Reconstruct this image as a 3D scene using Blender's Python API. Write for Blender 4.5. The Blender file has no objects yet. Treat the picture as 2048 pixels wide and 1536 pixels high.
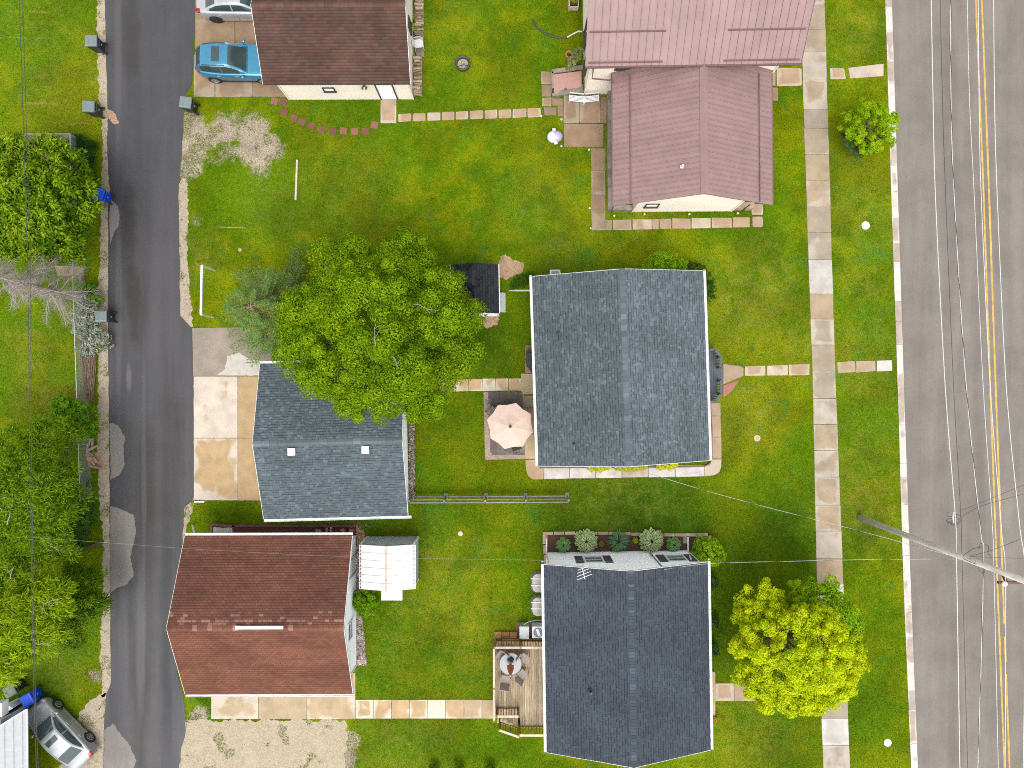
import bpy, math, random
import numpy as np
from mathutils import Matrix, Vector
R = math.radians
random.seed(7)
scene = bpy.context.scene
COL = scene.collection

# ---------------------------------------------------------------- camera, world, sun, exposure
H = 40.0            # drone height in metres
S = 0.0285          # metres per photo pixel at ground level
cam_d = bpy.data.cameras.new('camera'); cam = bpy.data.objects.new('camera', cam_d); COL.objects.link(cam)
cam.location = (0, 0, H); cam.rotation_euler = (0, 0, 0)
cam_d.sensor_width = 36; cam_d.lens = 36 * H / (2048 * S); cam_d.clip_end = 600
scene.camera = cam
SUN_EL, SUN_AZ = 66, 178      # degrees; azimuth clockwise from north (+Y)
world = bpy.data.worlds.new('World'); scene.world = world; world.use_nodes = True
wn = world.node_tree; wn.nodes.clear()
sky = wn.nodes.new('ShaderNodeTexSky'); sky.sky_type = 'NISHITA'; sky.sun_disc = False
sky.sun_elevation = R(SUN_EL); sky.sun_rotation = R(SUN_AZ); sky.dust_density = 3.0
hsv = wn.nodes.new('ShaderNodeHueSaturation'); hsv.inputs['Saturation'].default_value = 0.18   # thin overcast: greyer than clear blue
bgn = wn.nodes.new('ShaderNodeBackground'); bgn.inputs[1].default_value = 0.15
wo = wn.nodes.new('ShaderNodeOutputWorld')
wn.links.new(sky.outputs[0], hsv.inputs['Color']); wn.links.new(hsv.outputs[0], bgn.inputs[0]); wn.links.new(bgn.outputs[0], wo.inputs[0])
sun_d = bpy.data.lights.new('sun', 'SUN'); sun_d.energy = 0.8; sun_d.angle = R(40); sun_d.color = (1.0, 0.95, 0.87)
sun = bpy.data.objects.new('sun', sun_d); COL.objects.link(sun)
sun.rotation_euler = (R(90 - SUN_EL), 0, R(180 - SUN_AZ)); sun.location = (0, 0, 60)
vs = scene.view_settings
vs.view_transform = 'Standard'; vs.look = 'None'; vs.gamma = 1.0; vs.use_curve_mapping = False; vs.exposure = 1.25
scene.cycles.filter_width = 1.0; scene.cycles.use_denoising = False

def P(px, py, z=0.0):
    "photo pixel on a horizontal plane at height z -> world point"
    q = S * (1 - z / H)
    return Vector(((px - 1024) * q, (768 - py) * q, z))
def XY(px, py, z=0.0):
    p = P(px, py, z); return (p.x, p.y)

# ---------------------------------------------------------------- mesh builder
WM = {}
def wm(o): return WM.get(o.name, Matrix.Identity(4)) if o else Matrix.Identity(4)
class MB:
    def __init__(s): s.v = []; s.f = []; s.c = []; s.col = None
    def face(s, idx):
        s.f.append(tuple(idx)); s.c.append(s.col or (1, 1, 1, 1))
    def poly(s, pts):
        n = len(s.v); s.v += [tuple(p) for p in pts]; s.face(range(n, n + len(pts)))
    def box(s, c, d, rz=0.0, M=None):
        hx, hy, hz = d[0] / 2, d[1] / 2, d[2] / 2
        n = len(s.v)
        for x, y, z in ((-1,-1,-1),(1,-1,-1),(1,1,-1),(-1,1,-1),(-1,-1,1),(1,-1,1),(1,1,1),(-1,1,1)):
            p = Vector((x * hx, y * hy, z * hz))
            if rz: p = Matrix.Rotation(rz, 3, 'Z') @ p
            if M is not None: p = M @ p
            s.v.append((p.x + c[0], p.y + c[1], p.z + c[2]))
        for f in ((0,3,2,1),(4,5,6,7),(0,1,5,4),(1,2,6,5),(2,3,7,6),(3,0,4,7)): s.face([n + i for i in f])
    def bar(s, a, b, w, h=None):
        "rectangular bar from a to b"
        a, b = Vector(a), Vector(b); h = h or w; d = b - a; L = d.length
        if L < 1e-6: return
        q = d.to_track_quat('X', 'Z').to_matrix()
        s.box((a + b) / 2, (L, w, h), M=q)
    def prism(s, poly, z0, z1):
        n = len(s.v); k = len(poly)
        ar = sum(poly[i][0] * poly[(i+1) % k][1] - poly[(i+1) % k][0] * poly[i][1] for i in range(k))
        if ar < 0: poly = poly[::-1]
        s.v += [(p[0], p[1], z0) for p in poly] + [(p[0], p[1], z1) for p in poly]
        s.face(range(n + k, n + 2 * k)); s.face([n + i for i in range(k)][::-1])
        for i in range(k):
            j = (i + 1) % k; s.face((n + i, n + j, n + k + j, n + k + i))
    def sheet(s, poly, z):
        k = len(poly)
        ar = sum(poly[i][0] * poly[(i+1) % k][1] - poly[(i+1) % k][0] * poly[i][1] for i in range(k))
        if ar < 0: poly = poly[::-1]
        s.poly([(p[0], p[1], z) for p in poly])
    def tube(s, pts, r, n=6, cap=True):
        pts = [Vector(p) for p in pts]; m = len(pts)
        if not hasattr(r, '__len__'): r = [r] * m
        base = len(s.v); up = Vector((0, 0, 1)); prev = None
        for i, p in enumerate(pts):
            d = (pts[min(i + 1, m - 1)] - pts[max(i - 1, 0)])
            if d.length < 1e-9: d = Vector((0, 0, 1))
            d.normalize()
            a = prev if prev is not None else (up if abs(d.z) < 0.9 else Vector((1, 0, 0)))
            u = (a - d * a.dot(d))
            if u.length < 1e-5: u = d.orthogonal()
            u.normalize(); w = d.cross(u); prev = u
            for k in range(n):
                t = 2 * math.pi * k / n
                q = p + (u * math.cos(t) + w * math.sin(t)) * r[i]; s.v.append(tuple(q))
        for i in range(m - 1):
            for k in range(n):
                k2 = (k + 1) % n
                s.face((base + i*n + k, base + i*n + k2, base + (i+1)*n + k2, base + (i+1)*n + k))
        if cap:
            s.face([base + k for k in range(n)][::-1]); s.face([base + (m-1)*n + k for k in range(n)])
    def lathe(s, prof, n=16, c=(0,0,0), M=None, cap=True):
        "prof: list of (r,z)"
        base = len(s.v)
        for r, z in prof:
            for k in range(n):
                t = 2 * math.pi * k / n; p = Vector((r * math.cos(t), r * math.sin(t), z))
                if M is not None: p = M @ p
                s.v.append((p.x + c[0], p.y + c[1], p.z + c[2]))
        for i in range(len(prof) - 1):
            for k in range(n):
                k2 = (k + 1) % n; s.face((base + i*n + k, base + i*n + k2, base + (i+1)*n + k2, base + (i+1)*n + k))
        if cap:
            s.face([base + k for k in range(n)][::-1]); s.face([base + (len(prof)-1)*n + k for k in range(n)])
    def blob(s, c, r, n=7, m=5, jit=0.15, rng=random):
        base = len(s.v); cx, cy, cz = c
        if not hasattr(r, '__len__'): r = (r, r, r)
        s.v.append((cx, cy, cz - r[2]))
        for i in range(1, m):
            ph = -math.pi / 2 + math.pi * i / m
            for k in range(n):
                t = 2 * math.pi * k / n; j = 1 + rng.uniform(-jit, jit)
                s.v.append((cx + r[0]*math.cos(ph)*math.cos(t)*j, cy + r[1]*math.cos(ph)*math.sin(t)*j, cz + r[2]*math.sin(ph)*j))
        s.v.append((cx, cy, cz + r[2])); top = len(s.v) - 1
        for k in range(n): s.face((base, base + 1 + (k+1) % n, base + 1 + k))
        for i in range(m - 2):
            for k in range(n):
                k2 = (k + 1) % n; a = base + 1 + i*n; b = a + n; s.face((a + k, a + k2, b + k2, b + k))
        a = base + 1 + (m - 2)*n
        for k in range(n): s.face((a + k, a + (k+1) % n, top))
    def mesh(s, name, smooth=False, inv=None, off=None):
        v = np.array(s.v, dtype=np.float64).reshape(-1, 3)
        if inv is not None:
            A = np.array(inv); v = v @ A[:3, :3].T + A[:3, 3]
        if off is not None: v = v - np.array(off)
        me = bpy.data.meshes.new(name); me.from_pydata(v.tolist(), [], s.f)
        if any(c != (1, 1, 1, 1) for c in s.c):
            at = me.attributes.new('col', 'FLOAT_COLOR', 'FACE')
            at.data.foreach_set('color', np.array(s.c, dtype=np.float32).ravel())
        if smooth: me.polygons.foreach_set('use_smooth', [True] * len(me.polygons))
        me.update(); return me
    def build(s, name, mat, parent=None, smooth=False, world=False, kind=None, label=None, cat=None, group=None):
        if parent is not None:
            inv = wm(parent).inverted() if world else None
            me = s.mesh(name, smooth, inv); o = bpy.data.objects.new(name, me); COL.objects.link(o)
            o.parent = parent; WM[o.name] = wm(parent)
        else:
            if kind == 'structure': off = Vector((0, 0, 0))
            else:
                v = np.array(s.v); lo, hi = v.min(0), v.max(0); off = Vector(((lo[0]+hi[0])/2, (lo[1]+hi[1])/2, lo[2]))
            me = s.mesh(name, smooth, None, off); o = bpy.data.objects.new(name, me); COL.objects.link(o)
            o.location = off; WM[o.name] = Matrix.Translation(off)
        if mat is not None: me.materials.append(mat)
        tag(o, label, cat, group, kind); return o
def tag(o, label=None, cat=None, group=None, kind=None):
    if label: o['label'] = label
    if cat: o['category'] = cat
    if group: o['group'] = group
    if kind: o['kind'] = kind
def thing(name, label, cat, loc=(0, 0, 0), rz=0.0, group=None, kind=None):
    o = bpy.data.objects.new(name, None); COL.objects.link(o); o.empty_display_size = 0.3
    o.location = loc; o.rotation_euler = (0, 0, rz)
    WM[o.name] = Matrix.Translation(Vector(loc)) @ Matrix.Rotation(rz, 4, 'Z')
    tag(o, label, cat, group, kind); return o
def child(name, me, mat, parent, loc=(0, 0, 0), rz=0.0):
    o = bpy.data.objects.new(name, me); COL.objects.link(o); o.parent = parent; o.location = loc; o.rotation_euler = (0, 0, rz)
    if mat is not None and not me.materials: me.materials.append(mat)
    WM[o.name] = wm(parent) @ Matrix.Translation(Vector(loc)) @ Matrix.Rotation(rz, 4, 'Z'); return o
def copy_tree(o, parent=None):
    c = o.copy(); COL.objects.link(c); c.parent = parent
    for ch in o.children: copy_tree(ch, c)
    return c
def place(o, loc, rz=0.0, label=None, sc=None, group=None):
    o.location = loc; o.rotation_euler = (0, 0, rz)
    if sc: o.scale = (sc, sc, sc) if not hasattr(sc, '__len__') else sc
    if label: o['label'] = label
    if group: o['group'] = group
def np_mesh(name, v, f, cols, mat, parent=None, loc=(0,0,0), **kw):
    v = np.asarray(v, dtype=np.float32); f = np.asarray(f, dtype=np.int32); k = f.shape[1]
    me = bpy.data.meshes.new(name); me.vertices.add(len(v)); me.vertices.foreach_set('co', v.ravel())
    me.loops.add(f.size); me.loops.foreach_set('vertex_index', f.ravel())
    me.polygons.add(len(f)); me.polygons.foreach_set('loop_start', np.arange(0, f.size, k, dtype=np.int32))
    me.polygons.foreach_set('loop_total', np.full(len(f), k, dtype=np.int32))
    if cols is not None:
        at = me.attributes.new('col', 'FLOAT_COLOR', 'FACE')
        at.data.foreach_set('color', np.c_[cols, np.ones(len(cols))].astype(np.float32).ravel())
    me.update(calc_edges=True); me.materials.append(mat)
    o = bpy.data.objects.new(name, me); COL.objects.link(o); o.location = loc
    if parent is not None: o.parent = parent
    tag(o, **kw); return o

# ---------------------------------------------------------------- materials
def new_mat(name):
    m = bpy.data.materials.new(name); m.use_nodes = True; nt = m.node_tree
    return m, nt, nt.nodes['Principled BSDF']
def nd(nt, t, **kw):
    n = nt.nodes.new(t)
    for k, v in kw.items():
        if k in ('operation', 'blend_type', 'data_type', 'noise_dimensions', 'feature', 'attribute_name', 'wave_type', 'bands_direction', 'distance'): setattr(n, k, v)
        else: n.inputs[k].default_value = v
    return n
def math_n(nt, op, a, b=None, clamp=False):
    n = nt.nodes.new('ShaderNodeMath'); n.operation = op; n.use_clamp = clamp
    for i, x in enumerate((a, b)):
        if x is None: continue
        if isinstance(x, (int, float)): n.inputs[i].default_value = x
        else: nt.links.new(x, n.inputs[i])
    return n.outputs[0]
def noise(nt, vec, scale, detail=4, rough=0.55, dist=0.0):
    n = nt.nodes.new('ShaderNodeTexNoise'); n.inputs['Scale'].default_value = scale; n.inputs['Detail'].default_value = detail
    n.inputs['Roughness'].default_value = rough; n.inputs['Distortion'].default_value = dist
    if vec is not None: nt.links.new(vec, n.inputs['Vector'])
    return n.outputs['Fac']
def pos(nt): return nt.nodes.new('ShaderNodeNewGeometry').outputs['Position']
def objc(nt): return nt.nodes.new('ShaderNodeTexCoord').outputs['Object']
def scalev(nt, vec, sc):
    n = nt.nodes.new('ShaderNodeMapping'); n.inputs['Scale'].default_value = sc; nt.links.new(vec, n.inputs['Vector']); return n.outputs[0]
def ramp(nt, fac, a, b, lo=0.0, hi=1.0):
    n = nt.nodes.new('ShaderNodeMapRange'); n.inputs[1].default_value = a; n.inputs[2].default_value = b
    n.inputs[3].default_value = lo; n.inputs[4].default_value = hi; n.interpolation_type = 'SMOOTHSTEP'; nt.links.new(fac, n.inputs[0]); return n.outputs[0]
def mix(nt, fac, a, b, mode='MIX'):
    n = nt.nodes.new('ShaderNodeMix'); n.data_type = 'RGBA'; n.blend_type = mode
    for sock, x in ((n.inputs[0], fac), (n.inputs[6], a), (n.inputs[7], b)):
        if isinstance(x, (int, float)): sock.default_value = x
        elif isinstance(x, (tuple, list)): sock.default_value = (x[0], x[1], x[2], 1)
        else: nt.links.new(x, sock)
    return n.outputs[2]
def mulv(nt, colr, val):
    "colour times value"
    n = nt.nodes.new('ShaderNodeVectorMath'); n.operation = 'SCALE'
    if isinstance(colr, (tuple, list)): n.inputs[0].default_value = colr[:3]
    else: nt.links.new(colr, n.inputs[0])
    if isinstance(val, (int, float)): n.inputs['Scale'].default_value = val
    else: nt.links.new(val, n.inputs['Scale'])
    return n.outputs[0]
def bump(nt, b, h, strength=0.3, dist=0.02):
    n = nt.nodes.new('ShaderNodeBump'); n.inputs['Strength'].default_value = strength; n.inputs['Distance'].default_value = dist
    nt.links.new(h, n.inputs['Height']); nt.links.new(n.outputs[0], b.inputs['Normal'])
def attr(nt, name='col'):
    n = nt.nodes.new('ShaderNodeAttribute'); n.attribute_name = name; return n.outputs['Color']
ALB = 0.73      # all coloured surfaces share one reflectance scale; white siding stays near 0.87
def simple(name, c, rough=0.6, var=0.15, scale=6.0, metal=0.0, spec=None, bmp=0.0, fine=40.0, coat=0.0):
    if 'siding' not in name: c = tuple(x * ALB for x in c)
    m, nt, b = new_mat(name); p = objc(nt)
    n1 = noise(nt, p, scale, 5); n2 = noise(nt, p, fine, 3)
    f = math_n(nt, 'ADD', ramp(nt, n1, 0.25, 0.75, 1 - var, 1 + var), math_n(nt, 'MULTIPLY', math_n(nt, 'SUBTRACT', n2, 0.5), var))
    nt.links.new(mulv(nt, c, f), b.inputs['Base Color'])
    b.inputs['Roughness'].default_value = rough; b.inputs['Metallic'].default_value = metal
    if spec is not None: b.inputs['Specular IOR Level'].default_value = spec
    if coat: b.inputs['Coat Weight'].default_value = coat
    if bmp: bump(nt, b, n2, bmp, 0.01)
    return m
def attr_mat(name, rough=0.8, var=0.2, scale=1.5, fine=60, translucent=0.0, spec=0.3, bmp=0.0, stain=None, stretch=None):
    m, nt, b = new_mat(name); p = pos(nt); c = attr(nt)
    pv = scalev(nt, p, stretch) if stretch else p
    f = math_n(nt, 'ADD', ramp(nt, noise(nt, pv, scale, 4), 0.25, 0.75, 1 - var, 1 + var), math_n(nt, 'MULTIPLY', math_n(nt, 'SUBTRACT', noise(nt, p, fine, 2), 0.5), var * 1.5))
    c = mulv(nt, c, math_n(nt, 'MULTIPLY', f, ALB))
    if stain: c = mix(nt, ramp(nt, noise(nt, scalev(nt, p, stain[1]), stain[2], 5), 0.5, 0.8, 0, stain[3]), c, stain[0])
    nt.links.new(c, b.inputs['Base Color']); b.inputs['Roughness'].default_value = rough; b.inputs['Specular IOR Level'].default_value = spec
    if bmp: bump(nt, b, noise(nt, p, fine, 2), bmp, 0.01)
    if translucent:
        t = nt.nodes.new('ShaderNodeBsdfTranslucent'); nt.links.new(c, t.inputs[0])
        ms = nt.nodes.new('ShaderNodeMixShader'); ms.inputs[0].default_value = translucent
        nt.links.new(b.outputs[0], ms.inputs[1]); nt.links.new(t.outputs[0], ms.inputs[2]); nt.links.new(ms.outputs[0], nt.nodes['Material Output'].inputs[0])
    return m

# lawn colour as a function of world position: (pixel x, pixel y, radius px, strength) spots of dry or blue-green turf, or deep green with house and tree shade painted in
DRY = [(1720, 420, 130, .35), (1720, 1000, 120, .5), (1740, 720, 120, .4), (1500, 1480, 130, .3), (1730, 60, 110, .35), (700, 380, 150, .22), (560, 400, 110, .25), (1080, 400, 110, .25), (880, 1150, 110, .4), (960, 1280, 120, .35), (780, 1300, 80, .25), (800, 1480, 130, .35), (1250, 1000, 140, .3), (60, 700, 90, .5), (100, 60, 120, .25), (900, 60, 110, .2), (1500, 600, 130, .6), (1500, 830, 110, .45), (1120, 500, 60, .4), (90, 800, 90, .6), (1720, 900, 90, .35), (1250, 470, 120, .15), (880, 1200, 140, .3), (400, 520, 60, .6),
       (1500, 1330, 120, .12), (1740, 560, 90, .3), (120, 1340, 70, .5), (1600, 690, 90, .4), (120, 180, 140, .3), (950, 1120, 60, .3), (1530, 500, 60, .3)]
LUSH_SHADE = [(1290, 1050, 260, .95), (1130, 1040, 150, .7), (1560, 1060, 120, .8), (850, 1040, 120, .6), (1440, 1260, 60, .9), (900, 1420, 150, .4), (1560, 1460, 160, .45), (700, 500, 160, .3), (960, 690, 120, .85), (960, 870, 110, .35), (760, 1050, 130, .55), (820, 1330, 150, .35), (1480, 1190, 150, .75), (640, 200, 140, .3), (1150, 1000, 150, .4),
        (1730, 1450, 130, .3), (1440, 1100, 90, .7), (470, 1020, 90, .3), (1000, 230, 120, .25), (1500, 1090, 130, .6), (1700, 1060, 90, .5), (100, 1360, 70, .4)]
BARE = [(378, 255, 44, 1.25), (378, 300, 44, 1.3), (376, 335, 36, 1.2), (410, 275, 46, .85), (450, 258, 50, .95), (505, 262, 52, 1.05), (535, 295, 46, 1.05), (500, 300, 46, .9), (455, 300, 40, .65), (430, 325, 34, .55), (520, 330, 36, .85), (700, 1480, 34, .8), (690, 1520, 40, .9), (400, 1430, 34, .8), (190, 1350, 26, .75), (395, 440, 20, .55), (385, 480, 18, .5), (170, 640, 40, .4)]
def lawn_color(nt, bare=False):
    p = pos(nt)
    big = noise(nt, p, 0.16, 4, 0.6); mid = noise(nt, p, 0.75, 4, 0.65); sm = noise(nt, p, 4.5, 4, 0.7); fn = noise(nt, p, 17.0, 3, 0.75)
    c = mix(nt, ramp(nt, mid, 0.36, 0.64), (0.094, 0.176, 0.0015), (0.186, 0.222, 0.002))
    c = mix(nt, ramp(nt, big, 0.42, 0.62, 0, .85), c, (0.080, 0.168, 0.002))
    c = mix(nt, ramp(nt, noise(nt, p, 0.11, 3, .5), 0.5, 0.64, 0, .7), c, (0.205, 0.238, 0.002))
    blob = noise(nt, scalev(nt, p, (1, 1, 1)), 0.42, 3, 0.5, 1.5)
    c = mix(nt, ramp(nt, blob, 0.58, 0.72, 0, .6), c, (0.062, 0.185, 0.022))
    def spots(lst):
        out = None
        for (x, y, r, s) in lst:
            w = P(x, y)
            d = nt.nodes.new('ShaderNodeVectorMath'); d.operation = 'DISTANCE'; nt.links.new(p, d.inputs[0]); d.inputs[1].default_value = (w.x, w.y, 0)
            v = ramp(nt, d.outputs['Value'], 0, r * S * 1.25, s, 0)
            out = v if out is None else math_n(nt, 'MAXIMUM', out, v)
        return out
    lush_shade = math_n(nt, 'MULTIPLY', spots(LUSH_SHADE), ramp(nt, mid, 0.2, 0.6, 0.6, 1.0))
    c = mix(nt, lush_shade, c, (0.030, 0.088, 0.003))
    dry = math_n(nt, 'MULTIPLY', spots(DRY), ramp(nt, noise(nt, p, 1.6, 5, 0.7), 0.36, 0.64))
    c = mix(nt, dry, c, (0.260, 0.235, 0.040))
    c = mix(nt, ramp(nt, sm, 0.52, 0.72, 0, 0.6), c, (0.215, 0.240, 0.008))
    c = mix(nt, ramp(nt, sm, 0.47, 0.28, 0, 0.65), c, (0.048, 0.115, 0.003))
    c = mix(nt, ramp(nt, noise(nt, p, 2.1, 4, .7, .6), 0.60, 0.78, 0, .5), c, (0.175, 0.165, 0.012))
    c = mix(nt, ramp(nt, noise(nt, p, 1.3, 5, .7, .4), 0.56, 0.72, 0, .45), c, (0.064, 0.155, 0.004))
    c = mix(nt, ramp(nt, noise(nt, p, 6.0, 5, 0.8), 0.66, 0.76, 0, .4), c, (0.30, 0.30, 0.07))
    # mowing lines on the lot left of the alley: thin straw-coloured rows
    sep = nt.nodes.new('ShaderNodeSeparateXYZ'); nt.links.new(p, sep.inputs[0])
    row = noise(nt, scalev(nt, p, (0.12, 1.0, 1.0)), 2.6, 4, 0.6)
    rows = math_n(nt, 'MULTIPLY', ramp(nt, row, 0.60, 0.68, 0, 0.55), ramp(nt, sep.outputs[0], -23.6, -24.4))
    c = mix(nt, math_n(nt, 'MULTIPLY', rows, ramp(nt, sep.outputs[1], 13.0, 15.0)), c, (0.30, 0.27, 0.05))
    if bare:
        g = math_n(nt, 'ADD', spots(BARE), math_n(nt, 'MULTIPLY', math_n(nt, 'SUBTRACT', noise(nt, p, 1.5, 9, .85), 0.5), 2.6)); gm = ramp(nt, g, 0.36, 0.66)
        v = nt.nodes.new('ShaderNodeTexVoronoi'); v.inputs['Scale'].default_value = 24; nt.links.new(p, v.inputs['Vector']); sp_ = nt.nodes.new('ShaderNodeSeparateColor'); nt.links.new(v.outputs['Color'], sp_.inputs[0])
        c = mix(nt, gm, c, mulv(nt, (0.36, 0.30, 0.22), ramp(nt, sp_.outputs[0], 0, 1, .7, 1.25)))
    return mulv(nt, c, math_n(nt, 'MULTIPLY', ramp(nt, fn, 0.25, 0.75, 0.6*ALB, 1.36*ALB), ramp(nt, noise(nt, p, 0.30, 4, .6, .5), .36, .64, .80, 1.12))), fn
def lawn_mat(name, blades=False):
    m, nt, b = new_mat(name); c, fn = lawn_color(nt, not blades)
    if blades: c = mulv(nt, c, nt_sep(nt, attr(nt)))
    nt.links.new(c, b.inputs['Base Color']); b.inputs['Roughness'].default_value = 0.85; b.inputs['Specular IOR Level'].default_value = 0.04
    if not blades: bump(nt, b, fn, 0.6, 0.04)
    return m
def nt_sep(nt, c):
    s = nt.nodes.new('ShaderNodeSeparateColor'); nt.links.new(c, s.inputs[0]); return s.outputs[0]

def gravel_mat(name, base=(0.40, 0.33, 0.25), grassy=0.35, dark=(0.16, 0.13, 0.10), scale=1.2):
    base = tuple(x * ALB for x in base); dark = tuple(x * ALB for x in dark)
    m, nt, b = new_mat(name); p = pos(nt)
    v = nt.nodes.new('ShaderNodeTexVoronoi'); v.inputs['Scale'].default_value = 26; nt.links.new(p, v.inputs['Vector'])
    sep = nt.nodes.new('ShaderNodeSeparateColor'); nt.links.new(v.outputs['Color'], sep.inputs[0])
    c = mulv(nt, base, ramp(nt, sep.outputs[0], 0, 1, 0.80, 1.18))
    c = mix(nt, ramp(nt, noise(nt, p, 3.5, 5, .7), 0.52, 0.72, 0, .6), c, dark)
    c = mix(nt, ramp(nt, noise(nt, p, 0.9, 4, .6), 0.5, 0.7, 0, .5), c, (base[0]*1.15, base[1]*1.18, base[2]*1.25))
    if grassy > 0:
        g, _ = lawn_color(nt)
        c = mix(nt, ramp(nt, noise(nt, p, scale, 6, .72), 0.66 - grassy*.3, 0.72 - grassy*.3), c, g)
    nt.links.new(c, b.inputs['Base Color']); b.inputs['Roughness'].default_value = 0.95; b.inputs['Specular IOR Level'].default_value = 0.1
    bump(nt, b, v.outputs['Distance'], 0.5, 0.02); return m
STAINS_SHEEN = [(262, 60, 22, 150, .55, 0), (258, 480, 20, 130, .75, 0), (268, 600, 16, 120, .7, 0), (282, 640, 22, 60, .35, 0), (296, 960, 24, 150, .6, 0), (290, 1080, 34, 120, .5, 0), (280, 1420, 24, 200, .6, 0), (345, 900, 30, 200, .25, 0), (236, 130, 10, 260, .3, 1), (238, 640, 9, 260, .25, 1), (288, 1000, 6, 420, .30, 1), (282, 1270, 12, 220, .42, 1), (246, 1290, 14, 170, .22, 1), (330, 560, 40, 260, .16, 1), (258, 755, 7, 36, .6, 1)]
def asphalt_mat(name, base, streak=0.25, speck=0.5, gloss=0.8, axis=(1.0, 0.06, 1), stains_sheen=()):
    base = tuple(x * ALB for x in base)
    m, nt, b = new_mat(name); p = pos(nt)
    st = noise(nt, scalev(nt, p, axis), 1.1, 4, .6); fine = noise(nt, p, 42, 3, .8); md = noise(nt, p, 0.5, 5, .6)
    f = math_n(nt, 'MULTIPLY', ramp(nt, st, 0.25, 0.75, 1 - streak, 1 + streak), ramp(nt, fine, 0.25, 0.8, 1 - speck*.5, 1 + speck*.5))
    f = math_n(nt, 'MULTIPLY', f, ramp(nt, md, 0.3, 0.7, 0.9, 1.1))
    c = mulv(nt, base, f)
    c = mix(nt, ramp(nt, noise(nt, p, 30, 1), 0.74, 0.8, 0, .3), c, (0.23, 0.21, 0.19))
    sepx = nt.nodes.new('ShaderNodeSeparateXYZ'); nt.links.new(p, sepx.inputs[0])
    for (sx_, sy_, rx_, ry_, stg, kind_) in stains_sheen:      # long oil smears; the lighter lanes paint in sky sheen
        w = P(sx_, sy_); dx = math_n(nt, 'MULTIPLY', math_n(nt, 'SUBTRACT', sepx.outputs[0], w.x), 1/(rx_*S)); dy = math_n(nt, 'MULTIPLY', math_n(nt, 'SUBTRACT', sepx.outputs[1], w.y), 1/(ry_*S))
        d = math_n(nt, 'ADD', math_n(nt, 'MULTIPLY', dx, dx), math_n(nt, 'MULTIPLY', dy, dy)); d = math_n(nt, 'ADD', d, math_n(nt, 'MULTIPLY', math_n(nt, 'SUBTRACT', md, .5), 1.4))
        c = mix(nt, ramp(nt, d, 0.0, 1.05, stg, 0), c, (0.021, 0.017, 0.014) if kind_ == 0 else (0.098, 0.094, 0.096))
    nt.links.new(c, b.inputs['Base Color'])
    nt.links.new(ramp(nt, st, 0.3, 0.7, gloss + .1, gloss - .12), b.inputs['Roughness']); b.inputs['Specular IOR Level'].default_value = 0.35
    bump(nt, b, fine, 0.25, 0.01); return m
def slab_mat(name, damp=(0.385, 0.285, 0.180), pale=(0.44, 0.385, 0.31), grey=(0.32, 0.275, 0.220), lo=0.40, spread=0.62, dark=0.0):
    "concrete flag: damp tan middle drying to a pale rim, a different tone on every slab"
    m, nt, b = new_mat(name); p = pos(nt)
    tc = nt.nodes.new('ShaderNodeTexCoord'); g = nt.nodes.new('ShaderNodeSeparateXYZ'); nt.links.new(tc.outputs['Generated'], g.inputs[0])
    oi = nt.nodes.new('ShaderNodeObjectInfo').outputs['Random']
    r2 = math_n(nt, 'FRACT', math_n(nt, 'MULTIPLY', oi, 7.31)); r3 = math_n(nt, 'FRACT', math_n(nt, 'MULTIPLY', oi, 23.7))
    ex = math_n(nt, 'MINIMUM', g.outputs[0], math_n(nt, 'SUBTRACT', 1.0, g.outputs[0])); ey = math_n(nt, 'MINIMUM', g.outputs[1], math_n(nt, 'MULTIPLY', math_n(nt, 'SUBTRACT', 1.0, g.outputs[1]), 2.5))
    e = math_n(nt, 'MINIMUM', ex, ey)
    e = math_n(nt, 'ADD', math_n(nt, 'MULTIPLY', math_n(nt, 'MULTIPLY', math_n(nt, 'MINIMUM', e, .26), 1.7), math_n(nt, 'FRACT', math_n(nt, 'MULTIPLY', oi, 41.3))), math_n(nt, 'MULTIPLY', math_n(nt, 'SUBTRACT', noise(nt, p, 0.9, 4, .5), 0.5), 0.9))
    thr = math_n(nt, 'SUBTRACT', math_n(nt, 'MULTIPLY', r2, spread), lo)
    wet = ramp(nt, math_n(nt, 'SUBTRACT', e, thr), -0.05, 0.10)
    tone = mix(nt, r3, damp, grey)
    c = mix(nt, wet, pale, tone)
    c = mulv(nt, c, math_n(nt, 'MULTIPLY', ramp(nt, noise(nt, p, 1.2, 5, .6), .25, .75, .84*ALB, 1.14*ALB), ramp(nt, noise(nt, p, 35, 3, .8), .2, .8, .86, 1.14)))
    if dark: c = mix(nt, ramp(nt, noise(nt, p, 2.3, 6, .75), 0.5, 0.75, 0, dark), c, (0.12, 0.10, 0.075))
    nt.links.new(c, b.inputs['Base Color']); b.inputs['Roughness'].default_value = 0.85; b.inputs['Specular IOR Level'].default_value = 0.2
    bump(nt, b, noise(nt, p, 60, 2), 0.15, 0.005); return m
def glass_mat(name, c=(0.05, 0.08, 0.08), rough=0.08):
    m, nt, b = new_mat(name); b.inputs['Base Color'].default_value = (*c, 1); b.inputs['Roughness'].default_value = rough
    b.inputs['Specular IOR Level'].default_value = 0.6; return m
def paint_mat(name, c, metal=0.55, rough=0.3):
    c = tuple(x * ALB for x in c)
    m, nt, b = new_mat(name); p = objc(nt)
    nt.links.new(mulv(nt, c, ramp(nt, noise(nt, p, 3, 4), .3, .7, .93, 1.07)), b.inputs['Base Color'])
    b.inputs['Metallic'].default_value = metal; b.inputs['Roughness'].default_value = rough; b.inputs['Coat Weight'].default_value = 0.6; b.inputs['Coat Roughness'].default_value = 0.08
    return m
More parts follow.
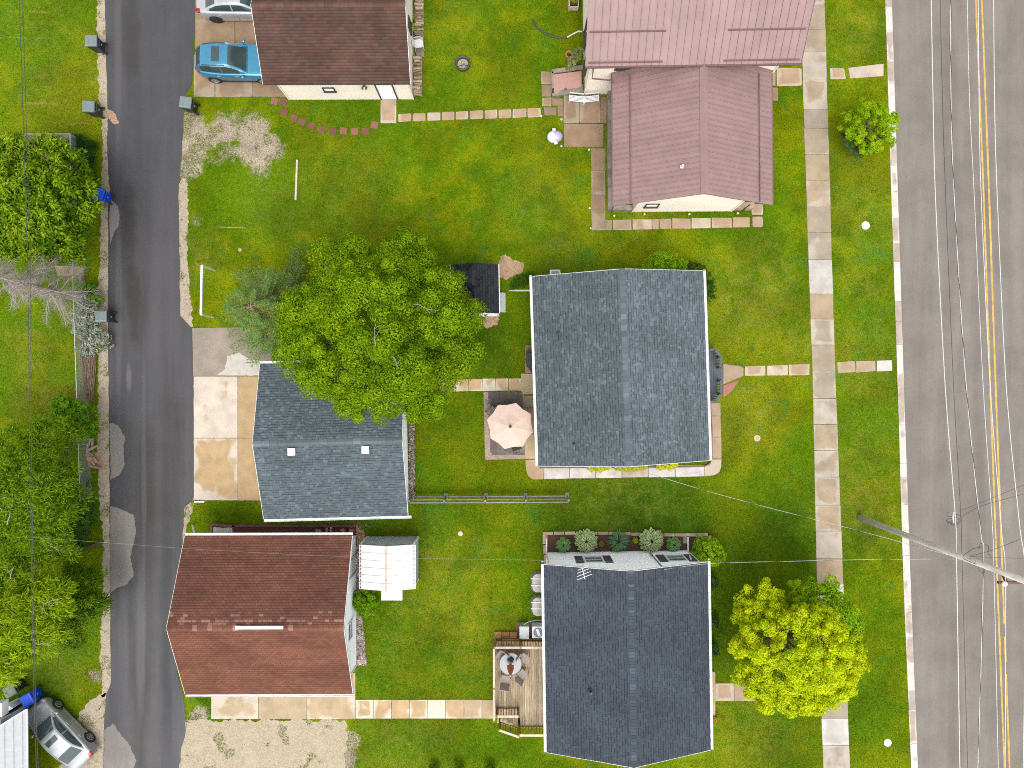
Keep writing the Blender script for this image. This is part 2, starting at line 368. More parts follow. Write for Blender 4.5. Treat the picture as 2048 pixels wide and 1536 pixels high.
def wood_mat(name, c, dark, axis=(1, 8, 8), rough=0.75):
    m, nt, b = new_mat(name); p = objc(nt); oi = nt.nodes.new('ShaderNodeObjectInfo').outputs['Random']
    n = noise(nt, scalev(nt, p, axis), 2.2, 6, .7)
    cc = mix(nt, ramp(nt, n, .32, .7), dark, c); cc = mulv(nt, cc, ramp(nt, oi, 0, 1, .8*ALB, 1.18*ALB))
    nt.links.new(cc, b.inputs['Base Color']); b.inputs['Roughness'].default_value = rough; b.inputs['Specular IOR Level'].default_value = 0.2
    bump(nt, b, n, 0.25, 0.01); return m

def sheet_mat(name, c):
    'painted sheet metal: each panel fades a little differently, faint runs down the slope'
    m, nt, b = new_mat(name); p = pos(nt); oi = nt.nodes.new('ShaderNodeObjectInfo').outputs['Random']
    f = math_n(nt, 'MULTIPLY', ramp(nt, oi, 0, 1, .96*ALB, 1.03*ALB), ramp(nt, noise(nt, p, .7, 6, .65), .3, .7, .90, 1.08))
    nt.links.new(mulv(nt, c, f), b.inputs['Base Color']); nt.links.new(ramp(nt, noise(nt, p, 1.2, 4), .3, .7, .32, .5), b.inputs['Roughness']); b.inputs['Specular IOR Level'].default_value = .35; return m
M = {}
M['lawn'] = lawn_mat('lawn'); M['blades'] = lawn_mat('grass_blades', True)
M['gravel'] = gravel_mat('gravel', grassy=0.30, scale=2.4); M['gravel_grass'] = gravel_mat('gravel_grass', (0.43, 0.36, 0.28), grassy=0.42, scale=0.9)
M['gravel_drive'] = gravel_mat('gravel_drive', (0.42, 0.35, 0.25), grassy=0.0, dark=(0.30, 0.24, 0.16))
M['pea'] = gravel_mat('pea_gravel', (0.36, 0.28, 0.22), grassy=0.0)
M['dirt'] = gravel_mat('bare_earth', (0.42, 0.28, 0.18), grassy=0.22, scale=2.6, dark=(0.2, 0.12, 0.07))
M['mulch'] = gravel_mat('red_mulch', (0.13, 0.045, 0.032), grassy=0.0, dark=(0.05, 0.022, 0.018))
M['mulch_brown'] = gravel_mat('brown_mulch', (0.115, 0.062, 0.050), grassy=0.0, dark=(0.045, 0.028, 0.024))
M['alley'] = asphalt_mat('alley_asphalt', (0.056, 0.054, 0.058), 0.16, 0.5, 0.6, stains_sheen=STAINS_SHEEN)
M['alley_old'] = asphalt_mat('old_asphalt', (0.225, 0.205, 0.187), 0.10, 0.7, 0.9)
M['road'] = asphalt_mat('road_asphalt', (0.196, 0.172, 0.151), 0.10, 0.55, 0.9)
M['drive_old'] = asphalt_mat('old_concrete', (0.30, 0.25, 0.20), 0.10, 0.6, 0.9, (1, 1, 1))
M['yellow'] = simple('road_yellow', (0.55, 0.345, 0.075), 0.8, .25, 3, fine=25)
M['slab'] = slab_mat('sidewalk_slab')
M['slab_pink'] = slab_mat('path_slab', (0.42, 0.29, 0.185), (0.50, 0.41, 0.32), (0.38, 0.28, 0.20), lo=0.32)
M['slab_drive'] = slab_mat('driveway_slab', (0.49, 0.34, 0.18), (0.62, 0.54, 0.44), (0.46, 0.33, 0.19), lo=0.12, spread=0.4)
M['slab_tan'] = slab_mat('apron_slab', (0.45, 0.34, 0.205), (0.55, 0.47, 0.37), (0.43, 0.33, 0.21), lo=0.25, spread=.4)
M['slab_brown'] = slab_mat('mossy_slab', (0.30, 0.205, 0.125), (0.34, 0.27, 0.19), (0.26, 0.18, 0.115), lo=0.3, dark=.3)
M['slab_kerb'] = slab_mat('kerb_concrete', (0.43, 0.35, 0.29), (0.62, 0.57, 0.52), (0.42, 0.36, 0.31), lo=.10, spread=.55, dark=.3)
M['paver'] = slab_mat('grey_paver', (0.155, 0.130, 0.112), (0.20, 0.175, 0.155), (0.125, 0.108, 0.098), lo=0.3)
M['paver_red'] = slab_mat('red_paver', (0.21, 0.085, 0.06), (0.26, 0.12, 0.09), (0.17, 0.075, 0.058), lo=0.3)
M['brick_red'] = slab_mat('red_slab', (0.40, 0.165, 0.125), (0.43, 0.19, 0.15), (0.38, 0.16, 0.12), lo=0.3)
M['stone_grey'] = simple('weathered_concrete', (0.27, 0.24, 0.185), .9, .35, 2.5, bmp=.3)
M['white'] = simple('white_trim', (0.80, 0.80, 0.80), .5, .07, 2); M['siding_white'] = simple('white_siding', (0.86, 0.87, 0.89), .5, .02, 1)
M['siding_cream'] = simple('cream_siding', (0.72, 0.65, 0.55), .6, .05, 1); M['siding_grey'] = simple('pale_grey_siding', (0.60, 0.62, 0.64), .5, .05, 1)
M['shingle'] = attr_mat('shingles', .9, .13, 0.6, 70, spec=.08); M['shingle_dark'] = attr_mat('dark_shingles', .9, .13, 0.5, 50, spec=.08)
M['shingle_brown'] = attr_mat('brown_shingles', .9, .22, 0.7, 50, spec=.08, stretch=(.6, 1, 1))
M['deck_under'] = simple('roof_deck', (0.06, 0.06, 0.06), .9)
M['metal_mauve'] = sheet_mat('mauve_roof_metal', (0.295, 0.188, 0.178)); M['mauve_dark'] = simple('mauve_trim', (0.165, 0.088, 0.086), .45, .08)
M['metal_white'] = simple('white_roof_metal', (0.80, 0.81, 0.83), .35, .05); M['metal_grey'] = simple('pale_wall_metal', (0.40, 0.44, 0.46), .4, .06)
M['shutter'] = simple('charcoal_shutter', (0.05, 0.052, 0.06), .6); M['glass'] = glass_mat('window_glass'); M['black'] = simple('black_plastic', (0.018, 0.018, 0.02), .5)
M['dark_trim'] = simple('dark_window_trim', (0.06, 0.05, 0.045), .6)
M['leaf'] = attr_mat('leaves', .5, .12, .6, 30, translucent=.35, spec=.06); M['bark'] = simple('bark', (0.16, 0.13, 0.10), .95, .3, 8, bmp=.5); M['twig'] = simple('grey_twig', (0.36, 0.31, 0.27), .9, .25, 8)
M['twig_pale'] = simple('pale_twig', (0.42, 0.36, 0.25), .9, .25, 8); M['stick'] = simple('brown_stick', (0.25, 0.17, 0.11), .9, .3, 8)
M['stone'] = attr_mat('river_stones', .9, .2, 8, 60)
M['deck_wood'] = wood_mat('deck_board', (0.52, 0.42, 0.29), (0.30, 0.22, 0.13), (8, 0.7, 8)); M['rail_wood'] = wood_mat('rail_wood', (0.42, 0.245, 0.10), (0.26, 0.14, 0.055), (3, 3, 1))
M['rail_pale'] = wood_mat('rail_top_wood', (0.66, 0.58, 0.46), (0.52, 0.43, 0.31), (2, 2, 2)); M['grey_wood'] = wood_mat('weathered_wood', (0.37, 0.34, 0.31), (0.21, 0.19, 0.17), (1, 9, 9))
M['log'] = attr_mat('firewood', .9, .25, 6, 50, bmp=.3); M['timber_red'] = wood_mat('red_timber', (0.20, 0.10, 0.075), (0.12, 0.06, 0.045), (1, 8, 8))
M['navy'] = simple('navy_deck_paint', (0.062, 0.076, 0.094), .5, .15); M['bin'] = simple('grey_green_bin', (0.17, 0.21, 0.21), .45, .1, spec=.4); M['bin_dark'] = simple('dark_bin_body', (0.022, 0.033, 0.034), .5, .1)
M['bin_blue'] = simple('blue_bin', (0.006, 0.10, 0.80), .4, .12); M['bin_blue_dark'] = simple('blue_bin_body', (0.004, 0.06, 0.58), .45, .12)
M['rubber'] = simple('tyre', (0.016, 0.016, 0.017), .85); M['rim'] = simple('alloy', (0.45, 0.46, 0.47), .35, .05, metal=.7); M['rim_dark'] = simple('black_alloy', (0.03, 0.03, 0.032), .4)
M['car_silver'] = paint_mat('silver_paint', (0.36, 0.38, 0.39), .45, .36); M['car_white'] = paint_mat('pearl_paint', (0.45, 0.46, 0.48), .3, .3); M['car_blue'] = paint_mat('blue_paint', (0.050, 0.26, 0.42), .4, .2)
M['car_glass'] = glass_mat('car_glass', (0.030, 0.046, 0.047), .04); M['lamp_red'] = simple('tail_lamp', (0.35, 0.012, 0.012), .2); M['lamp_clear'] = simple('head_lamp', (0.6, 0.6, 0.58), .15); M['lamp_orange'] = simple('marker_lamp', (0.7, 0.22, 0.03), .2)
M['chrome'] = simple('bright_trim', (0.7, 0.7, 0.7), .15, .02, metal=.8)
M['canopy'] = simple('beige_canvas', (0.62, 0.46, 0.375), .85, .06, 3); M['galv'] = simple('galvanised', (0.50, 0.52, 0.53), .45, .1, metal=.4); M['wire_dark'] = simple('dark_wire', (0.045, 0.047, 0.05), .6); M['wire_pale'] = simple('bare_wire', (0.68, 0.68, 0.68), .4, .05)
M['pole'] = wood_mat('pole_wood', (0.64, 0.60, 0.545), (0.48, 0.44, 0.39), (6, 6, .5)); M['porcelain'] = simple('porcelain', (0.75, 0.78, 0.82), .2, .05); M['rust'] = simple('rust_timber', (0.16, 0.07, 0.05), .8)
M['lilac'] = simple('lilac_plastic', (0.50, 0.42, 0.66), .45, .08); M['plastic_white'] = simple('white_plastic', (0.76, 0.76, 0.78), .4, .06)
M['sling'] = simple('taupe_sling', (0.33, 0.28, 0.245), .8, .1, fine=80); M['table_glass'] = glass_mat('table_top_glass', (0.15, 0.165, 0.18), .4); M['orange_cloth'] = simple('coral_cloth', (0.62, 0.20, 0.10), .85, .15)
M['metal_box'] = simple('pale_green_metal', (0.40, 0.46, 0.44), .5, .08); M['ac_white'] = simple('enamel_white', (0.68, 0.69, 0.72), .4, .06); M['bubble'] = simple('clear_cover', (0.24, 0.225, 0.205), .25, .15, spec=.5)
M['cellar'] = simple('dusty_pink_door', (0.44, 0.235, 0.195), .6, .08); M['grill_cover'] = simple('black_cover', (0.022, 0.024, 0.028), .7, .2); M['flower_orange'] = attr_mat('petals', .6, .1, 2, 30, translucent=.2)
M['terracotta'] = simple('terracotta', (0.42, 0.18, 0.10), .8); M['ash'] = gravel_mat('fire_ash', (0.45, 0.36, 0.27), 0.0)
# ---------------------------------------------------------------- the setting: ground, alley, road, walks
EXCL = []      # (polygon, grass density 0..1)
def lerp_tab(tab, y):
    return float(np.interp(y, [t[0] for t in tab], [t[1] for t in tab]))
rs = np.random.RandomState(3)
def rough_poly(pts_px, amp=4.0, step=9.0, seed=0):
    "pixel outline with an irregular edge -> world polygon"
    r = random.Random(seed); out = []; n = len(pts_px); w = 0.0
    for i in range(n):
        a, b = pts_px[i], pts_px[(i + 1) % n]; L = math.hypot(b[0]-a[0], b[1]-a[1]); k = max(1, int(L / step))
        nx, ny = -(b[1]-a[1]) / max(L, 1e-6), (b[0]-a[0]) / max(L, 1e-6)
        for j in range(k):
            t = j / k; w = 0.55 * w + r.uniform(-amp, amp) * .7
            out.append(XY(a[0] + (b[0]-a[0])*t + nx*w, a[1] + (b[1]-a[1])*t + ny*w))
    return out
def wpoly(px): return [XY(*p) for p in px]

# back of kerb, gutter edge: table of (py, px)
KB = [(-400, 1760), (0, 1770), (384, 1782), (768, 1795), (1152, 1806), (1536, 1822), (1900, 1837)]
KT = [(-400, 1764), (0, 1774), (384, 1786), (768, 1799), (1152, 1811), (1536, 1826), (1900, 1841)]
KG = [(-400, 1776), (0, 1786), (384, 1798), (768, 1810), (1152, 1823), (1536, 1838), (1900, 1853)]
ys = list(range(-400, 1901, 100))
mb = MB(); n0 = len(ys)
edge = [XY(lerp_tab(KT, y) - 1, y) for y in ys]
for i, y in enumerate(ys):
    e = edge[i]; yy = e[1] * (9 if i in (0, n0-1) else 1)
    mb.v += [(-220, yy, 0), (e[0], yy, 0), (e[0] + .01, yy, -.14), (220, yy, -.14)]
for i in range(n0 - 1):
    a, b = 4*i, 4*(i+1)
    for k in range(3): mb.face((b + k, b + k + 1, a + k + 1, a + k))
mb.build('ground', M['lawn'], kind='structure')
# road: asphalt sheet with the far kerb line outside the picture
mb = MB(); poly = [XY(lerp_tab(KG, y) - 2, y) for y in ys] + [XY(2185 + (y - 768) * .033, y) for y in ys[::-1]]
mb.sheet(poly, -.126); road = mb.build('road', M['road'], kind='structure')
EXCL.append((poly, 0))
for tab in ([(-400, 1941), (0, 1954.5), (384, 1970), (768, 1983), (1152, 1997), (1536, 2012), (1900, 2025)], [(-400, 1953), (0, 1966.5), (384, 1981), (768, 1994), (1152, 2008), (1536, 2022), (1900, 2036)]):
    mb = MB(); z = -.121
    yy = list(range(-400, 1901, 25)); r = random.Random(int(tab[0][1]))
    for i in range(len(yy) - 1):
        if tab[1][1] > 1960 and 1180 < yy[i] < 1330 and i % 3 == 0: continue      # worn paint
        wd = 1.75 + r.uniform(-.25, .25)
        a, b = P(lerp_tab(tab, yy[i]), yy[i]), P(lerp_tab(tab, yy[i+1]), yy[i+1])
        mb.poly([(b.x - wd*S, b.y, z), (b.x + wd*S, b.y, z), (a.x + wd*S, a.y, z), (a.x - wd*S, a.y, z)])
    mb.build('line_marking', M['yellow'], road, world=True)
# kerb stones with gutter pan
kerb = thing('kerb', None, None, kind='structure')
jy = [-40, 12, 59, 122, 165, 225, 283, 330, 382, 431, 486, 523, 602, 643, 689, 746, 776, 850, 927, 955, 1010, 1062, 1112, 1163, 1220, 1276, 1326, 1383, 1421, 1489, 1545, 1600]
for a, b in zip(jy[:-1], jy[1:]):
    a += .25; b -= .25
    mb = MB(); prof = lambda y: (P(lerp_tab(KB, y), y), P(lerp_tab(KT, y), y), P(lerp_tab(KG, y), y))
    A, B = prof(a), prof(b); n = 0; tilt = random.uniform(-.006, .006)
    sec = lambda q: [(q[0].x, q[0].y, -.1), (q[0].x, q[0].y, .028 + tilt), (q[1].x - .02, q[1].y, .024 + tilt), (q[1].x + .03, q[1].y, -.10), (q[2].x, q[2].y, -.116), (q[2].x, q[2].y, -.2)]
    sa, sb = sec(A), sec(B); mb.v += sa + sb
    for i in range(6): mb.face((i, (i+1) % 6, 6 + (i+1) % 6, 6 + i))
    mb.face(range(6)); mb.face(list(range(6, 12))[::-1])
    mb.build('kerb_stone', M['slab_kerb'], kerb, world=True)
EXCL.append(([XY(lerp_tab(KB, y) + .5, y) for y in ys] + [XY(lerp_tab(KG, y), y) for y in ys[::-1]], 0))

def slab(parent, quad, mat, z=.03, name='slab', jit=1.0, gap=.5, excl=True, rnd=0):
    "one paving slab from a pixel quad (or polygon)"
    cx = sum(p[0] for p in quad)/len(quad); cy = sum(p[1] for p in quad)/len(quad); pl = []
    for (x, y) in quad:
        d = math.hypot(x - cx, y - cy); f = (d - gap) / d
        pl.append(XY(cx + (x-cx)*f + random.uniform(-jit, jit)*.5, cy + (y-cy)*f + random.uniform(-jit, jit)*.5))
    if rnd:
        q = []
        for i in range(len(pl)):
            a, b, c = Vector(pl[i-1]), Vector(pl[i]), Vector(pl[(i+1) % len(pl)])
            for t in (0, .5, 1):
                u = b + (a-b).normalized()*rnd*(1-t); w = b + (c-b).normalized()*rnd*t
                q.append(tuple(u*(1-t)*.5 + w*t*.5 + b*.5) if t == .5 else tuple(u if t == 0 else w))
        pl = q
    mb = MB(); k = len(pl); ar = sum(pl[i][0]*pl[(i+1)%k][1] - pl[(i+1)%k][0]*pl[i][1] for i in range(k))
    if ar < 0: pl = pl[::-1]
    zt = z + random.uniform(-.004, .004); ctr = Vector((sum(p[0] for p in pl)/k, sum(p[1] for p in pl)/k))
    inn = [tuple(Vector(p) + (ctr-Vector(p)).normalized()*.012) for p in pl]
    mb.v += [(p[0], p[1], -.05) for p in pl] + [(p[0], p[1], zt-.008) for p in pl] + [(p[0], p[1], zt) for p in inn]
    for lv in (0, 1):
        for i in range(k): mb.face((lv*k+i, lv*k+(i+1)%k, (lv+1)*k+(i+1)%k, (lv+1)*k+i))
    mb.face(range(2*k, 3*k)); o = mb.build(name, mat, parent, world=True)
    if excl: EXCL.append((pl, 0))
    return o
def rect(x0, y0, x1, y1): return [(x0, y0), (x1, y0), (x1, y1), (x0, y1)]

# main sidewalk
SL = [(-400, 1588), (0, 1600), (384, 1612), (768, 1625), (1152, 1633), (1536, 1646), (1700, 1652)]
SR = [(-400, 1637), (0, 1649), (384, 1660), (768, 1671), (1152, 1686), (1536, 1700), (1700, 1706)]
walk = thing('sidewalk', None, None, kind='structure')
sj = [-90, -42, 10, 59, 104, 160, 219, 257, 309, 361, 413, 465, 519, 588, 638, 690, 742, 797, 849, 901, 954, 1010, 1062, 1116, 1168, 1220, 1275, 1330, 1384, 1437, 1490, 1543, 1600]
M['slab_white'] = slab_mat('dry_slab', (0.47, 0.44, 0.40), (0.55, 0.52, 0.48), (0.46, 0.43, 0.39), lo=.2)
for a, b in zip(sj[:-1], sj[1:]):
    m = M['slab_white'] if a in (519, 1168, 1437) else M['slab']
    slab(walk, [(lerp_tab(SL, a), a), (lerp_tab(SR, a), a), (lerp_tab(SR, b), b), (lerp_tab(SL, b), b)], m, jit=.8, gap=.35)
# short walks across the verge, house walks
cw = thing('verge_path', None, None, kind='structure')
slab(cw, [(1660, 136), (1688, 138), (1692, 158), (1660, 160)], M['slab_pink'], jit=2); slab(cw, [(1695, 135), (1768, 128), (1768, 152), (1700, 158)], M['slab_pink'], jit=2)
slab(cw, [(1673, 724), (1710, 722), (1711, 744), (1675, 747)], M['slab'], jit=1); slab(cw, [(1711, 722), (1751, 721), (1751, 742), (1712, 745)], M['slab'], jit=1); slab(cw, [(1753, 721), (1784, 720), (1784, 742), (1753, 743)], M['slab_white'], jit=1)
fw = thing('front_path', None, None, kind='structure')
slab(fw, [(1446, 727), (1462, 730), (1478, 731), (1487, 735), (1487, 752), (1476, 757), (1460, 763), (1446, 769)], M['slab_pink'], jit=.4)
for a, b in ((1489, 1531), (1533, 1576), (1577, 1619)): slab(fw, [(a, 732 - (a-1489)*.03), (b, 732 - (b-1489)*.03), (b, 752 - (b-1489)*.015), (a, 752 - (a-1489)*.015)], M['slab_pink'], jit=1)
slab(fw, [(1446, 771), (1462, 765), (1478, 759), (1472, 770), (1462, 784), (1446, 796)], M['brick_red'], jit=.4)
hw = thing('house_path', None, None, kind='structure')
EY = [(806, 832), (832, 874), (874, 917)]
for a, b in EY: slab(hw, [(1417 + (a-806)*.012, a), (1441 + (a-806)*.02, a), (1441 + (b-806)*.02, b), (1417 + (b-806)*.012, b)], M['slab_pink'])
slab(hw, [(1408, 931), (1418, 930), (1420, 918), (1443, 918), (1443, 932), (1439, 944), (1428, 951), (1408, 953)], M['slab_pink'], jit=.3)
xs = [1087, 1139, 1191, 1244, 1297, 1350, 1408]
for a, b in zip(xs[:-1], xs[1:]): slab(hw, [(a, 934 - (a-1087)*.012), (b, 934 - (b-1087)*.012), (b, 958 - (b-1087)*.016), (a, 958 - (a-1087)*.016)], M['slab_white'] if a != 1244 else M['slab'])
slab(hw, [(1050, 919), (1075, 919), (1077, 933), (1087, 935), (1087, 959), (1066, 959), (1056, 952), (1052, 940)], M['slab_pink'], jit=.3)
for a, b in ((791, 815), (815, 868), (868, 918)): slab(hw, [(1045 + (a-791)*.04, a), (1076, a), (1077, b), (1045 + (b-791)*.04, b)], M['slab_tan'] if a > 850 else M['slab_brown'])
slab(hw, rect(1042, 747, 1072, 789), M['slab_tan'])
bx = [880, 911, 937, 965, 991, 1017, 1042]
for a, b in zip(bx[:-1], bx[1:]): slab(hw, rect(a, 758 - (a-880)*.01, b, 783 - (a-880)*.01), M['slab_drive'] if a != 880 else M['slab_pink'])
slab(hw, rect(1050, 690, 1070, 717), M['slab_brown']); slab(hw, rect(1050, 718, 1070, 746), M['slab_brown'])
# patio of grey pavers with a pea gravel border
pat = thing('patio', None, None, kind='structure')
mb = MB(); bp = wpoly([(967, 784), (1048, 783), (1052, 917), (970, 920)]); mb.sheet(bp, .006); mb.build('gravel_border', M['pea'], pat, world=True); EXCL.append((bp, 0))
y = 783.0; row = 0
while y < 908:
    x = 976.0 + (y - 783) * .04 - (7 if row % 2 else 0); h = 13.6
    while x < 1047:
        w = random.choice((9.5, 13.6, 13.6)); x0, x1 = max(x, 976 + (y-783)*.04), min(x + w, 1046 + (y-783)*.03)
        if x1 - x0 > 3: slab(pat, rect(x0, y, x1, min(y + h, 910)), M['paver'], z=.028, name='paver', jit=.3, gap=.25, excl=False)
        x += w
    y += h; row += 1
# walk behind the brown garage and its apron
ew = thing('garage_path', None, None, kind='structure')
for a, b in ((422, 517), (517, 614), (614, 711)): slab(ew, rect(a, 1368, b, 1438), M['slab_tan'], jit=.3)
slab(ew, rect(705, 1345, 711, 1398), M['slab_tan'], jit=.2)
for a, b in zip([711, 747, 783, 819, 855, 891, 928, 964], [747, 783, 819, 855, 891, 928, 964, 992]): slab(ew, rect(a, 1399, b, 1437), M['slab_drive'] if a % 2 else M['slab_tan'], jit=.3)
fp = thing('entry_path', None, None, kind='structure')
for a, b in ((1430, 1468), (1468, 1525), (1525, 1582), (1582, 1640)): slab(fp, rect(a, 1366, b, 1402), M['slab_pink'], jit=.4)
slab(fp, rect(1418, 1341, 1429, 1430), M['slab_tan'], z=.16)
ap = thing('back_path', None, None, kind='structure')
slab(ap, rect(761, 200, 793, 247), M['slab_pink'], jit=.4)
px = [795, 824, 853, 882, 910, 938, 968, 996, 1024, 1054, 1083]
for i, (a, b) in enumerate(zip(px[:-1], px[1:])): slab(ap, [(a + 1, 228 - i*1.25), (b - 1, 227 - i*1.25), (b - 1, 243 - i*1.0), (a + 1, 244 - i*1.0)], M['slab_pink'], jit=1.2, rnd=.09)
# terrace of the mauve-roofed house
tp = thing('terrace', None, None, kind='structure')
for q in (rect(1082, 143, 1103, 169), rect(1083, 170, 1103, 194), rect(1084, 195, 1103, 213), rect(1104, 197, 1126, 212), rect(1088, 215, 1113, 231), rect(1115, 212, 1126, 233)): slab(tp, q, M['slab_brown'])
slab(tp, rect(1127, 192, 1158, 248), M['slab_brown'], z=.13); slab(tp, rect(1158, 192, 1201, 248), M['slab_brown'], z=.132); slab(tp, rect(1127, 249, 1207, 295), M['slab_brown'], z=.13); slab(tp, rect(1201, 195, 1213, 248), M['slab_brown'], z=.08)
for a, b in ((296, 342), (342, 390), (390, 425), (425, 441)): slab(tp, rect(1182, a, 1211, b), M['slab_brown'])
rw = [1183, 1225, 1264, 1304, 1318, 1343, 1382, 1422, 1464, 1500]
for i, (a, b) in enumerate(zip(rw[:-1], rw[1:])): slab(tp, rect(a + .5, 440 - (a-1183)*.02, b - .5, 461 - (a-1183)*.022), M['slab_pink'] if i else M['slab_brown'], jit=1)
slab(tp, rect(1503, 408, 1526, 430), M['slab_pink'], rnd=.12); slab(tp, rect(1504, 433, 1526, 455), M['slab_pink'], rnd=.12)
slab(tp, rect(1553, 136, 1604, 172), M['slab_pink'], jit=2, rnd=.15); slab(tp, rect(1540, 142, 1551, 172), M['slab_pink'], jit=2); slab(tp, rect(1540, 175, 1556, 202), M['slab_brown'], rnd=.1)
# stepping stones
st = thing('stepping_stones', None, None, kind='structure')
for (x, y, a) in ((549, 203, .3), (567, 204, .2), (568, 224, .6), (588, 236, .4), (604, 244, .35), (623, 252, .3), (643, 260, .25), (666, 263, 0), (687, 262, .1), (709, 263, 0), (731, 263, .05), (749, 250, .1)):
    h = 7.3; c, s_ = math.cos(a)*h, math.sin(a)*h
    slab(st, [(x-c+s_, y-s_-c), (x+c+s_, y+s_-c), (x+c-s_, y+s_+c), (x-c-s_, y-s_+c)], M['paver_red'], name='stepping_stone', jit=.6)
# alley
AL = [(-400, 211), (0, 210), (100, 212), (150, 214), (240, 216), (262, 216), (275, 214), (350, 217), (384, 222), (420, 216), (500, 217), (600, 216), (900, 219), (1152, 220), (1370, 222), (1385, 213), (1450, 208), (1536, 207), (1900, 205)]
AR = [(-400, 392), (0, 391), (100, 388), (170, 384), (190, 372), (230, 368), (300, 364), (384, 357), (500, 359), (640, 361), (648, 384), (760, 387), (1002, 389), (1006, 370), (1100, 363), (1200, 352), (1250, 345), (1330, 352), (1400, 368), (1470, 372), (1490, 364), (1536, 358), (1900, 352)]
yy = list(range(-400, 1901, 12)); r = random.Random(5)
poly = [XY(lerp_tab(AL, y) + r.uniform(-.7, .7), y) for y in yy] + [XY(lerp_tab(AR, y) + r.uniform(-1, 1), y) for y in yy[::-1]]
mb = MB(); mb.sheet(poly, .024); alley = mb.build('alley', M['alley'], kind='structure'); EXCL.append((poly, 0))
def alley_patch(pts, seed, amp=2.0):
    mb = MB(); mb.sheet(rough_poly(pts, amp * .8, 2.2, seed), .028); return mb.build('worn_patch', M['alley_old'], alley, world=True)
alley_patch([(222, 398), (236, 412), (240, 432), (237, 452), (228, 465), (221, 490), (219, 440)], 1, .8)
alley_patch([(220, 845), (236, 850), (250, 872), (247, 900), (251, 930), (240, 950), (222, 960)], 2, 1.6)
alley_patch([(221, 1012), (248, 1020), (268, 1030), (273, 1060), (267, 1090), (262, 1115), (268, 1150), (255, 1168), (235, 1175), (221, 1186)], 3, 1.2)
alley_patch([(209, 1462), (226, 1446), (240, 1465), (262, 1492), (272, 1520), (262, 1560), (208, 1560)], 4, 2.2)
mb = MB(); mb.sheet(rough_poly([(214, 218), (228, 222), (233, 232), (239, 246), (230, 249), (220, 240), (214, 236)], 1.5, 3, 5), .0285); mb.build('sand_spill', M['dirt'], alley, world=True)
# gravel shoulders
sh = thing('gravel_shoulder', None, None, kind='structure')
def strip(pts, seed, mat='gravel', z=.006, amp=3.0, dens=0.0, step=3.0):
    pl = rough_poly(pts, amp, step, seed); mb = MB(); mb.sheet(pl, z); o = mb.build('gravel_strip', M[mat], sh, world=True); EXCL.append((pl, dens)); return o
strip([(192, -60), (216, -60), (216, 240), (220, 400), (222, 700), (224, 1000), (224, 1380), (205, 1395), (200, 1300), (205, 1200), (206, 1080), (196, 960), (196, 780), (198, 560), (203, 400), (206, 280), (196, 150)], 11, dens=.13)
strip([(354, 370), (374, 352), (376, 420), (374, 520), (382, 610), (386, 655), (356, 650)], 12, dens=.1)
strip([(366, 1006), (386, 1006), (385, 1018), (376, 1045), (374, 1080), (360, 1080)], 13, dens=.2)
strip([(160, 1425), (180, 1400), (212, 1385), (216, 1500), (210, 1600), (60, 1600), (110, 1540), (190, 1490), (150, 1440)], 14, dens=.05, amp=4, step=4)
EXCL.append((rough_poly([(362, 226), (420, 236), (500, 238), (545, 255), (552, 320), (500, 340), (440, 325), (400, 350), (362, 352)], 3, 4, 15), .30))
strip([(366, 1440), (420, 1441), (560, 1440), (690, 1440), (692, 1480), (680, 1600), (330, 1600), (360, 1500)], 16, 'gravel_drive', dens=.02, amp=5, step=4)
EXCL.append((wpoly([(665, 1440), (702, 1440), (700, 1600), (660, 1600)]), .35))
EXCL.append((wpoly([(372, 1390), (423, 1390), (423, 1445), (372, 1470)]), .5))
strip([(1000, 512), (1012, 508), (1024, 522), (1044, 526), (1046, 545), (1028, 552), (1015, 562), (999, 556)], 19, 'dirt', dens=.22, amp=3.5)
strip([(965, 625), (1000, 622), (995, 650), (975, 655), (962, 645)], 20, 'dirt', dens=.1, amp=3)
strip([(172, 905), (205, 905), (205, 935), (175, 935)], 22, 'dirt', z=.010, dens=.15, amp=4)
strip([(0, 275), (140, 275), (150, 310), (60, 330), (0, 320)], 23, 'dirt', z=.004, dens=.5, amp=6)
strip([(110, 532), (165, 532), (168, 550), (115, 552)], 24, 'slab_brown', z=.008, dens=0, amp=1)
# driveways
dv = thing('driveway', None, None, kind='structure')
M['drive_dry'] = slab_mat('dry_driveway', (0.47, 0.34, 0.20), (0.58, 0.50, 0.41), (0.47, 0.34, 0.20), lo=-.26, spread=.1); M['drive_damp'] = slab_mat('damp_driveway', (0.46, 0.32, 0.17), (0.57, 0.49, 0.39), (0.44, 0.31, 0.17), lo=.02, spread=.08); M['drive_tan'] = slab_mat('tan_driveway', (0.45, 0.315, 0.165), (0.52, 0.42, 0.30), (0.43, 0.305, 0.165), lo=.38, spread=.1)
mb = MB(); mb.sheet(wpoly(rect(386, 751, 536, 1001)), .012); mb.build('slab_bed', M['stone_grey'], dv, world=True)
for q, m_ in ((rect(388, 753, 475.5, 875.5), 'drive_dry'), (rect(388, 876.5, 475.5, 1000), 'drive_damp'), (rect(476.5, 753, 530, 875.5), 'drive_tan'), (rect(476.5, 876.5, 535, 1000), 'drive_tan')): slab(dv, q, M[m_], jit=.1, gap=.1)
mb = MB(); pl = wpoly([(385, 656), (545, 654), (545, 751), (387, 752)]); mb.prism(pl, -.02, .034); mb.build('old_slab', M['drive_old'], dv, world=True); EXCL.append((pl, 0))
mb = MB(); mb.sheet(rough_poly([(455, 712), (480, 706), (498, 718), (520, 722), (520, 750), (436, 751), (450, 738)], 2, 5, 8), .0385); mb.build('pale_patch', simple('pale_screed', (0.50, 0.46, 0.41), .9, .12, 3), dv, world=True)
da = thing('parking_pad', None, None, kind='structure')
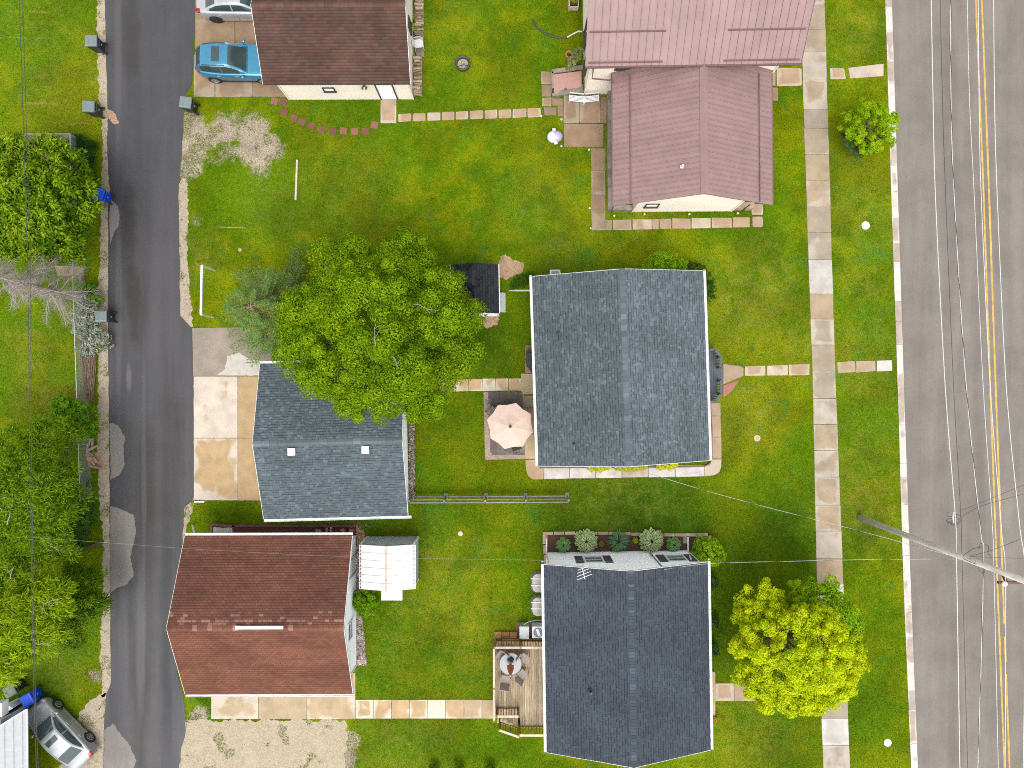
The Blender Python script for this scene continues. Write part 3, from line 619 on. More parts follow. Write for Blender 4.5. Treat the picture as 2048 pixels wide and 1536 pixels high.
for q in (rect(391, -80, 470, 20), rect(470.6, -80, 590, 20), rect(391, 20.6, 470, 110), rect(470.6, 20.6, 590, 110), rect(388, 110.6, 430, 194), rect(430.5, 110.6, 505, 194), rect(505.5, 110.6, 575, 194)): slab(da, q, M['slab_brown'], jit=.8, gap=.2)
# ---------------------------------------------------------------- buildings
def wall_mesh(mb, a, b, topf, lap=.115, z0=0.0):
    "lap siding from a to b (2D local points, outward side to the right of a->b); topf(t) gives the wall top"
    a, b = Vector(a), Vector(b); L = (b - a).length; d = (b - a) / L; n = Vector((d.y, -d.x))
    ts = np.linspace(0, 1, 61); tops = np.array([topf(t) for t in ts]); z = z0
    while z < tops.max() - .01:
        zt = z + lap; ok = tops >= min(zt, tops.max()) - lap * .6
        if not ok.any(): break
        t0, t1 = ts[ok][0], ts[ok][-1]; z2 = min(zt, tops.max())
        p, q = a + d * L * t0, a + d * L * t1; o1 = n * .016; o2 = n * .002
        mb.poly([(p.x + o1.x, p.y + o1.y, z), (q.x + o1.x, q.y + o1.y, z), (q.x + o2.x, q.y + o2.y, z2), (p.x + o2.x, p.y + o2.y, z2)])
        mb.poly([(p.x, p.y, z), (q.x, q.y, z), (q.x + o1.x, q.y + o1.y, z), (p.x + o1.x, p.y + o1.y, z)])
        z = zt
    # solid backing
    pts = [(a.x, a.y, z0), (b.x, b.y, z0)] + [((a + d*L*t).x, (a + d*L*t).y, topf(t)) for t in np.linspace(1, 0, 9)]
    mb.poly(pts)
def gable(name, label, cat, c, rot, L, W, ze, zr, oe=(.4, .4), orr=(.3, .3), roof_mat=None, wall_mat=None, style='tab', pal=None, gutters=(1, 1), trim=True, seed=1, expo=.14, tabw=.3, cap=True, thick=.10, capL=.30, gut_ext=0.0):
    "gable building, ridge along local x; oe = eave overhang (+y,-y), orr = rake overhang (+x,-x)"
    r = random.Random(seed); root = thing(name, label, cat, (c[0], c[1], 0), rot)
    hw = W / 2; sl = (zr - ze) / hw; A = math.atan(sl); Ls = math.hypot(hw, zr - ze); ca, sa = math.cos(A), math.sin(A)
    x0, x1 = -L/2 + orr[1], L/2 - orr[0]; y1, y0 = hw - oe[0], -hw + oe[1]
    zt = lambda y: zr - sl * abs(y) - thick * .9
    for nm, a, b, tf in (('wall', (x0, y0), (x1, y0), lambda t: zt(y0)), ('wall', (x1, y0), (x1, y1), lambda t: zt(y0 + (y1-y0)*t)), ('wall', (x1, y1), (x0, y1), lambda t: zt(y1)), ('wall', (x0, y1), (x0, y0), lambda t: zt(y1 + (y0-y1)*t))):
        mb = MB(); wall_mesh(mb, a, b, tf); mb.build(nm, wall_mat, root)
    for cx, cy in ((x0, y0), (x1, y0), (x1, y1), (x0, y1)):
        mb = MB(); mb.box((cx, cy, zt(cy)/2 - .01), (.09, .09, zt(cy) - .04)); mb.build('corner_trim', M['white'] if wall_mat is not M['siding_cream'] else wall_mat, root)
    def pt(sg, u, v, h): return (u, sg * (v * ca + h * sa), zr - v * sa + h * ca)
    mb = MB(); h0 = -thick
    for sg in (1, -1):
        q = [pt(sg, -L/2, 0, 0), pt(sg, L/2, 0, 0), pt(sg, L/2, Ls, 0), pt(sg, -L/2, Ls, 0)]; qb = [(p[0], p[1], p[2] - thick) for p in q]
        n = len(mb.v); mb.v += q + qb
        for f in ((0,1,2,3), (7,6,5,4), (0,4,5,1), (1,5,6,2), (2,6,7,3), (3,7,4,0)): mb.face([n + i for i in (f if sg < 0 else f[::-1])])
    roof = mb.build('roof', M['deck_under'] if style != 'metal' else roof_mat, root)
    if trim:
        for sx in (1, -1):
            for sg in (1, -1):
                mb = MB(); xo = sx * (L/2 + .012)
                a, b = pt(sg, xo, 0, -.07), pt(sg, xo, Ls, -.07); mb.bar(a, b, .02, .15); mb.build('rake_board', M['white'], roof)
    if style in ('tab', 'lam'):
        for sg in (1, -1):
            mb = MB(); nc = int(Ls / expo); ex = Ls / nc
            for k in range(nc):
                v0, v1 = k * ex, (k + 1) * ex + .004; x = -L/2 - (r.uniform(0, tabw) if style == 'lam' else (tabw/2 if k % 2 else 0)); tone = r.uniform(.96, 1.04)
                while x < L/2:
                    w = r.choice((.10, .13, .16, .2, .26)) if style == 'lam' else tabw
                    u0, u1 = max(x, -L/2), min(x + w - (.016 if style == 'tab' else .006), L/2); x += w
                    if u1 - u0 < .015: continue
                    cc, f = pal(r, k / nc, (u0 + u1) / 2, sg)
                    th = .017 + (.009 if style == 'lam' and f > 1.0 else 0) + r.uniform(0, .003)
                    mb.col = (*[max(0, q * f * tone) for q in cc], 1)
                    P4 = [pt(sg, u0, v0, .004), pt(sg, u1, v0, .004), pt(sg, u1, v1, th), pt(sg, u0, v1, th), pt(sg, u1, v1, 0), pt(sg, u0, v1, 0)]
                    n = len(mb.v); mb.v += P4
                    for fc in ((3, 5, 4, 2),): mb.face([n + i for i in (fc if sg > 0 else fc[::-1])])
                    vm = v1 - (v1 - v0) * .30; hm = .004 + (th - .004) * .70; mb.v += [pt(sg, u0, vm, hm), pt(sg, u1, vm, hm)]      # shadow line along each course painted in as a darker strip (printed on laminates)
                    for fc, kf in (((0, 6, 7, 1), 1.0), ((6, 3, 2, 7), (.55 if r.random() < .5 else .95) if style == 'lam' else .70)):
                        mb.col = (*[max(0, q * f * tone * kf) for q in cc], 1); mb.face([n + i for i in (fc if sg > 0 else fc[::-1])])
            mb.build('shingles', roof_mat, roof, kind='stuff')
        if cap:
            nc = int(L / capL); cl = L / nc
            for k in range(nc):
                cc, f = pal(r, 0, -L/2 + k*cl, 1); mb = MB(); f *= r.uniform(.95, 1.12) * (1.12 if capL > .2 else r.choice((1.0, 1.08, 1.15, 1.4)))
                mb.col = (*[q * f for q in cc], 1); xa, xb = -L/2 + k*cl, -L/2 + (k + 1)*cl + .01; hw_ = .15
                a, b, c_ = pt(1, xa, hw_, .02), (xa, 0, zr + .03), pt(-1, xa, hw_, .02); d, e, g = pt(1, xb, hw_, .032), (xb, 0, zr + .045), pt(-1, xb, hw_, .032)
                mb.poly([a, b, e, d]); mb.poly([b, c_, g, e]); mb.poly([d, e, (xb, 0, zr), pt(1, xb, hw_, 0)]); mb.poly([e, g, pt(-1, xb, hw_, 0), (xb, 0, zr)]); mb.poly([a, d, pt(1, xb, hw_, 0), pt(1, xa, hw_, 0)]); mb.poly([c_, pt(-1, xa, hw_, 0), pt(-1, xb, hw_, 0), g])
                mb.build('ridge_shingle', roof_mat, roof)
    if style == 'metal':
        pw = tabw; npn = max(1, round(L / pw)); pw = L / npn
        for sg in (1, -1):
            mb = MB(); a = .0
            prof = [(0.0, .004), (pw - .05, .004), (pw - .04, .045), (pw - .015, .045), (pw - .005, .004), (pw, .004)]
            for i in range(len(prof) - 1):
                (ua, ha), (ub, hb) = prof[i], prof[i+1]
                q = [pt(sg, ua, 0, ha), pt(sg, ub, 0, hb), pt(sg, ub, Ls + .03, hb), pt(sg, ua, Ls + .03, ha)]; mb.poly(q if sg < 0 else q[::-1])
            q = [pt(sg, pw - .05, Ls + .03, .0), pt(sg, pw - .04, Ls + .03, .045), pt(sg, pw - .015, Ls + .03, .045), pt(sg, pw - .005, Ls + .03, 0)]; mb.poly(q)
            me = mb.mesh('roof_panel'); me.materials.append(roof_mat)
            for k in range(npn): child('roof_panel', me, None, roof, (-L/2 + k * pw, 0, 0))
        if cap:
            mb = MB(); xa, xb = -L/2 - .02, L/2 + .02
            sec = lambda x: [pt(1, x, .20, .03), pt(1, x, .19, .06), (x, 0, zr + .085), pt(-1, x, .19, .06), pt(-1, x, .20, .03)]
            s0, s1 = sec(xa), sec(xb); n = len(mb.v); mb.v += s0 + s1
            for i in range(4): mb.face((n + i, n + i + 1, n + 6 + i, n + 5 + i))
            mb.face(range(n, n + 5)); mb.face(list(range(n + 5, n + 10))[::-1]); mb.build('ridge_cap', roof_mat, roof)
    for sg, on in ((1, gutters[0]), (-1, gutters[1])):
        if not on: continue
        mb = MB(); yb = sg * (hw + .035); z = ze - .045; gm = M['white'] if on == 1 else on; xe = gut_ext
        mb.box((xe/2, yb - sg*.005, z - .07), (L + .04 + xe, .012, .15)); mb.box((xe/2, yb + sg*.115, z - .03), (L + .04 + xe, .016, .09)); mb.box((xe/2, yb + sg*.055, z - .045), (L + .03 + xe, .11, .012))
        g = mb.build('gutter', gm, root)
        for k in range(int(L / .9) + 1):
            mb = MB(); mb.box((-L/2 + .15 + k * .9, yb + sg*.055, z + .004), (.025, .115, .008)); mb.build('gutter_strap', gm, g)
    root['_'] = 0; del root['_']
    info = dict(x0=x0, x1=x1, y0=y0, y1=y1, pt=pt, Ls=Ls, roof=roof, zt=zt, L=L, hw=hw, zr=zr)
    return root, info
def window(root, side, u, z, w, h, info, frame=None, name='window', mullion=0, pane=None):
    "window on a wall: side in 'SNEW' of the local frame"
    frame = frame or M['white']
    base = {'S': (u, info['y0'], 0), 'N': (u, info['y1'], math.pi), 'E': (info['x1'], u, math.pi/2), 'W': (info['x0'], u, -math.pi/2)}[side]
    T = Matrix.Translation((base[0], base[1], z)) @ Matrix.Rotation(base[2], 4, 'Z')
    def tb(mb):
        mb.v = [tuple(T @ Vector(v)) for v in mb.v]; return mb
    mb = MB(); t = .07
    for cx, cz, sx, sz in ((0, h/2 + t/2, w + 2*t, t), (0, -h/2 - t/2, w + 2*t, t), (-w/2 - t/2, 0, t, h), (w/2 + t/2, 0, t, h)): mb.box((cx, -.035, cz), (sx, .06, sz))
    f = tb(mb).build(name, frame, root)
    mb = MB(); mb.box((0, -.022, 0), (w, .01, h)); tb(mb).build('pane' if name == 'window' else 'door_leaf', pane or M['glass'], f)
    if mullion: mb = MB(); mb.box((0, -.04, 0), (w, .02, .045)); tb(mb).build('sash_bar', frame, f)
    if name == 'window': mb = MB(); mb.box((0, -.06, -h/2 - t - .02), (w + .22, .10, .035)); tb(mb).build('sill', frame, f)
    return f, T
def wall_box(root, side, u, z, d, info, name, mat, off=.02):
    base = {'S': (u, info['y0'], 0), 'N': (u, info['y1'], math.pi), 'E': (info['x1'], u, math.pi/2), 'W': (info['x0'], u, -math.pi/2)}[side]
    T = Matrix.Translation((base[0], base[1], z)) @ Matrix.Rotation(base[2], 4, 'Z'); mb = MB(); mb.box((0, -off - d[1]/2, 0), d)
    mb.v = [tuple(T @ Vector(v)) for v in mb.v]; return mb.build(name, mat, root)

def pal_slate(r, t, u, sg):
    f = r.choice((.9, .95, 1.0, 1.0, 1.0, 1.04, 1.15, 1.32)); return (0.096, 0.121, 0.132), f * r.uniform(.95, 1.05)
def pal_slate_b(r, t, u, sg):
    f = r.choice((.88, .94, .98, 1.0, 1.03, 1.12, 1.3)) * (.92 if sg > 0 else 1.08); return (0.098, 0.122, 0.133), f * r.uniform(.95, 1.05)  # slope lighting put into the tone: west side darker, east lighter
def pal_char(r, t, u, sg):
    f = r.choice((.92, .96, 1.0, 1.0, 1.04, 1.1)); return (0.060, 0.072, 0.089), f * r.uniform(.97, 1.03)
def pal_brown(r, t, u, sg):
    f = r.choice((.86, .94, 1.0, 1.0, 1.06, 1.12)); c = r.choice(((0.098, 0.054, 0.041), (0.098, 0.054, 0.041), (0.09, 0.057, 0.047), (0.110, 0.057, 0.039))); return c, f
def pal_red(r, t, u, sg):
    f = r.choice((.88, .95, 1.0, 1.0, 1.05, 1.12)); c = (0.160, 0.069, 0.047) if sg > 0 else (0.176, 0.073, 0.048)  # light on the slopes painted in: north base colour darker than south
    if sg > 0 and t < .15 and r.random() < (.55 if .03 < t < .08 else .10): return (0.27, 0.15, 0.12), r.uniform(.85, 1.15)   # pale repaired tabs near the ridge
    return c, f

# A brown garage at the top
A, ia = gable('brown_garage', 'cream garage with brown shingle roof beside the two parked cars', 'garage', (-9.36, 19.33), R(.2), 7.85, 6.7, 2.6, 4.3, (.25, .25), (.2, .6), M['shingle_brown'], M['siding_cream'], 'tab', pal_brown, (0, 0), trim=True, seed=2, expo=.145, tabw=.30, capL=.4)
window(A, 'S', -.72, 1.4, .52, .36, ia, M['dark_trim'], pane=M['siding_white'])
f, T = window(A, 'S', 2.38, 1.02, .86, 2.0, ia, M['dark_trim'], 'door', pane=M['siding_white'])
mb = MB(); mb.blob((0, 0, 0), .035, jit=0); mb.v = [tuple(T @ Vector((v[0] + .33, v[1] - .06, v[2]))) for v in mb.v]; mb.build('door_handle', M['galv'], f)
window(A, 'E', .3, 1.6, .55, .7, ia, M['dark_trim'])
lamp = wall_box(A, 'S', 1.32, 1.95, (.12, .08, .12), ia, 'wall_lamp', M['dark_trim'])
for dx in (-.1, .1): wall_box(A, 'S', 1.32 + dx, 1.88, (.09, .14, .09), ia, 'lamp_head', M['dark_trim'], .09)
mb = MB(); mb.lathe([(.36, .031), (.36, .045), (0.01, .046)], 18); mb.v = [(v[0], min(v[1], .0), v[2]) for v in mb.v]
o = mb.build('door_mat', simple('patterned_mat', (0.36, 0.27, 0.25), .9, .35, 14), label='half round patterned door mat at the garage side door', cat='mat'); p = P(779, 201); o.location = (p.x, p.y, .005)

# B mauve metal roofed house: main block and lower wing
B, ib = gable('metal_roof_house', 'cream house with mauve standing seam metal roof beside the sidewalk', 'house', (8.93, 20.97), R(.9), 10.75, 10.2, 5.2, 9.0, (.6, .72), (.45, .5), M['metal_mauve'], M['siding_cream'], 'metal', None, (0, 0), trim=False, tabw=.37, cap=True)
wB = Matrix.Rotation(R(.9), 4, 'Z')
def pmb(info, sg, v, u0, u1, hh=.06, w=.05):
    mb = MB(); mb.bar(info['pt'](sg, u0, v, hh), info['pt'](sg, u1, v, hh), w, .05); return mb
for v, u0, u1 in ((info_v, a, b) for info_v in (ib['Ls'] - 1.52, ib['Ls'] - .14) for a, b in ((-5.25, -1.55), (1.45, 5.2))): pmb(ib, -1, v, u0, u1).build('snow_guard', M['mauve_dark'], ib['roof'])
mb = MB(); mb.box((0, -5.1 - .05, 5.12), (10.75, .10, .10)); mb.build('gutter', M['mauve_dark'], B)
window(B, 'W', -1.75, 1.6, .9, 1.4, ib, M['dark_trim']); window(B, 'W', -3.3, 1.6, .7, 1.2, ib, M['dark_trim'])
window(B, 'S', -3.1, 3.5, .85, .5, ib, M['dark_trim'])
mb = MB(); mb.tube([P(1187, 137, 3.3), P(1184, 157, 3.0), P(1225, 161, 2.9), P(1228, 175, 2.7)], .045, 6); mb.build('downspout', M['mauve_dark'], B, world=True)
# wing
Wn, iw = gable('wing', None, None, (9.56, 13.12), R(90.4), 7.3, 8.38, 2.8, 5.1, (1.45, 1.3), (.0, .37), M['metal_mauve'], M['siding_cream'], 'metal', None, (0, 0), trim=False, tabw=.272, cap=True)
for sg in (1, -1): pmb(iw, sg, iw['Ls'] - .95, -3.62, 3.1, .065, .045).build('snow_guard', M['mauve_dark'], iw['roof'])
for sg in (1, -1): mb = MB(); mb.box((0, sg * 4.24, 2.74), (7.2, .09, .09)); mb.build('gutter', M['mauve_dark'], Wn)
f, T = window(Wn, 'W', 1.9, 1.5, .62, .55, iw, M['dark_trim'], pane=M['siding_white'])
mb = MB(); c = iw['pt'](1, -2.15, 1.15, 0); mb.box((c[0], c[1], c[2] + .05), (.16, .16, .03)); mb.lathe([(.05, 0), (.05, .32)], 10, (c[0], c[1], c[2])); mb.build('vent_pipe', M['white'], iw['roof'])
for ch in list(Wn.children):
    ch.parent = B; ch.matrix_parent_inverse = wm(B).inverted() @ wm(Wn)
bpy.data.objects.remove(Wn)
# low concrete porch walls and corner pieces under the wing eaves
mb = MB(); mb.prism(wpoly([(1213, 192), (1227, 192), (1229, 424), (1214, 424)]), 0, .55); mb.build('porch_wall', M['stone_grey'], B, world=True)
mb = MB(); mb.prism(wpoly([(1229, 414), (1266, 414), (1266, 424), (1229, 424)]), 0, .5); mb.build('porch_wall', M['stone_grey'], B, world=True)
mb = MB(); mb.prism(wpoly([(1460, 409), (1503, 409), (1503, 421), (1460, 421)]), 0, .5); mb.build('porch_wall', M['slab_tan'], B, world=True)
mb = MB(); mb.tube([P(1223, 426, .3), P(1224, 418, 1.2), P(1228, 412, 2.6)], .035, 6); mb.build('downspout', M['mauve_dark'], B, world=True)
mb = MB(); mb.tube([P(1485, 424, .1), P(1490, 417, .5), P(1500, 409, 2.4)], .035, 6); mb.build('downspout', M['wire_dark'], B, world=True)
EXCL.append((wpoly([(1227, 130), (1520, 120), (1510, 420), (1228, 424)]), 0)); EXCL.append((wpoly([(1163, -60), (1520, -60), (1520, 180), (1166, 190)]), 0))
# cellar bulkhead
cb = thing('cellar_bulkhead', 'dusty pink cellar door on a concrete surround beside the house', 'cellar door', P(1133, 163))
mb = MB()
for q in ([(1103, 143), (1164, 134), (1165, 143), (1103, 151)], [(1104, 181), (1165, 172), (1166, 188), (1104, 196)], [(1102, 147), (1106, 147), (1107, 190), (1103, 190)]): mb.prism(wpoly(q), 0, .28)
mb.build('surround', M['stone_grey'], cb, world=True)
mb = MB(); a, b, c, d = P(1105, 149, .26), P(1163, 142, .55), P(1163, 174, .55), P(1106, 183, .26); mb.poly([d, c, b, a]); mb.poly([(q.x, q.y, q.z - .05) for q in (a, b, c, d)]); mb.build('door_leaf', M['cellar'], cb, world=True)
mb = MB(); mb.box(P(1131, 178, .44), (.14, .05, .04)); mb.build('door_handle', M['dark_trim'], cb, world=True)
EXCL.append((wpoly(rect(1102, 136, 1166, 196)), 0))
# white bench seat slats seen from above
bn = thing('garden_bench', 'white slatted garden bench standing by the cream house wall', 'bench', P(1168, 197))
bn_pts = [(P(1139, 191, .45), P(1167, 194, .45), .45), (P(1169, 194, .45), P(1197, 191, .45), .45)]
for (a, b, z) in bn_pts:
    for k in range(5):
        mb = MB(); o_ = Vector((0, -.07 * k, 0)); mb.bar(a + o_, b + o_, .045, .025); mb.build('slat', M['plastic_white'], bn, world=True)
    for e in (a, b):
        mb = MB(); mb.box((e.x, e.y - .14, .42), (.04, .36, .06)); mb.box((e.x, e.y - .02, .21), (.05, .05, .42)); mb.box((e.x, e.y - .28, .21), (.05, .05, .42)); mb.build('leg', M['plastic_white'], bn, world=True)
mb = MB()
for (a, b, z) in bn_pts: mb.bar(a + Vector((0, .06, .25)), b + Vector((0, .06, .25)), .04, .06)
mb.build('backrest', M['plastic_white'], bn, world=True)

# C grey house in the middle
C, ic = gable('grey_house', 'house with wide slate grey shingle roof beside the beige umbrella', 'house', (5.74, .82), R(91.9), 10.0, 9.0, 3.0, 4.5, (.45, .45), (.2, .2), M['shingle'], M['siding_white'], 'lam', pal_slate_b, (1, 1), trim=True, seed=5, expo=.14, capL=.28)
for (u, v) in ((1.95, 3.45), (-3.85, 2.8)):
    mb = MB(); c = ic['pt'](1, u, v, 0); mb.lathe([(.09, 0), (.085, .05), (.045, .07), (.045, .30)], 10, c); mb.build('vent_pipe', M['black'], ic['roof'])
mb = MB(); mb.tube([P(1066, 581, 2.7), P(1062, 581, 2.5), P(1019, 581, .12)], .045, 6); mb.build('downspout', M['white'], C, world=True)
mb = MB(); q = wpoly([(1082, 931), (1412, 922), (1424, 922), (1424, 908), (1419, 800), (1414, 800), (1414, 918), (1080, 924)]); mb.sheet(q, .012); mb.build('mulch_bed', M['mulch'], sh, world=True); EXCL.append((q, 0))
mb = MB(); mb.prism(wpoly([(1078, 924), (1410, 916), (1410, 900), (1078, 900)]), 0, .02); mb.build('mulch_bed', M['mulch'], sh, world=True)
mb = MB(); ps = [P(1079, 935), P(1350, 934), P(1408, 932), P(1418, 928), P(1423, 919), P(1423, 860), P(1420, 806)]
for a, b in zip(ps[:-1], ps[1:]): mb.bar(a + Vector((0, 0, .04)), b + Vector((0, 0, .04)), .06, .10)
mb.build('bed_edging', M['rust'], label='red edging round the bed of the grey house', cat='edging')
EXCL.append((wpoly([(1078, 560), (1400, 550), (1412, 915), (1082, 925)]), 0))
# front porch, navy
po = thing('front_porch', 'navy painted front porch with railing and step on the grey house', 'porch', P(1430, 752))
for k in range(6):
    mb = MB(); x0 = 1405 + k * 4.6; a, b = (700, 802) if k < 5 else (712, 790); mb.prism(wpoly(rect(x0, a, x0 + 4.3, b)), .0, .40); mb.build('board', M['navy'], po, world=True)
out_ = [(1418, 700), (1429, 699), (1441, 713), (1441, 735)]; out2 = [(1442, 760), (1442, 788), (1430, 803), (1418, 804)]
for path in (out_, out2):
    for (a, b) in zip(path[:-1], path[1:]):
        A3, B3 = P(*a, 1.25), P(*b, 1.25); mb = MB(); mb.bar(A3, B3, .13, .05); mb.build('handrail', M['navy'], po, world=True)
        n = max(2, int((B3 - A3).length / .13))
        for i in range(n):
            q = A3.lerp(B3, (i + .5) / n); mb = MB(); mb.box((q.x, q.y, .80), (.035, .035, .86)); mb.build('baluster', M['navy'], po, world=True)
    for a in path:
        q = P(*a, 1.0); mb = MB(); mb.box((q.x, q.y, .65), (.09, .09, 1.28)); mb.build('post', M['navy'], po, world=True)
mb = MB(); mb.prism(wpoly(rect(1431, 731, 1445, 762)), 0, .2); mb.build('step', M['navy'], po, world=True)
EXCL.append((wpoly(rect(1405, 698, 1444, 805)), 0))

# D grey garage
D, idd = gable('grey_garage', 'white garage with slate grey shingle roof under the big tree', 'garage', (-9.49, -2.98), R(1.4), 7.68, 8.25, 2.6, 3.95, (.4, .4), (.33, .3), M['shingle'], M['siding_white'], 'lam', pal_slate, (1, 1), trim=True, seed=8, expo=.14, capL=.42, gut_ext=.16)
for u in (-1.85, 1.95):
    mb = MB(); c = idd['pt'](-1, u, .48, 0); mb.box((c[0], c[1], c[2] + .10), (.34, .34, .16)); mb.box((c[0], c[1], c[2] + .185), (.38, .38, .02)); mb.build('roof_vent', M['white'], idd['roof'])
EXCL.append((wpoly([(530, 750), (818, 750), (818, 1020), (530, 1020)]), 0))
# E brown garage, bottom left
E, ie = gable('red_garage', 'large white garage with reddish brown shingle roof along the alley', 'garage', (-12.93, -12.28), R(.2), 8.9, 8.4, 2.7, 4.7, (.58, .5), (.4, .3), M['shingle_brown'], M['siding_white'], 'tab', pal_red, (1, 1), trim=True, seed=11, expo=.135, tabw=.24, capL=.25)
mb = MB(); a, b = ie['pt'](1, -.95, .02, .09), ie['pt'](1, 1.45, .02, .09); mb.bar(a, b, .16, .07); mb.build('ridge_vent', M['white'], ie['roof'])
window(E, 'E', -1.2, 1.6, .85, .9, ie, M['white'], mullion=1); f, T = window(E, 'E', 2.1, 1.05, .86, 2.0, ie, M['white'], 'door', pane=M['siding_white'])
mb = MB(); mb.tube([P(390, 1071, 2.5), P(385, 1051, .12)], .05, 6); mb.build('downspout', M['white'], E, world=True)
EXCL.append((wpoly(rect(372, 1072, 712, 1390)), 0))
# F charcoal house
F, if_ = gable('charcoal_house', 'white house with charcoal shingle roof beside the wooden deck', 'house', (6.08, -14.41), R(90.9), 9.9, 8.62, 3.0, 4.6, (.25, .38), (.08, .15), M['shingle_dark'], M['siding_white'], 'lam', pal_char, (1, 1), trim=True, seed=14, expo=.14, capL=.16)
for (pxc) in (1187, 1352):
    wx = (pxc - 1024) * S * (1 - 1.85 / H); u = 6.0 - wx
    window(F, 'E', u, 1.85, .9, 1.25, if_, M['white'], mullion=1)
    for s_ in (-1, 1): wall_box(F, 'E', u + s_ * .78, 1.85, (.42, .04, 1.45), if_, 'shutter', M['shutter'], .02)
mb = MB(); c = if_['pt'](1, -1.35 + .0, 2.2, 0); mb.lathe([(.15, 0), (.13, .05), (.06, .09), (.06, .38), (.05, .38)], 12, c); mb.build('vent_pipe', M['black'], if_['roof'])
# electric mast on the gable wall
mb = MB(); mb.tube([P(1302, 1108, .9), P(1304, 1112, 1.4)], .09, 8); mb.build('meter_box', M['galv'], F, world=True)
mb = MB(); mb.tube([P(1303, 1109, 1.3), P(1329, 1139, 4.1)], .03, 6); mb.build('service_mast', M['dark_trim'], F, world=True)
for (x, y0_, y1_) in ((1093, 1075, 1107), (1376, 1072, 1104)):
    mb = MB(); mb.tube([P(x, y0_ + 2, .12), P(x, y1_, .15), P(x + (2 if x < 1200 else 6), y1_ + 14, 2.4)], .045, 6); mb.build('downspout', M['white'], F, world=True)
for i, (q) in enumerate((rect(1087, 1064, 1095, 1082), rect(1365, 1066, 1374, 1086))):
    mb = MB(); mb.prism(wpoly(q), .0, .10); mb.build('splash_block', M['stone_grey'], label=('grey splash block at the left end of the garden bed', 'grey splash block at the right end of the garden bed')[i], cat='splash block')
# antenna
an = thing('roof_antenna', 'pale television antenna on the charcoal roof', 'antenna', P(1168, 1150, 3.9))
mb = MB(); mb.tube([P(1164, 1130, 3.3), P(1170, 1142, 4.5)], .02, 6); mb.build('mast', M['wire_pale'], an, world=True)
mb = MB(); mb.bar(P(1164, 1134, 4.5), P(1170, 1159, 4.6), .03); mb.build('boom', M['wire_pale'], an, world=True)
for (x, y, l) in ((1164.5, 1137, 10), (1166, 1142, 13), (1167.5, 1148, 15), (1169, 1154, 17)):
    mb = MB(); mb.bar(P(x - l*.9, y + l*.35, 4.55), P(x + l*.9, y - l*.35, 4.55), .022); mb.build('element', M['wire_pale'], an, world=True)
EXCL.append((wpoly(rect(1092, 1103, 1410, 1520)), 0))
# G white garden shed
G, ig = gable('white_shed', 'small white metal garden shed with ramp beside the red garage', 'shed', (-6.78, -9.93), R(90), 2.42, 3.02, 1.85, 2.25, (.08, .08), (-.02, .06), M['metal_white'], M['metal_grey'], 'metal', None, (0, 0), trim=False, tabw=.40, cap=False)
mb = MB(); mb.bar((-1.21, 0, 2.29), (1.21, 0, 2.29), .10, .03); mb.build('ridge_cap', simple('tan_strip', (0.55, 0.42, 0.28), .7, .3, 5), ig['roof'])
for sg in (1, -1):
    for k in range(12): mb = MB(); c = ig['pt'](sg, -1.12 + k*.2, 1.5, .02); mb.box(c, (.10, .05, .03)); mb.build('eave_clip', M['rust'], ig['roof'])
mb = MB(); mb.prism(wpoly(rect(763, 1176, 805, 1200)), 0, .07); mb.build('ramp', M['plastic_white'], G, world=True)
EXCL.append((wpoly(rect(720, 1078, 837, 1180)), 0)); EXCL.append((wpoly(rect(760, 1175, 806, 1202)), 0))
# H black shed under the tree
def pal_black(r, t, u, sg): return (0.030, 0.032, 0.036), r.choice((.7, .9, 1.0, 1.1)) * (1.0 if sg < 0 else r.choice((.6, 1, 1.6)))
Hh, ih = gable('black_shed', 'small shed with black shingle roof at the edge of the big tree', 'shed', (-2.0, 5.13), R(91), 2.66, 2.6, 2.1, 2.6, (.08, .08), (.06, .06), M['shingle_dark'], M['siding_white'], 'tab', pal_black, (0, 0), trim=False, seed=21, tabw=.25, cap=False)
for sg in (1, -1): mb = MB(); mb.bar(ih['pt'](sg, -1.33, ih['Ls'] + .02, -.02), ih['pt'](sg, 1.33, ih['Ls'] + .02, -.02), .04, .10); mb.build('eave_board', M['white'], ih['roof'])
mb = MB(); mb.prism(wpoly(rect(1000, 586, 1011, 625)), 0, .14); mb.prism(wpoly(rect(1000, 586, 1006, 625)), .14, .24); mb.build('shed_step', M['metal_box'], Hh, world=True)
EXCL.append((wpoly(rect(905, 535, 1000, 628)), 0))
# I pale metal building in the bottom left corner
I = thing('pale_metal_shed', 'pale grey ribbed metal shed in the corner behind the silver car', 'shed', P(20, 1480))
ft = [(58, 1404), (58, 1640), (-90, 1640), (-90, 1470)]
mb = MB(); mb.prism(wpoly(ft), 0, 2.2); mb.build('wall', M['metal_grey'], I, world=True)
rp = [P(54, 1418, 2.3), P(56, 1720, 2.3), P(-110, 1720, 3.3), P(-110, 1520, 3.3)]
mb = MB(); mb.poly([tuple(p) for p in rp][::-1]); mb.poly([(p.x, p.y, p.z - .08) for p in rp]); 
for a, b in zip(rp, rp[1:] + rp[:1]): mb.poly([a, b, (b.x, b.y, b.z - .08), (a.x, a.y, a.z - .08)])
M['metal_dull'] = simple('dull_roof_metal', (0.36, 0.385, 0.40), .5, .08); rf = mb.build('roof', M['metal_dull'], I, world=True)
for k in range(9):
    t = (k + .5) / 9; a = rp[0].lerp(rp[3], t); b = rp[1].lerp(rp[2], t); mb = MB(); mb.bar(a + Vector((0, 0, .015)), b + Vector((0, 0, .015)), .03, .03); mb.build('rib', M['metal_dull'], rf, world=True)
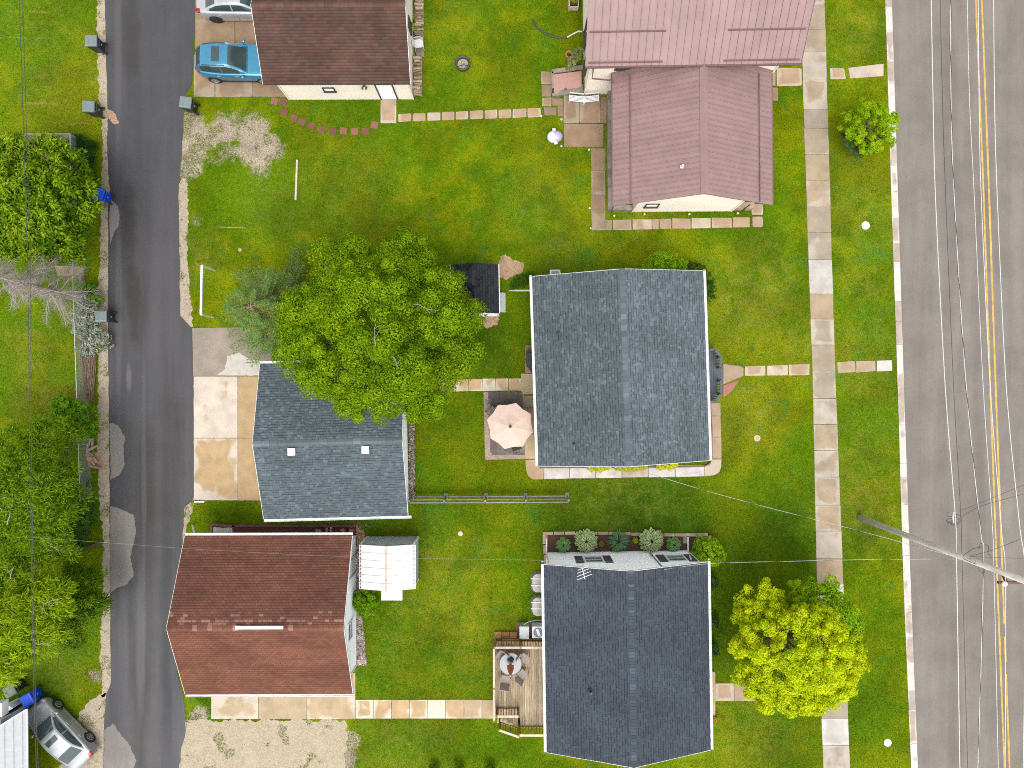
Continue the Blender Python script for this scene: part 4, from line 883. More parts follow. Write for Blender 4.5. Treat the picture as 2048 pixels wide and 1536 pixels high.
mb = MB(); mb.bar(rp[0] + Vector((0, 0, .02)), rp[3] + Vector((0, 0, .02)), .06, .06); mb.bar(rp[0] + Vector((.02, 0, .01)), rp[1] + Vector((.02, 0, .01)), .05, .06); mb.build('edge_trim', M['white'], rf, world=True)
mb = MB(); mb.prism(wpoly([(50, 1390), (58, 1396), (-60, 1466), (-60, 1440)]), 0, 1.3); mb.build('lean_to', M['siding_grey'], I, world=True)
mb = MB(); mb.box(P(4, 1416, 2.3), (.35, .75, .5)); mb.build('meter_box', M['white'], I, world=True)
EXCL.append((wpoly(ft), 0))
# ---------------------------------------------------------------- vegetation
def unit(v): return v / np.maximum(np.linalg.norm(v, axis=-1, keepdims=True), 1e-9)
def leaf_quads(c, d, n, ln, wd):
    "rhombic leaves: centre, long direction, normal, length, width (arrays) -> verts, faces"
    w = unit(np.cross(d, n)); ln = ln[:, None]; wd = wd[:, None]
    v = np.stack([c - d*ln*.5, c + w*wd*.5 - d*ln*.05, c + d*ln*.5, c - w*wd*.5 - d*ln*.05], 1).reshape(-1, 3)
    f = np.arange(len(v)).reshape(-1, 4); return v, f
def crown(rng, lobes, ncl, per, leaf, clr, pals, radial=False, zflat=.75, shell=(.72, 1.0), droop=.3, tip=None, low=-.25, aspect=.5):
    "foliage: lobes (x,y,z,rx,ry,rz[,palette index]) carry many small leafy lumps, each lump a shell of leaves"
    lb = np.array([l[:6] for l in lobes]); pi = np.array([l[6] if len(l) > 6 else 0 for l in lobes])
    wgt = (lb[:, 3] * lb[:, 4] * lb[:, 5]) ** (2/3); wgt /= wgt.sum()
    k = rng.choice(len(lb), ncl * 3, p=wgt); dz = rng.uniform(low, 1, ncl*3); th = rng.uniform(0, 2*np.pi, ncl*3); rr = np.sqrt(1 - dz**2)
    d = np.c_[rr*np.cos(th), rr*np.sin(th), dz]; fr = rng.uniform(shell[0]**2, shell[1]**2, ncl*3)**.5
    cc = lb[k, :3] + d * lb[k, 3:6] * fr[:, None]
    inside = np.zeros(len(cc), bool)
    for j in range(len(lb)):
        q = ((cc - lb[j, :3]) / lb[j, 3:6]); inside |= ((q**2).sum(1) < .5) & (k != j)
    keep = np.where(~inside)[0][:ncl]; cc, d, k, fr = cc[keep], d[keep], k[keep], fr[keep]; n = len(cc)
    m = n * per; ci = np.repeat(np.arange(n), per); sz = rng.uniform(.6, 1.3, n)[ci]
    if radial:
        off = unit(rng.normal(size=(m, 3))) * (rng.uniform(0, 1, m) ** .5)[:, None]; nor = unit(d[ci]*.5 + np.array([0, 0, .9]) + rng.normal(size=(m, 3))*.45)
        dr = unit(off * np.array([1, 1, .4]) + rng.normal(size=(m, 3))*.25 - np.array([0, 0, droop]))
    else:
        od = unit(rng.normal(size=(m, 3)) + np.array([0, 0, .45]) + d[ci]*.35); off = od * rng.uniform(.72, 1.08, m)[:, None]; nor = unit(od*1.0 + np.array([0, 0, .25]) + rng.normal(size=(m, 3))*.38)
        dr = unit(np.cross(nor, rng.normal(size=(m, 3))))
    off[:, 2] *= zflat; ctr = cc[ci] + off * (clr * sz)[:, None]
    ln = leaf * rng.uniform(.6, 1.35, m); v, f = leaf_quads(ctr, dr, nor, ln, ln * aspect)
    pal = np.array(pals); t = np.clip(rng.normal(.45, .22, n)[ci] + rng.normal(0, .14, m), 0, 1)[:, None]; p2 = pal[pi[k]][ci]
    col = p2[:, 0] * (1 - t) + p2[:, 1] * t
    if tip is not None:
        tt = np.clip((off[:, 2] / zflat) * .7 - .1 + (fr[ci] - .85) * 1.5 + rng.normal(0, .22, m), 0, 1)[:, None]; col = col * (1 - tt*.8) + np.array(tip) * tt * .8  # yellow new growth, with highlights painted onto the upper, outer leaves
    col = col * rng.uniform(.78, 1.2, m)[:, None]; return v, f, col, cc
def limb(mb, a, b, r0, r1, rng, seg=5, wob=.12):
    a, b = Vector(a), Vector(b); pts = [a]; L = (b - a).length
    for i in range(1, seg): pts.append(a.lerp(b, i/seg) + Vector((rng.uniform(-1,1), rng.uniform(-1,1), rng.uniform(-.5,.5))) * wob * L * .3)
    pts.append(b); mb.tube(pts, list(np.linspace(r0, r1, seg + 1)), 6); return pts
def lobes_px(lst):
    out = []
    for l in lst:
        x, y, z, r = l[:4]; w = P(x, y, z); R_ = r * S * (1 - z / H); out.append((w.x, w.y, w.z, R_, R_, R_ * (l[5] if len(l) > 5 else .8), l[4] if len(l) > 4 else 0))
    return out
def tree(name, label, base_px, lobes, ncl, per, leaf, clr, pals, trunk_r, fork, seed, bark=None, dead=0, dead_mat='twig', cat='tree', group=None, **kw):
    rng = np.random.RandomState(seed); rp = random.Random(seed); lb = lobes_px(lobes); b = P(*base_px); root = thing(name, label, cat, b, group=group)
    v, f, col, cc = crown(rng, lb, ncl, per, leaf, clr, pals, **kw)
    np_mesh('crown', v - np.array(b), f, col, M['leaf'], root)
    mb = MB(); fk = Vector((b.x * .5 + np.mean([l[0] for l in lb]) * .5, b.y * .5 + np.mean([l[1] for l in lb]) * .5, fork))
    mb.tube([b, b.lerp(fk, .15), b.lerp(fk, .6), fk], [trunk_r * 1.5, trunk_r, trunk_r * .85, trunk_r * .7], 9); mb.build('trunk', bark or M['bark'], root, world=True, smooth=True)
    mb = MB()
    for l in lb:
        pts = limb(mb, fk, (l[0], l[1], l[2]), trunk_r * .5, .03, rp)
        for _ in range(5):
            e = Vector((l[0], l[1], l[2])) + Vector((rp.uniform(-1, 1) * l[3], rp.uniform(-1, 1) * l[4], rp.uniform(-.1, .9) * l[5])) * .85; limb(mb, pts[rp.randrange(2, len(pts))], e, .03, .008, rp, 4)
    mb.build('limbs', bark or M['bark'], root, world=True)
    if dead:
        mb = MB()
        for _ in range(dead):
            l = rp.choice(lb); a = rp.uniform(0, 6.28); s0 = Vector((l[0] + rp.uniform(-.5, .5)*l[3], l[1] + rp.uniform(-.5, .5)*l[4], l[2] + l[5] * .92)); e = s0 + Vector((math.cos(a), math.sin(a), .15)) * rp.uniform(.5, 1.3)
            pts = limb(mb, s0, e, .022, .006, rp, 4, .25)
            for p in pts[1:-1]: limb(mb, p, p + Vector((rp.uniform(-1, 1), rp.uniform(-1, 1), .15)) * .4, .010, .004, rp, 3)
        mb.build('dead_twigs', M[dead_mat], root, world=True, kind='stuff')
    return root
G_MID = ((0.100, 0.235, 0.003), (0.230, 0.350, 0.004)); G_DARK = ((0.025, 0.080, 0.008), (0.050, 0.125, 0.012)); G_YEL = ((0.450, 0.610, 0.004), (0.740, 0.800, 0.008)); G_LIME = ((0.200, 0.440, 0.006), (0.440, 0.620, 0.008))
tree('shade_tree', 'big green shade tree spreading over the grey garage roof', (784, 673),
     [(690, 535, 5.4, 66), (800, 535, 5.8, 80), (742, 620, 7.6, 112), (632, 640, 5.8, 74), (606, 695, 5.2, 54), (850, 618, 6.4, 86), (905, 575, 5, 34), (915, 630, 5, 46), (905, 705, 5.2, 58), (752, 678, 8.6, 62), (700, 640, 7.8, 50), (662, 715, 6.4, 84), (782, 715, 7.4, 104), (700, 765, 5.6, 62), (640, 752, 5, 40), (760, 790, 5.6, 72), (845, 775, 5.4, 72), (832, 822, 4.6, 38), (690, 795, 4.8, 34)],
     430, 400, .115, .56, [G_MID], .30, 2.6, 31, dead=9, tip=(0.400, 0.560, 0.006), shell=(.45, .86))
tree('golden_maple', 'golden yellow maple tree beside the sidewalk', (1534, 1247),
     [(1520, 1215, 3.6, 56), (1640, 1205, 3.4, 56, 1), (1690, 1245, 3.4, 34, 1), (1665, 1228, 3.8, 46, 1), (1622, 1222, 4.0, 46, 1), (1610, 1185, 3.2, 32, 1), (1645, 1245, 4.2, 52, 1), (1682, 1268, 3.9, 38, 1), (1545, 1285, 4.6, 78), (1610, 1290, 5.2, 88), (1678, 1300, 4, 48), (1525, 1345, 4, 52), (1590, 1365, 4.4, 62), (1572, 1378, 4.0, 40), (1575, 1330, 4.8, 50), (1655, 1352, 4, 58), (1705, 1335, 3.4, 26), (1625, 1392, 3.6, 34), (1535, 1392, 3.4, 30), (1478, 1300, 3.2, 22), (1490, 1370, 3.2, 22), (1500, 1240, 3.3, 26)],
     760, 120, .125, .29, [G_YEL, G_LIME], .16, 1.6, 32, tip=None, shell=(.5, .97), low=-.1)
tree('round_street_tree', 'small round green tree on the verge by the kerb', (1728, 272),
     [(1735, 250, 1.9, 40), (1705, 248, 1.6, 26), (1765, 245, 1.7, 27), (1735, 222, 1.7, 24), (1765, 275, 1.6, 22), (1738, 282, 1.5, 26), (1708, 280, 1.1, 22, 1), (1720, 297, .9, 14, 1)],
     170, 95, .105, .19, [((0.210, 0.420, 0.005), (0.430, 0.600, 0.008)), ((0.060, 0.140, 0.040), (0.13, 0.22, 0.09))], .07, .7, 33, shell=(.5, 1.1))
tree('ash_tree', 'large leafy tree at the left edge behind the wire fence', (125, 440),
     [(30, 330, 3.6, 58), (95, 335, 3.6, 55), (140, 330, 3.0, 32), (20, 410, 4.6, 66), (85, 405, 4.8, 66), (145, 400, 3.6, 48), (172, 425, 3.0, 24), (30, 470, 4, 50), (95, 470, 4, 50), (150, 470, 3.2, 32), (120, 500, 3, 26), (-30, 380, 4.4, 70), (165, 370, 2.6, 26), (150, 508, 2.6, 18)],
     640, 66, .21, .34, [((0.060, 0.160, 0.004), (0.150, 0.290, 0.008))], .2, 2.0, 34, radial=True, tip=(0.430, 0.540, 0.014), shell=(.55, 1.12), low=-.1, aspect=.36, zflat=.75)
LOC = [((0.075, 0.190, 0.004), (0.190, 0.320, 0.006)), ((0.180, 0.330, 0.006), (0.330, 0.450, 0.008))]
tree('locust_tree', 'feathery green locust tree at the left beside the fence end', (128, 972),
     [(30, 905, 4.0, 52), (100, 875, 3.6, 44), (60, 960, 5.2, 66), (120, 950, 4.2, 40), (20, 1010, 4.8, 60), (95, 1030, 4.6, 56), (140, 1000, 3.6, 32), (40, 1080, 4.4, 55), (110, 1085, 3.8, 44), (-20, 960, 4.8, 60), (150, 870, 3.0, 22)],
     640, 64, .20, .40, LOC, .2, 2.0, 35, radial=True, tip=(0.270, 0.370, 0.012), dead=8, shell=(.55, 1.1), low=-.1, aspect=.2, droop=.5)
tree('drooping_locust', 'yellow green drooping locust tree above the two wheeled bins', (120, 1195),
     [(40, 1160, 4.2, 50), (100, 1200, 4.4, 50, 1), (30, 1235, 5.0, 58, 1), (90, 1255, 4.6, 44, 1), (20, 1300, 4.6, 48, 1), (10, 1350, 4.0, 30, 1), (-30, 1250, 5, 60), (70, 1290, 4, 24, 1)],
     430, 64, .24, .38, LOC, .2, 2.0, 36, radial=True, tip=(0.380, 0.500, 0.010), dead=8, shell=(.55, 1.1), low=-.1, aspect=.2, droop=.6)
tree('young_locust', 'young dark green locust leaning toward the alley edge', (165, 1210),
     [(150, 1160, 2.6, 34), (190, 1158, 2.4, 24), (165, 1210, 2.8, 34), (200, 1208, 2.2, 20), (140, 1270, 2.4, 30), (120, 1225, 3, 26)],
     190, 60, .20, .33, [((0.050, 0.140, 0.006), (0.130, 0.230, 0.009))], .08, 1.0, 37, radial=True, tip=(0.260, 0.340, 0.010), shell=(.45, 1.15), low=-.1, aspect=.22, droop=.5)
def shrub(name, label, px, lobes, ncl, per, leaf, clr, pal, seed, cat='shrub', group=None, **kw):
    rng = np.random.RandomState(seed); rp = random.Random(seed); lb = lobes_px(lobes); b = P(*px); root = thing(name, label, cat, b, group=group)
    v, f, col, cc = crown(rng, lb, ncl, per, leaf, clr, [pal] if not isinstance(pal, list) else pal, **kw); np_mesh('foliage', v - np.array(b), f, col, M['leaf'], root)
    mb = MB()
    for l in lb:
        for _ in range(2): limb(mb, b, (l[0] + rp.uniform(-.3, .3)*l[3], l[1] + rp.uniform(-.3, .3)*l[4], l[2]), .02, .006, rp, 3)
    mb.build('stems', M['bark'], root, world=True); return root
LG = ((0.110, 0.290, 0.010), (0.210, 0.390, 0.014)); DG = ((0.028, 0.085, 0.010), (0.060, 0.140, 0.018))
shrub('broadleaf_shrub', 'bright green leafy shrub over the wire fence beside the log heap', (158, 838), [(150, 820, 1.6, 26), (125, 815, 1.5, 20), (172, 840, 1.3, 24), (150, 850, 1.4, 22), (180, 860, .9, 16), (135, 836, 1.6, 18)], 130, 50, .17, .20, LG, 41, shell=(.4, 1.1), aspect=.45)
shrub('yew_shrub', 'bright green shrub at the gable of the grey house', (1330, 538), [(1318, 525, 1.3, 19), (1342, 527, 1.2, 18), (1298, 530, 1.0, 13), (1362, 534, .8, 11)], 110, 50, .10, .16, ((0.19, 0.42, 0.010), (0.34, 0.54, 0.014)), 42, shell=(.4, 1.1))
shrub('dark_hedge', 'dark green clipped hedge at the corner of the grey house', (1412, 560), [(1385, 540, .7, 16), (1405, 548, .7, 16), (1416, 572, .7, 14), (1417, 590, .5, 12), (1370, 545, .6, 12)], 100, 45, .08, .15, DG, 43, shell=(.4, 1.05))
shrub('ball_shrub', 'round yellow green evergreen at the end of the garden bed', (1412, 1100), [(1415, 1102, .75, 26, 0, 1.0), (1428, 1110, .65, 20), (1402, 1090, .55, 16), (1420, 1122, .5, 12)], 190, 55, .075, .13, ((0.22, 0.44, 0.008), (0.38, 0.56, 0.012)), 44, shell=(.7, 1.04))
shrub('globe_shrub', 'round green evergreen between the red garage and white shed', (728, 1202), [(730, 1200, .8, 24, 0, 1.0), (738, 1212, .6, 16), (718, 1205, .6, 15), (730, 1224, .4, 10)], 170, 55, .075, .13, ((0.16, 0.38, 0.008), (0.31, 0.50, 0.012)), 45, shell=(.7, 1.04))
shrub('variegated_shrub', 'cream and green leafy plant by the cellar door', (1150, 122), [(1150, 112, .7, 11), (1145, 128, .6, 10), (1158, 106, .9, 9), (1136, 136, .3, 7)], 50, 40, .10, .13, ((0.22, 0.28, 0.08), (0.50, 0.50, 0.20)), 46, shell=(.3, 1.1))
shrub('low_green_shrub', 'low green plant beside the black shed', (1040, 562), [(1045, 562, .4, 14), (1062, 555, .4, 10), (1030, 570, .3, 9)], 55, 40, .08, .13, ((0.045, 0.125, 0.006), (0.085, 0.180, 0.008)), 47, shell=(.3, 1.1))
for i, (x, y, l) in enumerate(((1425, 1160, 'leafy plant at the north end of the charcoal house bed'), (1426, 1240, 'small leafy plant in the middle of the charcoal house bed'), (1427, 1295, 'leafy plant nearest the entry step of the charcoal house'))):
    shrub('bed_plant', l, (x, y), [(x, y, .4, 9), (x + 2, y + 8, .3, 7)], 26, 34, .12, .13, ((0.045, 0.120, 0.020), (0.10, 0.19, 0.05)), 50 + i, group='plants along the charcoal house', shell=(.3, 1.1))
for i, (x, l) in enumerate(((868, 'small dark shrub at the bottom edge, left of the three'), (918, 'small dark shrub at the bottom edge, middle of the three'), (978, 'small dark shrub at the bottom edge, right of the three'))): shrub('border_shrub', l, (x, 1537), [(x, 1537, .4, 9), (x + 4, 1542, .35, 7)], 30, 40, .07, .12, ((0.045, 0.125, 0.006), (0.090, 0.190, 0.010)), 70 + i, group='shrubs along the bottom edge', shell=(.4, 1.05))
shrub('green_weed', 'broad leaved green weed by the dead tree trunk', (186, 585), [(184, 578, .5, 12), (192, 598, .5, 12), (180, 590, .4, 8)], 34, 26, .22, .16, ((0.085, 0.225, 0.010), (0.160, 0.300, 0.015)), 55, shell=(.2, 1.1))
shrub('brush_leaves', 'heap of wilted silvery branches beside the grey green bin', (178, 640), [(178, 600, .4, 22), (172, 635, .5, 26), (182, 665, .5, 24), (196, 680, .4, 18), (210, 682, .3, 14), (165, 655, .4, 18), (176, 700, .3, 16)], 250, 26, .11, .20, [((0.14, 0.20, 0.08), (0.66, 0.68, 0.60))], 56, cat='brush heap', shell=(.2, 1.1), low=0)
shrub('tall_weeds', 'bank of long dark green leaves beside the alley fence corner', (165, 325), [(152, 300, .3, 18), (168, 325, .35, 20), (178, 300, .3, 16), (176, 350, .3, 16), (160, 285, .3, 14), (185, 370, .3, 12)], 120, 44, .30, .22, ((0.020, 0.085, 0.012), (0.045, 0.135, 0.020)), 57, cat='weeds', shell=(.1, 1.1), radial=True, aspect=.12, droop=0, low=.0)
for i, (x, y, r_, l) in enumerate(((150, 1075, 26, 'daylily clump with orange flowers near the red timber'), (150, 985, 20, 'daylily clump with orange flowers at the wire fence end'), (165, 1040, 24, 'leafy green daylily clump between the flowers and the fence'))):
    o = shrub('daylily', l, (x, y), [(x, y, .4, r_), (x + 12, y - 14, .35, r_ * .7)], 70, 46, .28, .22, ((0.045, 0.130, 0.015), (0.11, 0.21, 0.03)), 60 + i, cat='flowers', group='daylilies by the alley', shell=(.1, 1.1), radial=True, aspect=.14, droop=.1, low=0)
    if i < 2:
        rg = np.random.RandomState(i + 5); n = 46; c = np.c_[rg.normal(0, r_*S*.35, n), rg.normal(-r_*S*.3, r_*S*.25, n), rg.uniform(.75, .95, n)]; v, f = leaf_quads(c, unit(rg.normal(size=(n, 3))*[1, 1, .2]), unit(rg.normal(size=(n, 3))*.4 + [0, 0, 1]), np.full(n, .15), np.full(n, .12))
        np_mesh('petals', v, f, np.tile((0.58, 0.13, 0.02), (n, 1)) * rg.uniform(.7, 1.2, n)[:, None], M['flower_orange'], o)
# hostas: rosettes of real leaves, each leaf three strips (margin, heart, margin)
def hosta_mesh(name, seed, R_, nl, ll, lw, heart, margin, hgt):
    r = random.Random(seed); mb = MB()
    for i in range(nl):
        t = i / nl; ang = i * 2.399 + r.uniform(-.3, .3); rad = R_ * (0.12 + .88 * t ** .6) * r.uniform(.85, 1.05); tilt = 1.1 * (1 - t) + .1
        base = Vector((math.cos(ang)*rad*.45, math.sin(ang)*rad*.45, hgt * (1 - .55*t))); d = Vector((math.cos(ang), math.sin(ang), math.sin(tilt)*.6)).normalized(); w = Vector((-math.sin(ang), math.cos(ang), 0)); L_ = ll * r.uniform(.8, 1.15); sh_ = r.uniform(.8, 1.2)
        ps = []
        for (s_, ww) in ((0, .25), (.35, 1.0), (.7, .8), (1.0, .06)):
            c = base + d * L_ * s_ + Vector((0, 0, -.28 * L_ * s_ * s_)); q = w * lw * ww * .5
            ps.append((c - q, c - q * .45 + Vector((0, 0, -.006)), c + q * .45 + Vector((0, 0, -.006)), c + q))
        for a, b in zip(ps[:-1], ps[1:]):
            for k, cc in ((0, margin), (1, heart), (2, margin)):
                mb.col = (*[x * sh_ for x in cc], 1); mb.poly([a[k], a[k+1], b[k+1], b[k]])
    me = mb.mesh(name); me.materials.append(M['leaf']); return me
HB = hosta_mesh('hosta_leaves', 1, .66, 120, .30, .15, (0.21, 0.36, 0.08), (0.74, 0.80, 0.46), .5); HS = hosta_mesh('hosta_leaves', 2, .42, 90, .20, .11, (0.095, 0.29, 0.055), (0.33, 0.54, 0.19), .32); HY = hosta_mesh('hosta_leaves', 3, .34, 60, .24, .13, (0.60, 0.54, 0.035), (0.40, 0.46, 0.04), .32); HG = hosta_mesh('spiky_leaves', 4, .60, 110, .46, .05, (0.10, 0.26, 0.11), (0.21, 0.38, 0.18), .4); HF = hosta_mesh('feather_leaves', 5, .24, 60, .16, .07, (0.28, 0.42, 0.012), (0.40, 0.50, 0.02), .3)
def rosette(me, px, py, label, name='hosta', cat='hosta', group=None, sc=1.0, rz=0):
    p = P(px, py); o = bpy.data.objects.new(name, me); COL.objects.link(o); o.location = (p.x, p.y, .05); o.scale = (sc,)*3; o.rotation_euler = (0, 0, rz); tag(o, label, cat, group); return o
rosette(HB, 1171, 1078, 'large white edged hosta, left of the two big ones', group='garden bed hostas', sc=1.25); rosette(HB, 1299, 1077, 'large white edged hosta, right of the two big ones', group='garden bed hostas', rz=1.3, sc=1.3)
rosette(HS, 1126, 1088, 'small dark green hosta at the left end of the garden bed', group='garden bed hostas', sc=1.25); rosette(HS, 1345, 1087, 'small dark green hosta near the right end of the bed', group='garden bed hostas', rz=.7, sc=1.25)
rosette(HG, 1235, 1080, 'spiky blue green plant in the middle of the garden bed', 'spiky_plant', 'plant'); rosette(HF, 1232, 1094, 'small yellow green plant in front of the spiky one', 'feathery_plant', 'plant'); rosette(HF, 1270, 1080, 'small yellow green plant beside the right big hosta', 'feathery_plant', 'plant', sc=.8, rz=1)
rosette(hosta_mesh('coral_leaves', 6, .2, 50, .14, .06, (0.40, 0.16, 0.04), (0.20, 0.26, 0.03), .25), 1202, 1086, 'small orange tinged plant beside the left big hosta', 'feathery_plant', 'plant')
for i, (x, y, s_) in enumerate(((1184, 931, 1), (1198, 931, 1.1), (1212, 930, .9), (1236, 931, .9), (1252, 930, 1.1), (1268, 930, 1), (1284, 929, .9), (1320, 928, 1), (1335, 927, 1.1), (1346, 928, .8))):
    rosette(HY, x, y, ('yellow hosta in the left clump by the grey house', 'yellow hosta in the middle clump by the grey house', 'yellow hosta in the right clump by the grey house')[0 if i < 3 else 1 if i < 7 else 2], group=('left yellow hosta clump', 'middle yellow hosta clump', 'right yellow hosta clump')[0 if i < 3 else 1 if i < 7 else 2], sc=s_, rz=i)
rosette(hosta_mesh('gold_leaves', 7, .2, 60, .12, .06, (0.55, 0.30, 0.01), (0.40, 0.30, 0.02), .3), 1428, 1434, 'small orange flowering plant at the end of the entry step', 'marigold', 'flowers')
# garden bed of the charcoal house
gb = thing('garden_bed', 'brown mulch garden bed edged with tan blocks', 'garden bed', P(1240, 1085))
q = wpoly([(1092, 1068), (1418, 1070), (1418, 1104), (1094, 1104)]); mb = MB(); mb.prism(q, -.02, .05); mb.build('mulch', M['mulch_brown'], gb, world=True); EXCL.append((q, 0))
bl = [(x, 1066 + 3*math.sin(x*.02)*.4 + (x - 1100)*.008) for x in range(1096, 1420, 22)]
for i, (x, y) in enumerate(bl): mb = MB(); p = P(x, y); mb.box((p.x, p.y, .06), (.58, .16, .14), rz=random.uniform(-.04, .04)); mb.build('edging_block', M['slab_pink'], gb, world=True)
for y in (1078, 1098, 1118): mb = MB(); p = P(1088 + (y-1078)*.06, y); mb.box((p.x, p.y, .06), (.15, .5, .14)); mb.build('edging_block', M['slab_pink'], gb, world=True)
for y in (1078,): mb = MB(); p = P(1419, y); mb.box((p.x, p.y, .06), (.15, .4, .14)); mb.build('edging_block', M['slab_pink'], gb, world=True)
# red mulch bed north of the red garage
rb = thing('mulch_bed', 'narrow red mulch bed in a timber frame between the garages', 'garden bed', P(570, 1062))
q = wpoly([(424, 1052), (712, 1050), (714, 1090), (422, 1090)]); mb = MB(); mb.prism(q, -.02, .05); mb.build('mulch', M['mulch'], rb, world=True); EXCL.append((q, 0))
for a, b in (((424, 1048), (470, 1053)), ((465, 1051), (712, 1051)), ((424, 1050), (421, 1074))): mb = MB(); mb.bar(P(*a, .08), P(*b, .08), .13, .15); mb.build('timber', M['timber_red'], rb, world=True)
mb = MB(); mb.sheet(rough_poly([(427, 1054), (465, 1056), (466, 1074), (424, 1074)], 1.5, 5, 3), .056); mb.build('white_gravel', gravel_mat('white_gravel', (0.55, 0.50, 0.44), .2), rb, world=True)
for i, (x, y, w, h, m_, l) in enumerate(((638, 1062, 12, 9, 'stone_grey', 'grey stone in the red mulch bed'), (655, 1063, 5, 18, 'brick_red', 'pink brick standing in the red mulch bed'), (663, 1063, 4, 20, 'stone_grey', 'grey timber across the red mulch bed'), (687, 1060, 8, 8, 'brick_red', 'square pink pot in the mulch bed'), (695, 1067, 8, 7, 'terracotta', 'round terracotta pot in the mulch bed'), (703, 1062, 8, 10, 'brick_red', 'broken pink paver at the end of the mulch bed'))):
    mb = MB(); p = P(x, y); mb.box((p.x, p.y, .13), (w*S, h*S, .16), rz=random.uniform(-.3, .3)); mb.box((p.x + .01, p.y, .22), (w*S*.7, h*S*.7, .05)); mb.build('garden_ornament', M[m_], label=l, cat='ornament')
strip([(712, 1050), (726, 1060), (734, 1085), (722, 1100), (722, 1240), (712, 1240)], 25, 'dirt', z=.012, dens=.1, amp=2)
mb = MB(); r = random.Random(4)
for _ in range(46): x, y = r.uniform(700, 728), r.uniform(1045, 1110); a = r.uniform(0, 6.28); p = P(x, y, .1); mb.tube([p, p + Vector((math.cos(a)*.5, math.sin(a)*.5, r.uniform(-.03, .12)))], .013, 4)
mb.build('twig_heap', M['stick'], label='heap of brown twigs between the garage corner and white shed', cat='twigs', kind='stuff')
# stone beds
def stones(name, label, quad, n, cols, seed, size=(.035, .075)):
    r = random.Random(seed); mb = MB(); xs_ = [q[0] for q in quad]; ys_ = [q[1] for q in quad]
    base = MB(); pl = wpoly(quad); base.sheet(pl, .014); root = thing(name, label, 'stones', P(sum(xs_)/4, sum(ys_)/4)); base.build('bed_base', M['pea'], root, world=True); EXCL.append((pl, 0))
    for _ in range(n):
        u, w = r.random(), r.random(); a = [quad[0][i]*(1-u) + quad[1][i]*u for i in (0, 1)]; b = [quad[3][i]*(1-u) + quad[2][i]*u for i in (0, 1)]
        p = P(a[0]*(1-w) + b[0]*w, a[1]*(1-w) + b[1]*w); s_ = r.uniform(*size); c = r.choice(cols); f = r.uniform(.7, 1.2); mb.col = (c[0]*f, c[1]*f, c[2]*f, 1); mb.blob((p.x, p.y, .02 + r.uniform(0, .03)), (s_, s_*r.uniform(.6, 1), s_*.6), 5, 4, .2, r)
    mb.build('stones', M['stone'], root, world=True, kind='stuff')
SC = [(0.50, 0.44, 0.38), (0.60, 0.56, 0.52), (0.34, 0.24, 0.19), (0.22, 0.19, 0.17), (0.42, 0.30, 0.24)]
stones('river_stone_bed', 'bed of pale and brown river stones beside the red garage', [(712, 1232), (724, 1232), (734, 1330), (712, 1330)], 900, SC, 5)
stones('pebble_strip', 'strip of dark pebbles along the grey garage wall', [(818, 850), (829, 850), (829, 992), (819, 995)], 1000, [(0.30, 0.24, 0.19), (0.16, 0.13, 0.11), (0.42, 0.37, 0.32), (0.10, 0.085, 0.075)], 6)
stones('mixed_stone_strip', 'narrow strip of pink stones behind the white shed', [(712, 1100), (722, 1100), (722, 1180), (712, 1180)], 260, SC, 7)

# spruce: whorls of branches carrying needle sprays
def spruce():
    rp = random.Random(12); rg = np.random.RandomState(12); b = P(578, 636); root = thing('blue_spruce', 'thin blue green spruce with bare branches beside the big tree', 'tree', b)
    mb = MB(); mb.tube([b, b + Vector((0, 0, 3.2)), b + Vector((0, 0, 6.4))], [.15, .09, .012], 8); mb.build('trunk', M['bark'], root, world=True)
    wood = MB(); C_, D_, N_, K_ = [], [], [], []
    for z in np.arange(.9, 6.2, .36):
        Lm = 3.7 * (1 - (z - .6) / 6.3) ** .75 + .15; nb = 10 if z < 4.5 else 7
        for k in range(nb):
            a = rp.uniform(0, 2 * math.pi); L_ = Lm * rp.uniform(.5, 1.15); a0 = Vector((b.x, b.y, z)); dirv = Vector((math.cos(a), math.sin(a), .12 if z > 5 else -.06))
            pts = [a0 + dirv * L_ * t + Vector((0, 0, -.12 * L_ * t * t + .16 * L_ * max(0, t - .6))) for t in np.linspace(0, 1, 6)]
            bare = rp.random() < .18; wood.tube(pts, list(np.linspace(.03, .007, 6)), 5); side = Vector((-math.sin(a), math.cos(a), 0))
            for t in np.arange(.25, 1.02, .055):
                i = min(int(t * 5), 4); p = pts[i].lerp(pts[i+1], t * 5 - i if t < 1 else 1); tl = .5 * L_ * .42 * (1.15 - t * .75)
                for sg in (-1, 1):
                    if bare and t < .7 and rp.random() < .8: continue
                    tw = (dirv * .65 + side * sg + Vector((0, 0, -.1))).normalized(); n = 15
                    s_ = rg.uniform(.05, 1, n); c = np.array(p) + np.array(tw) * (s_ * tl)[:, None] + rg.normal(0, .025, (n, 3)); dd = unit(np.array(tw) + rg.normal(0, .65, (n, 3)))
                    C_.append(c); D_.append(dd); N_.append(unit(rg.normal(0, .5, (n, 3)) + [0, 0, 1])); tip_ = np.clip(s_ * .5 + t * .7 - .25 + rg.normal(0, .18, n), 0, 1)[:, None]
                    inner = np.array((0.340, 0.370, 0.050)) if rp.random() < .55 else np.array((0.170, 0.265, 0.060)); K_.append((inner * (1 - tip_) + np.array((0.200, 0.390, 0.110)) * tip_) * rg.uniform(.7, 1.25, n)[:, None])
    c, d, n, k = map(np.concatenate, (C_, D_, N_, K_)); ln = rg.uniform(.09, .16, len(c)); v, f = leaf_quads(c, d, n, ln, ln * .22); np_mesh('crown', v - np.array(b), f, k, M['leaf'], root); wood.build('limbs', M['stick'], root, world=True)
spruce()
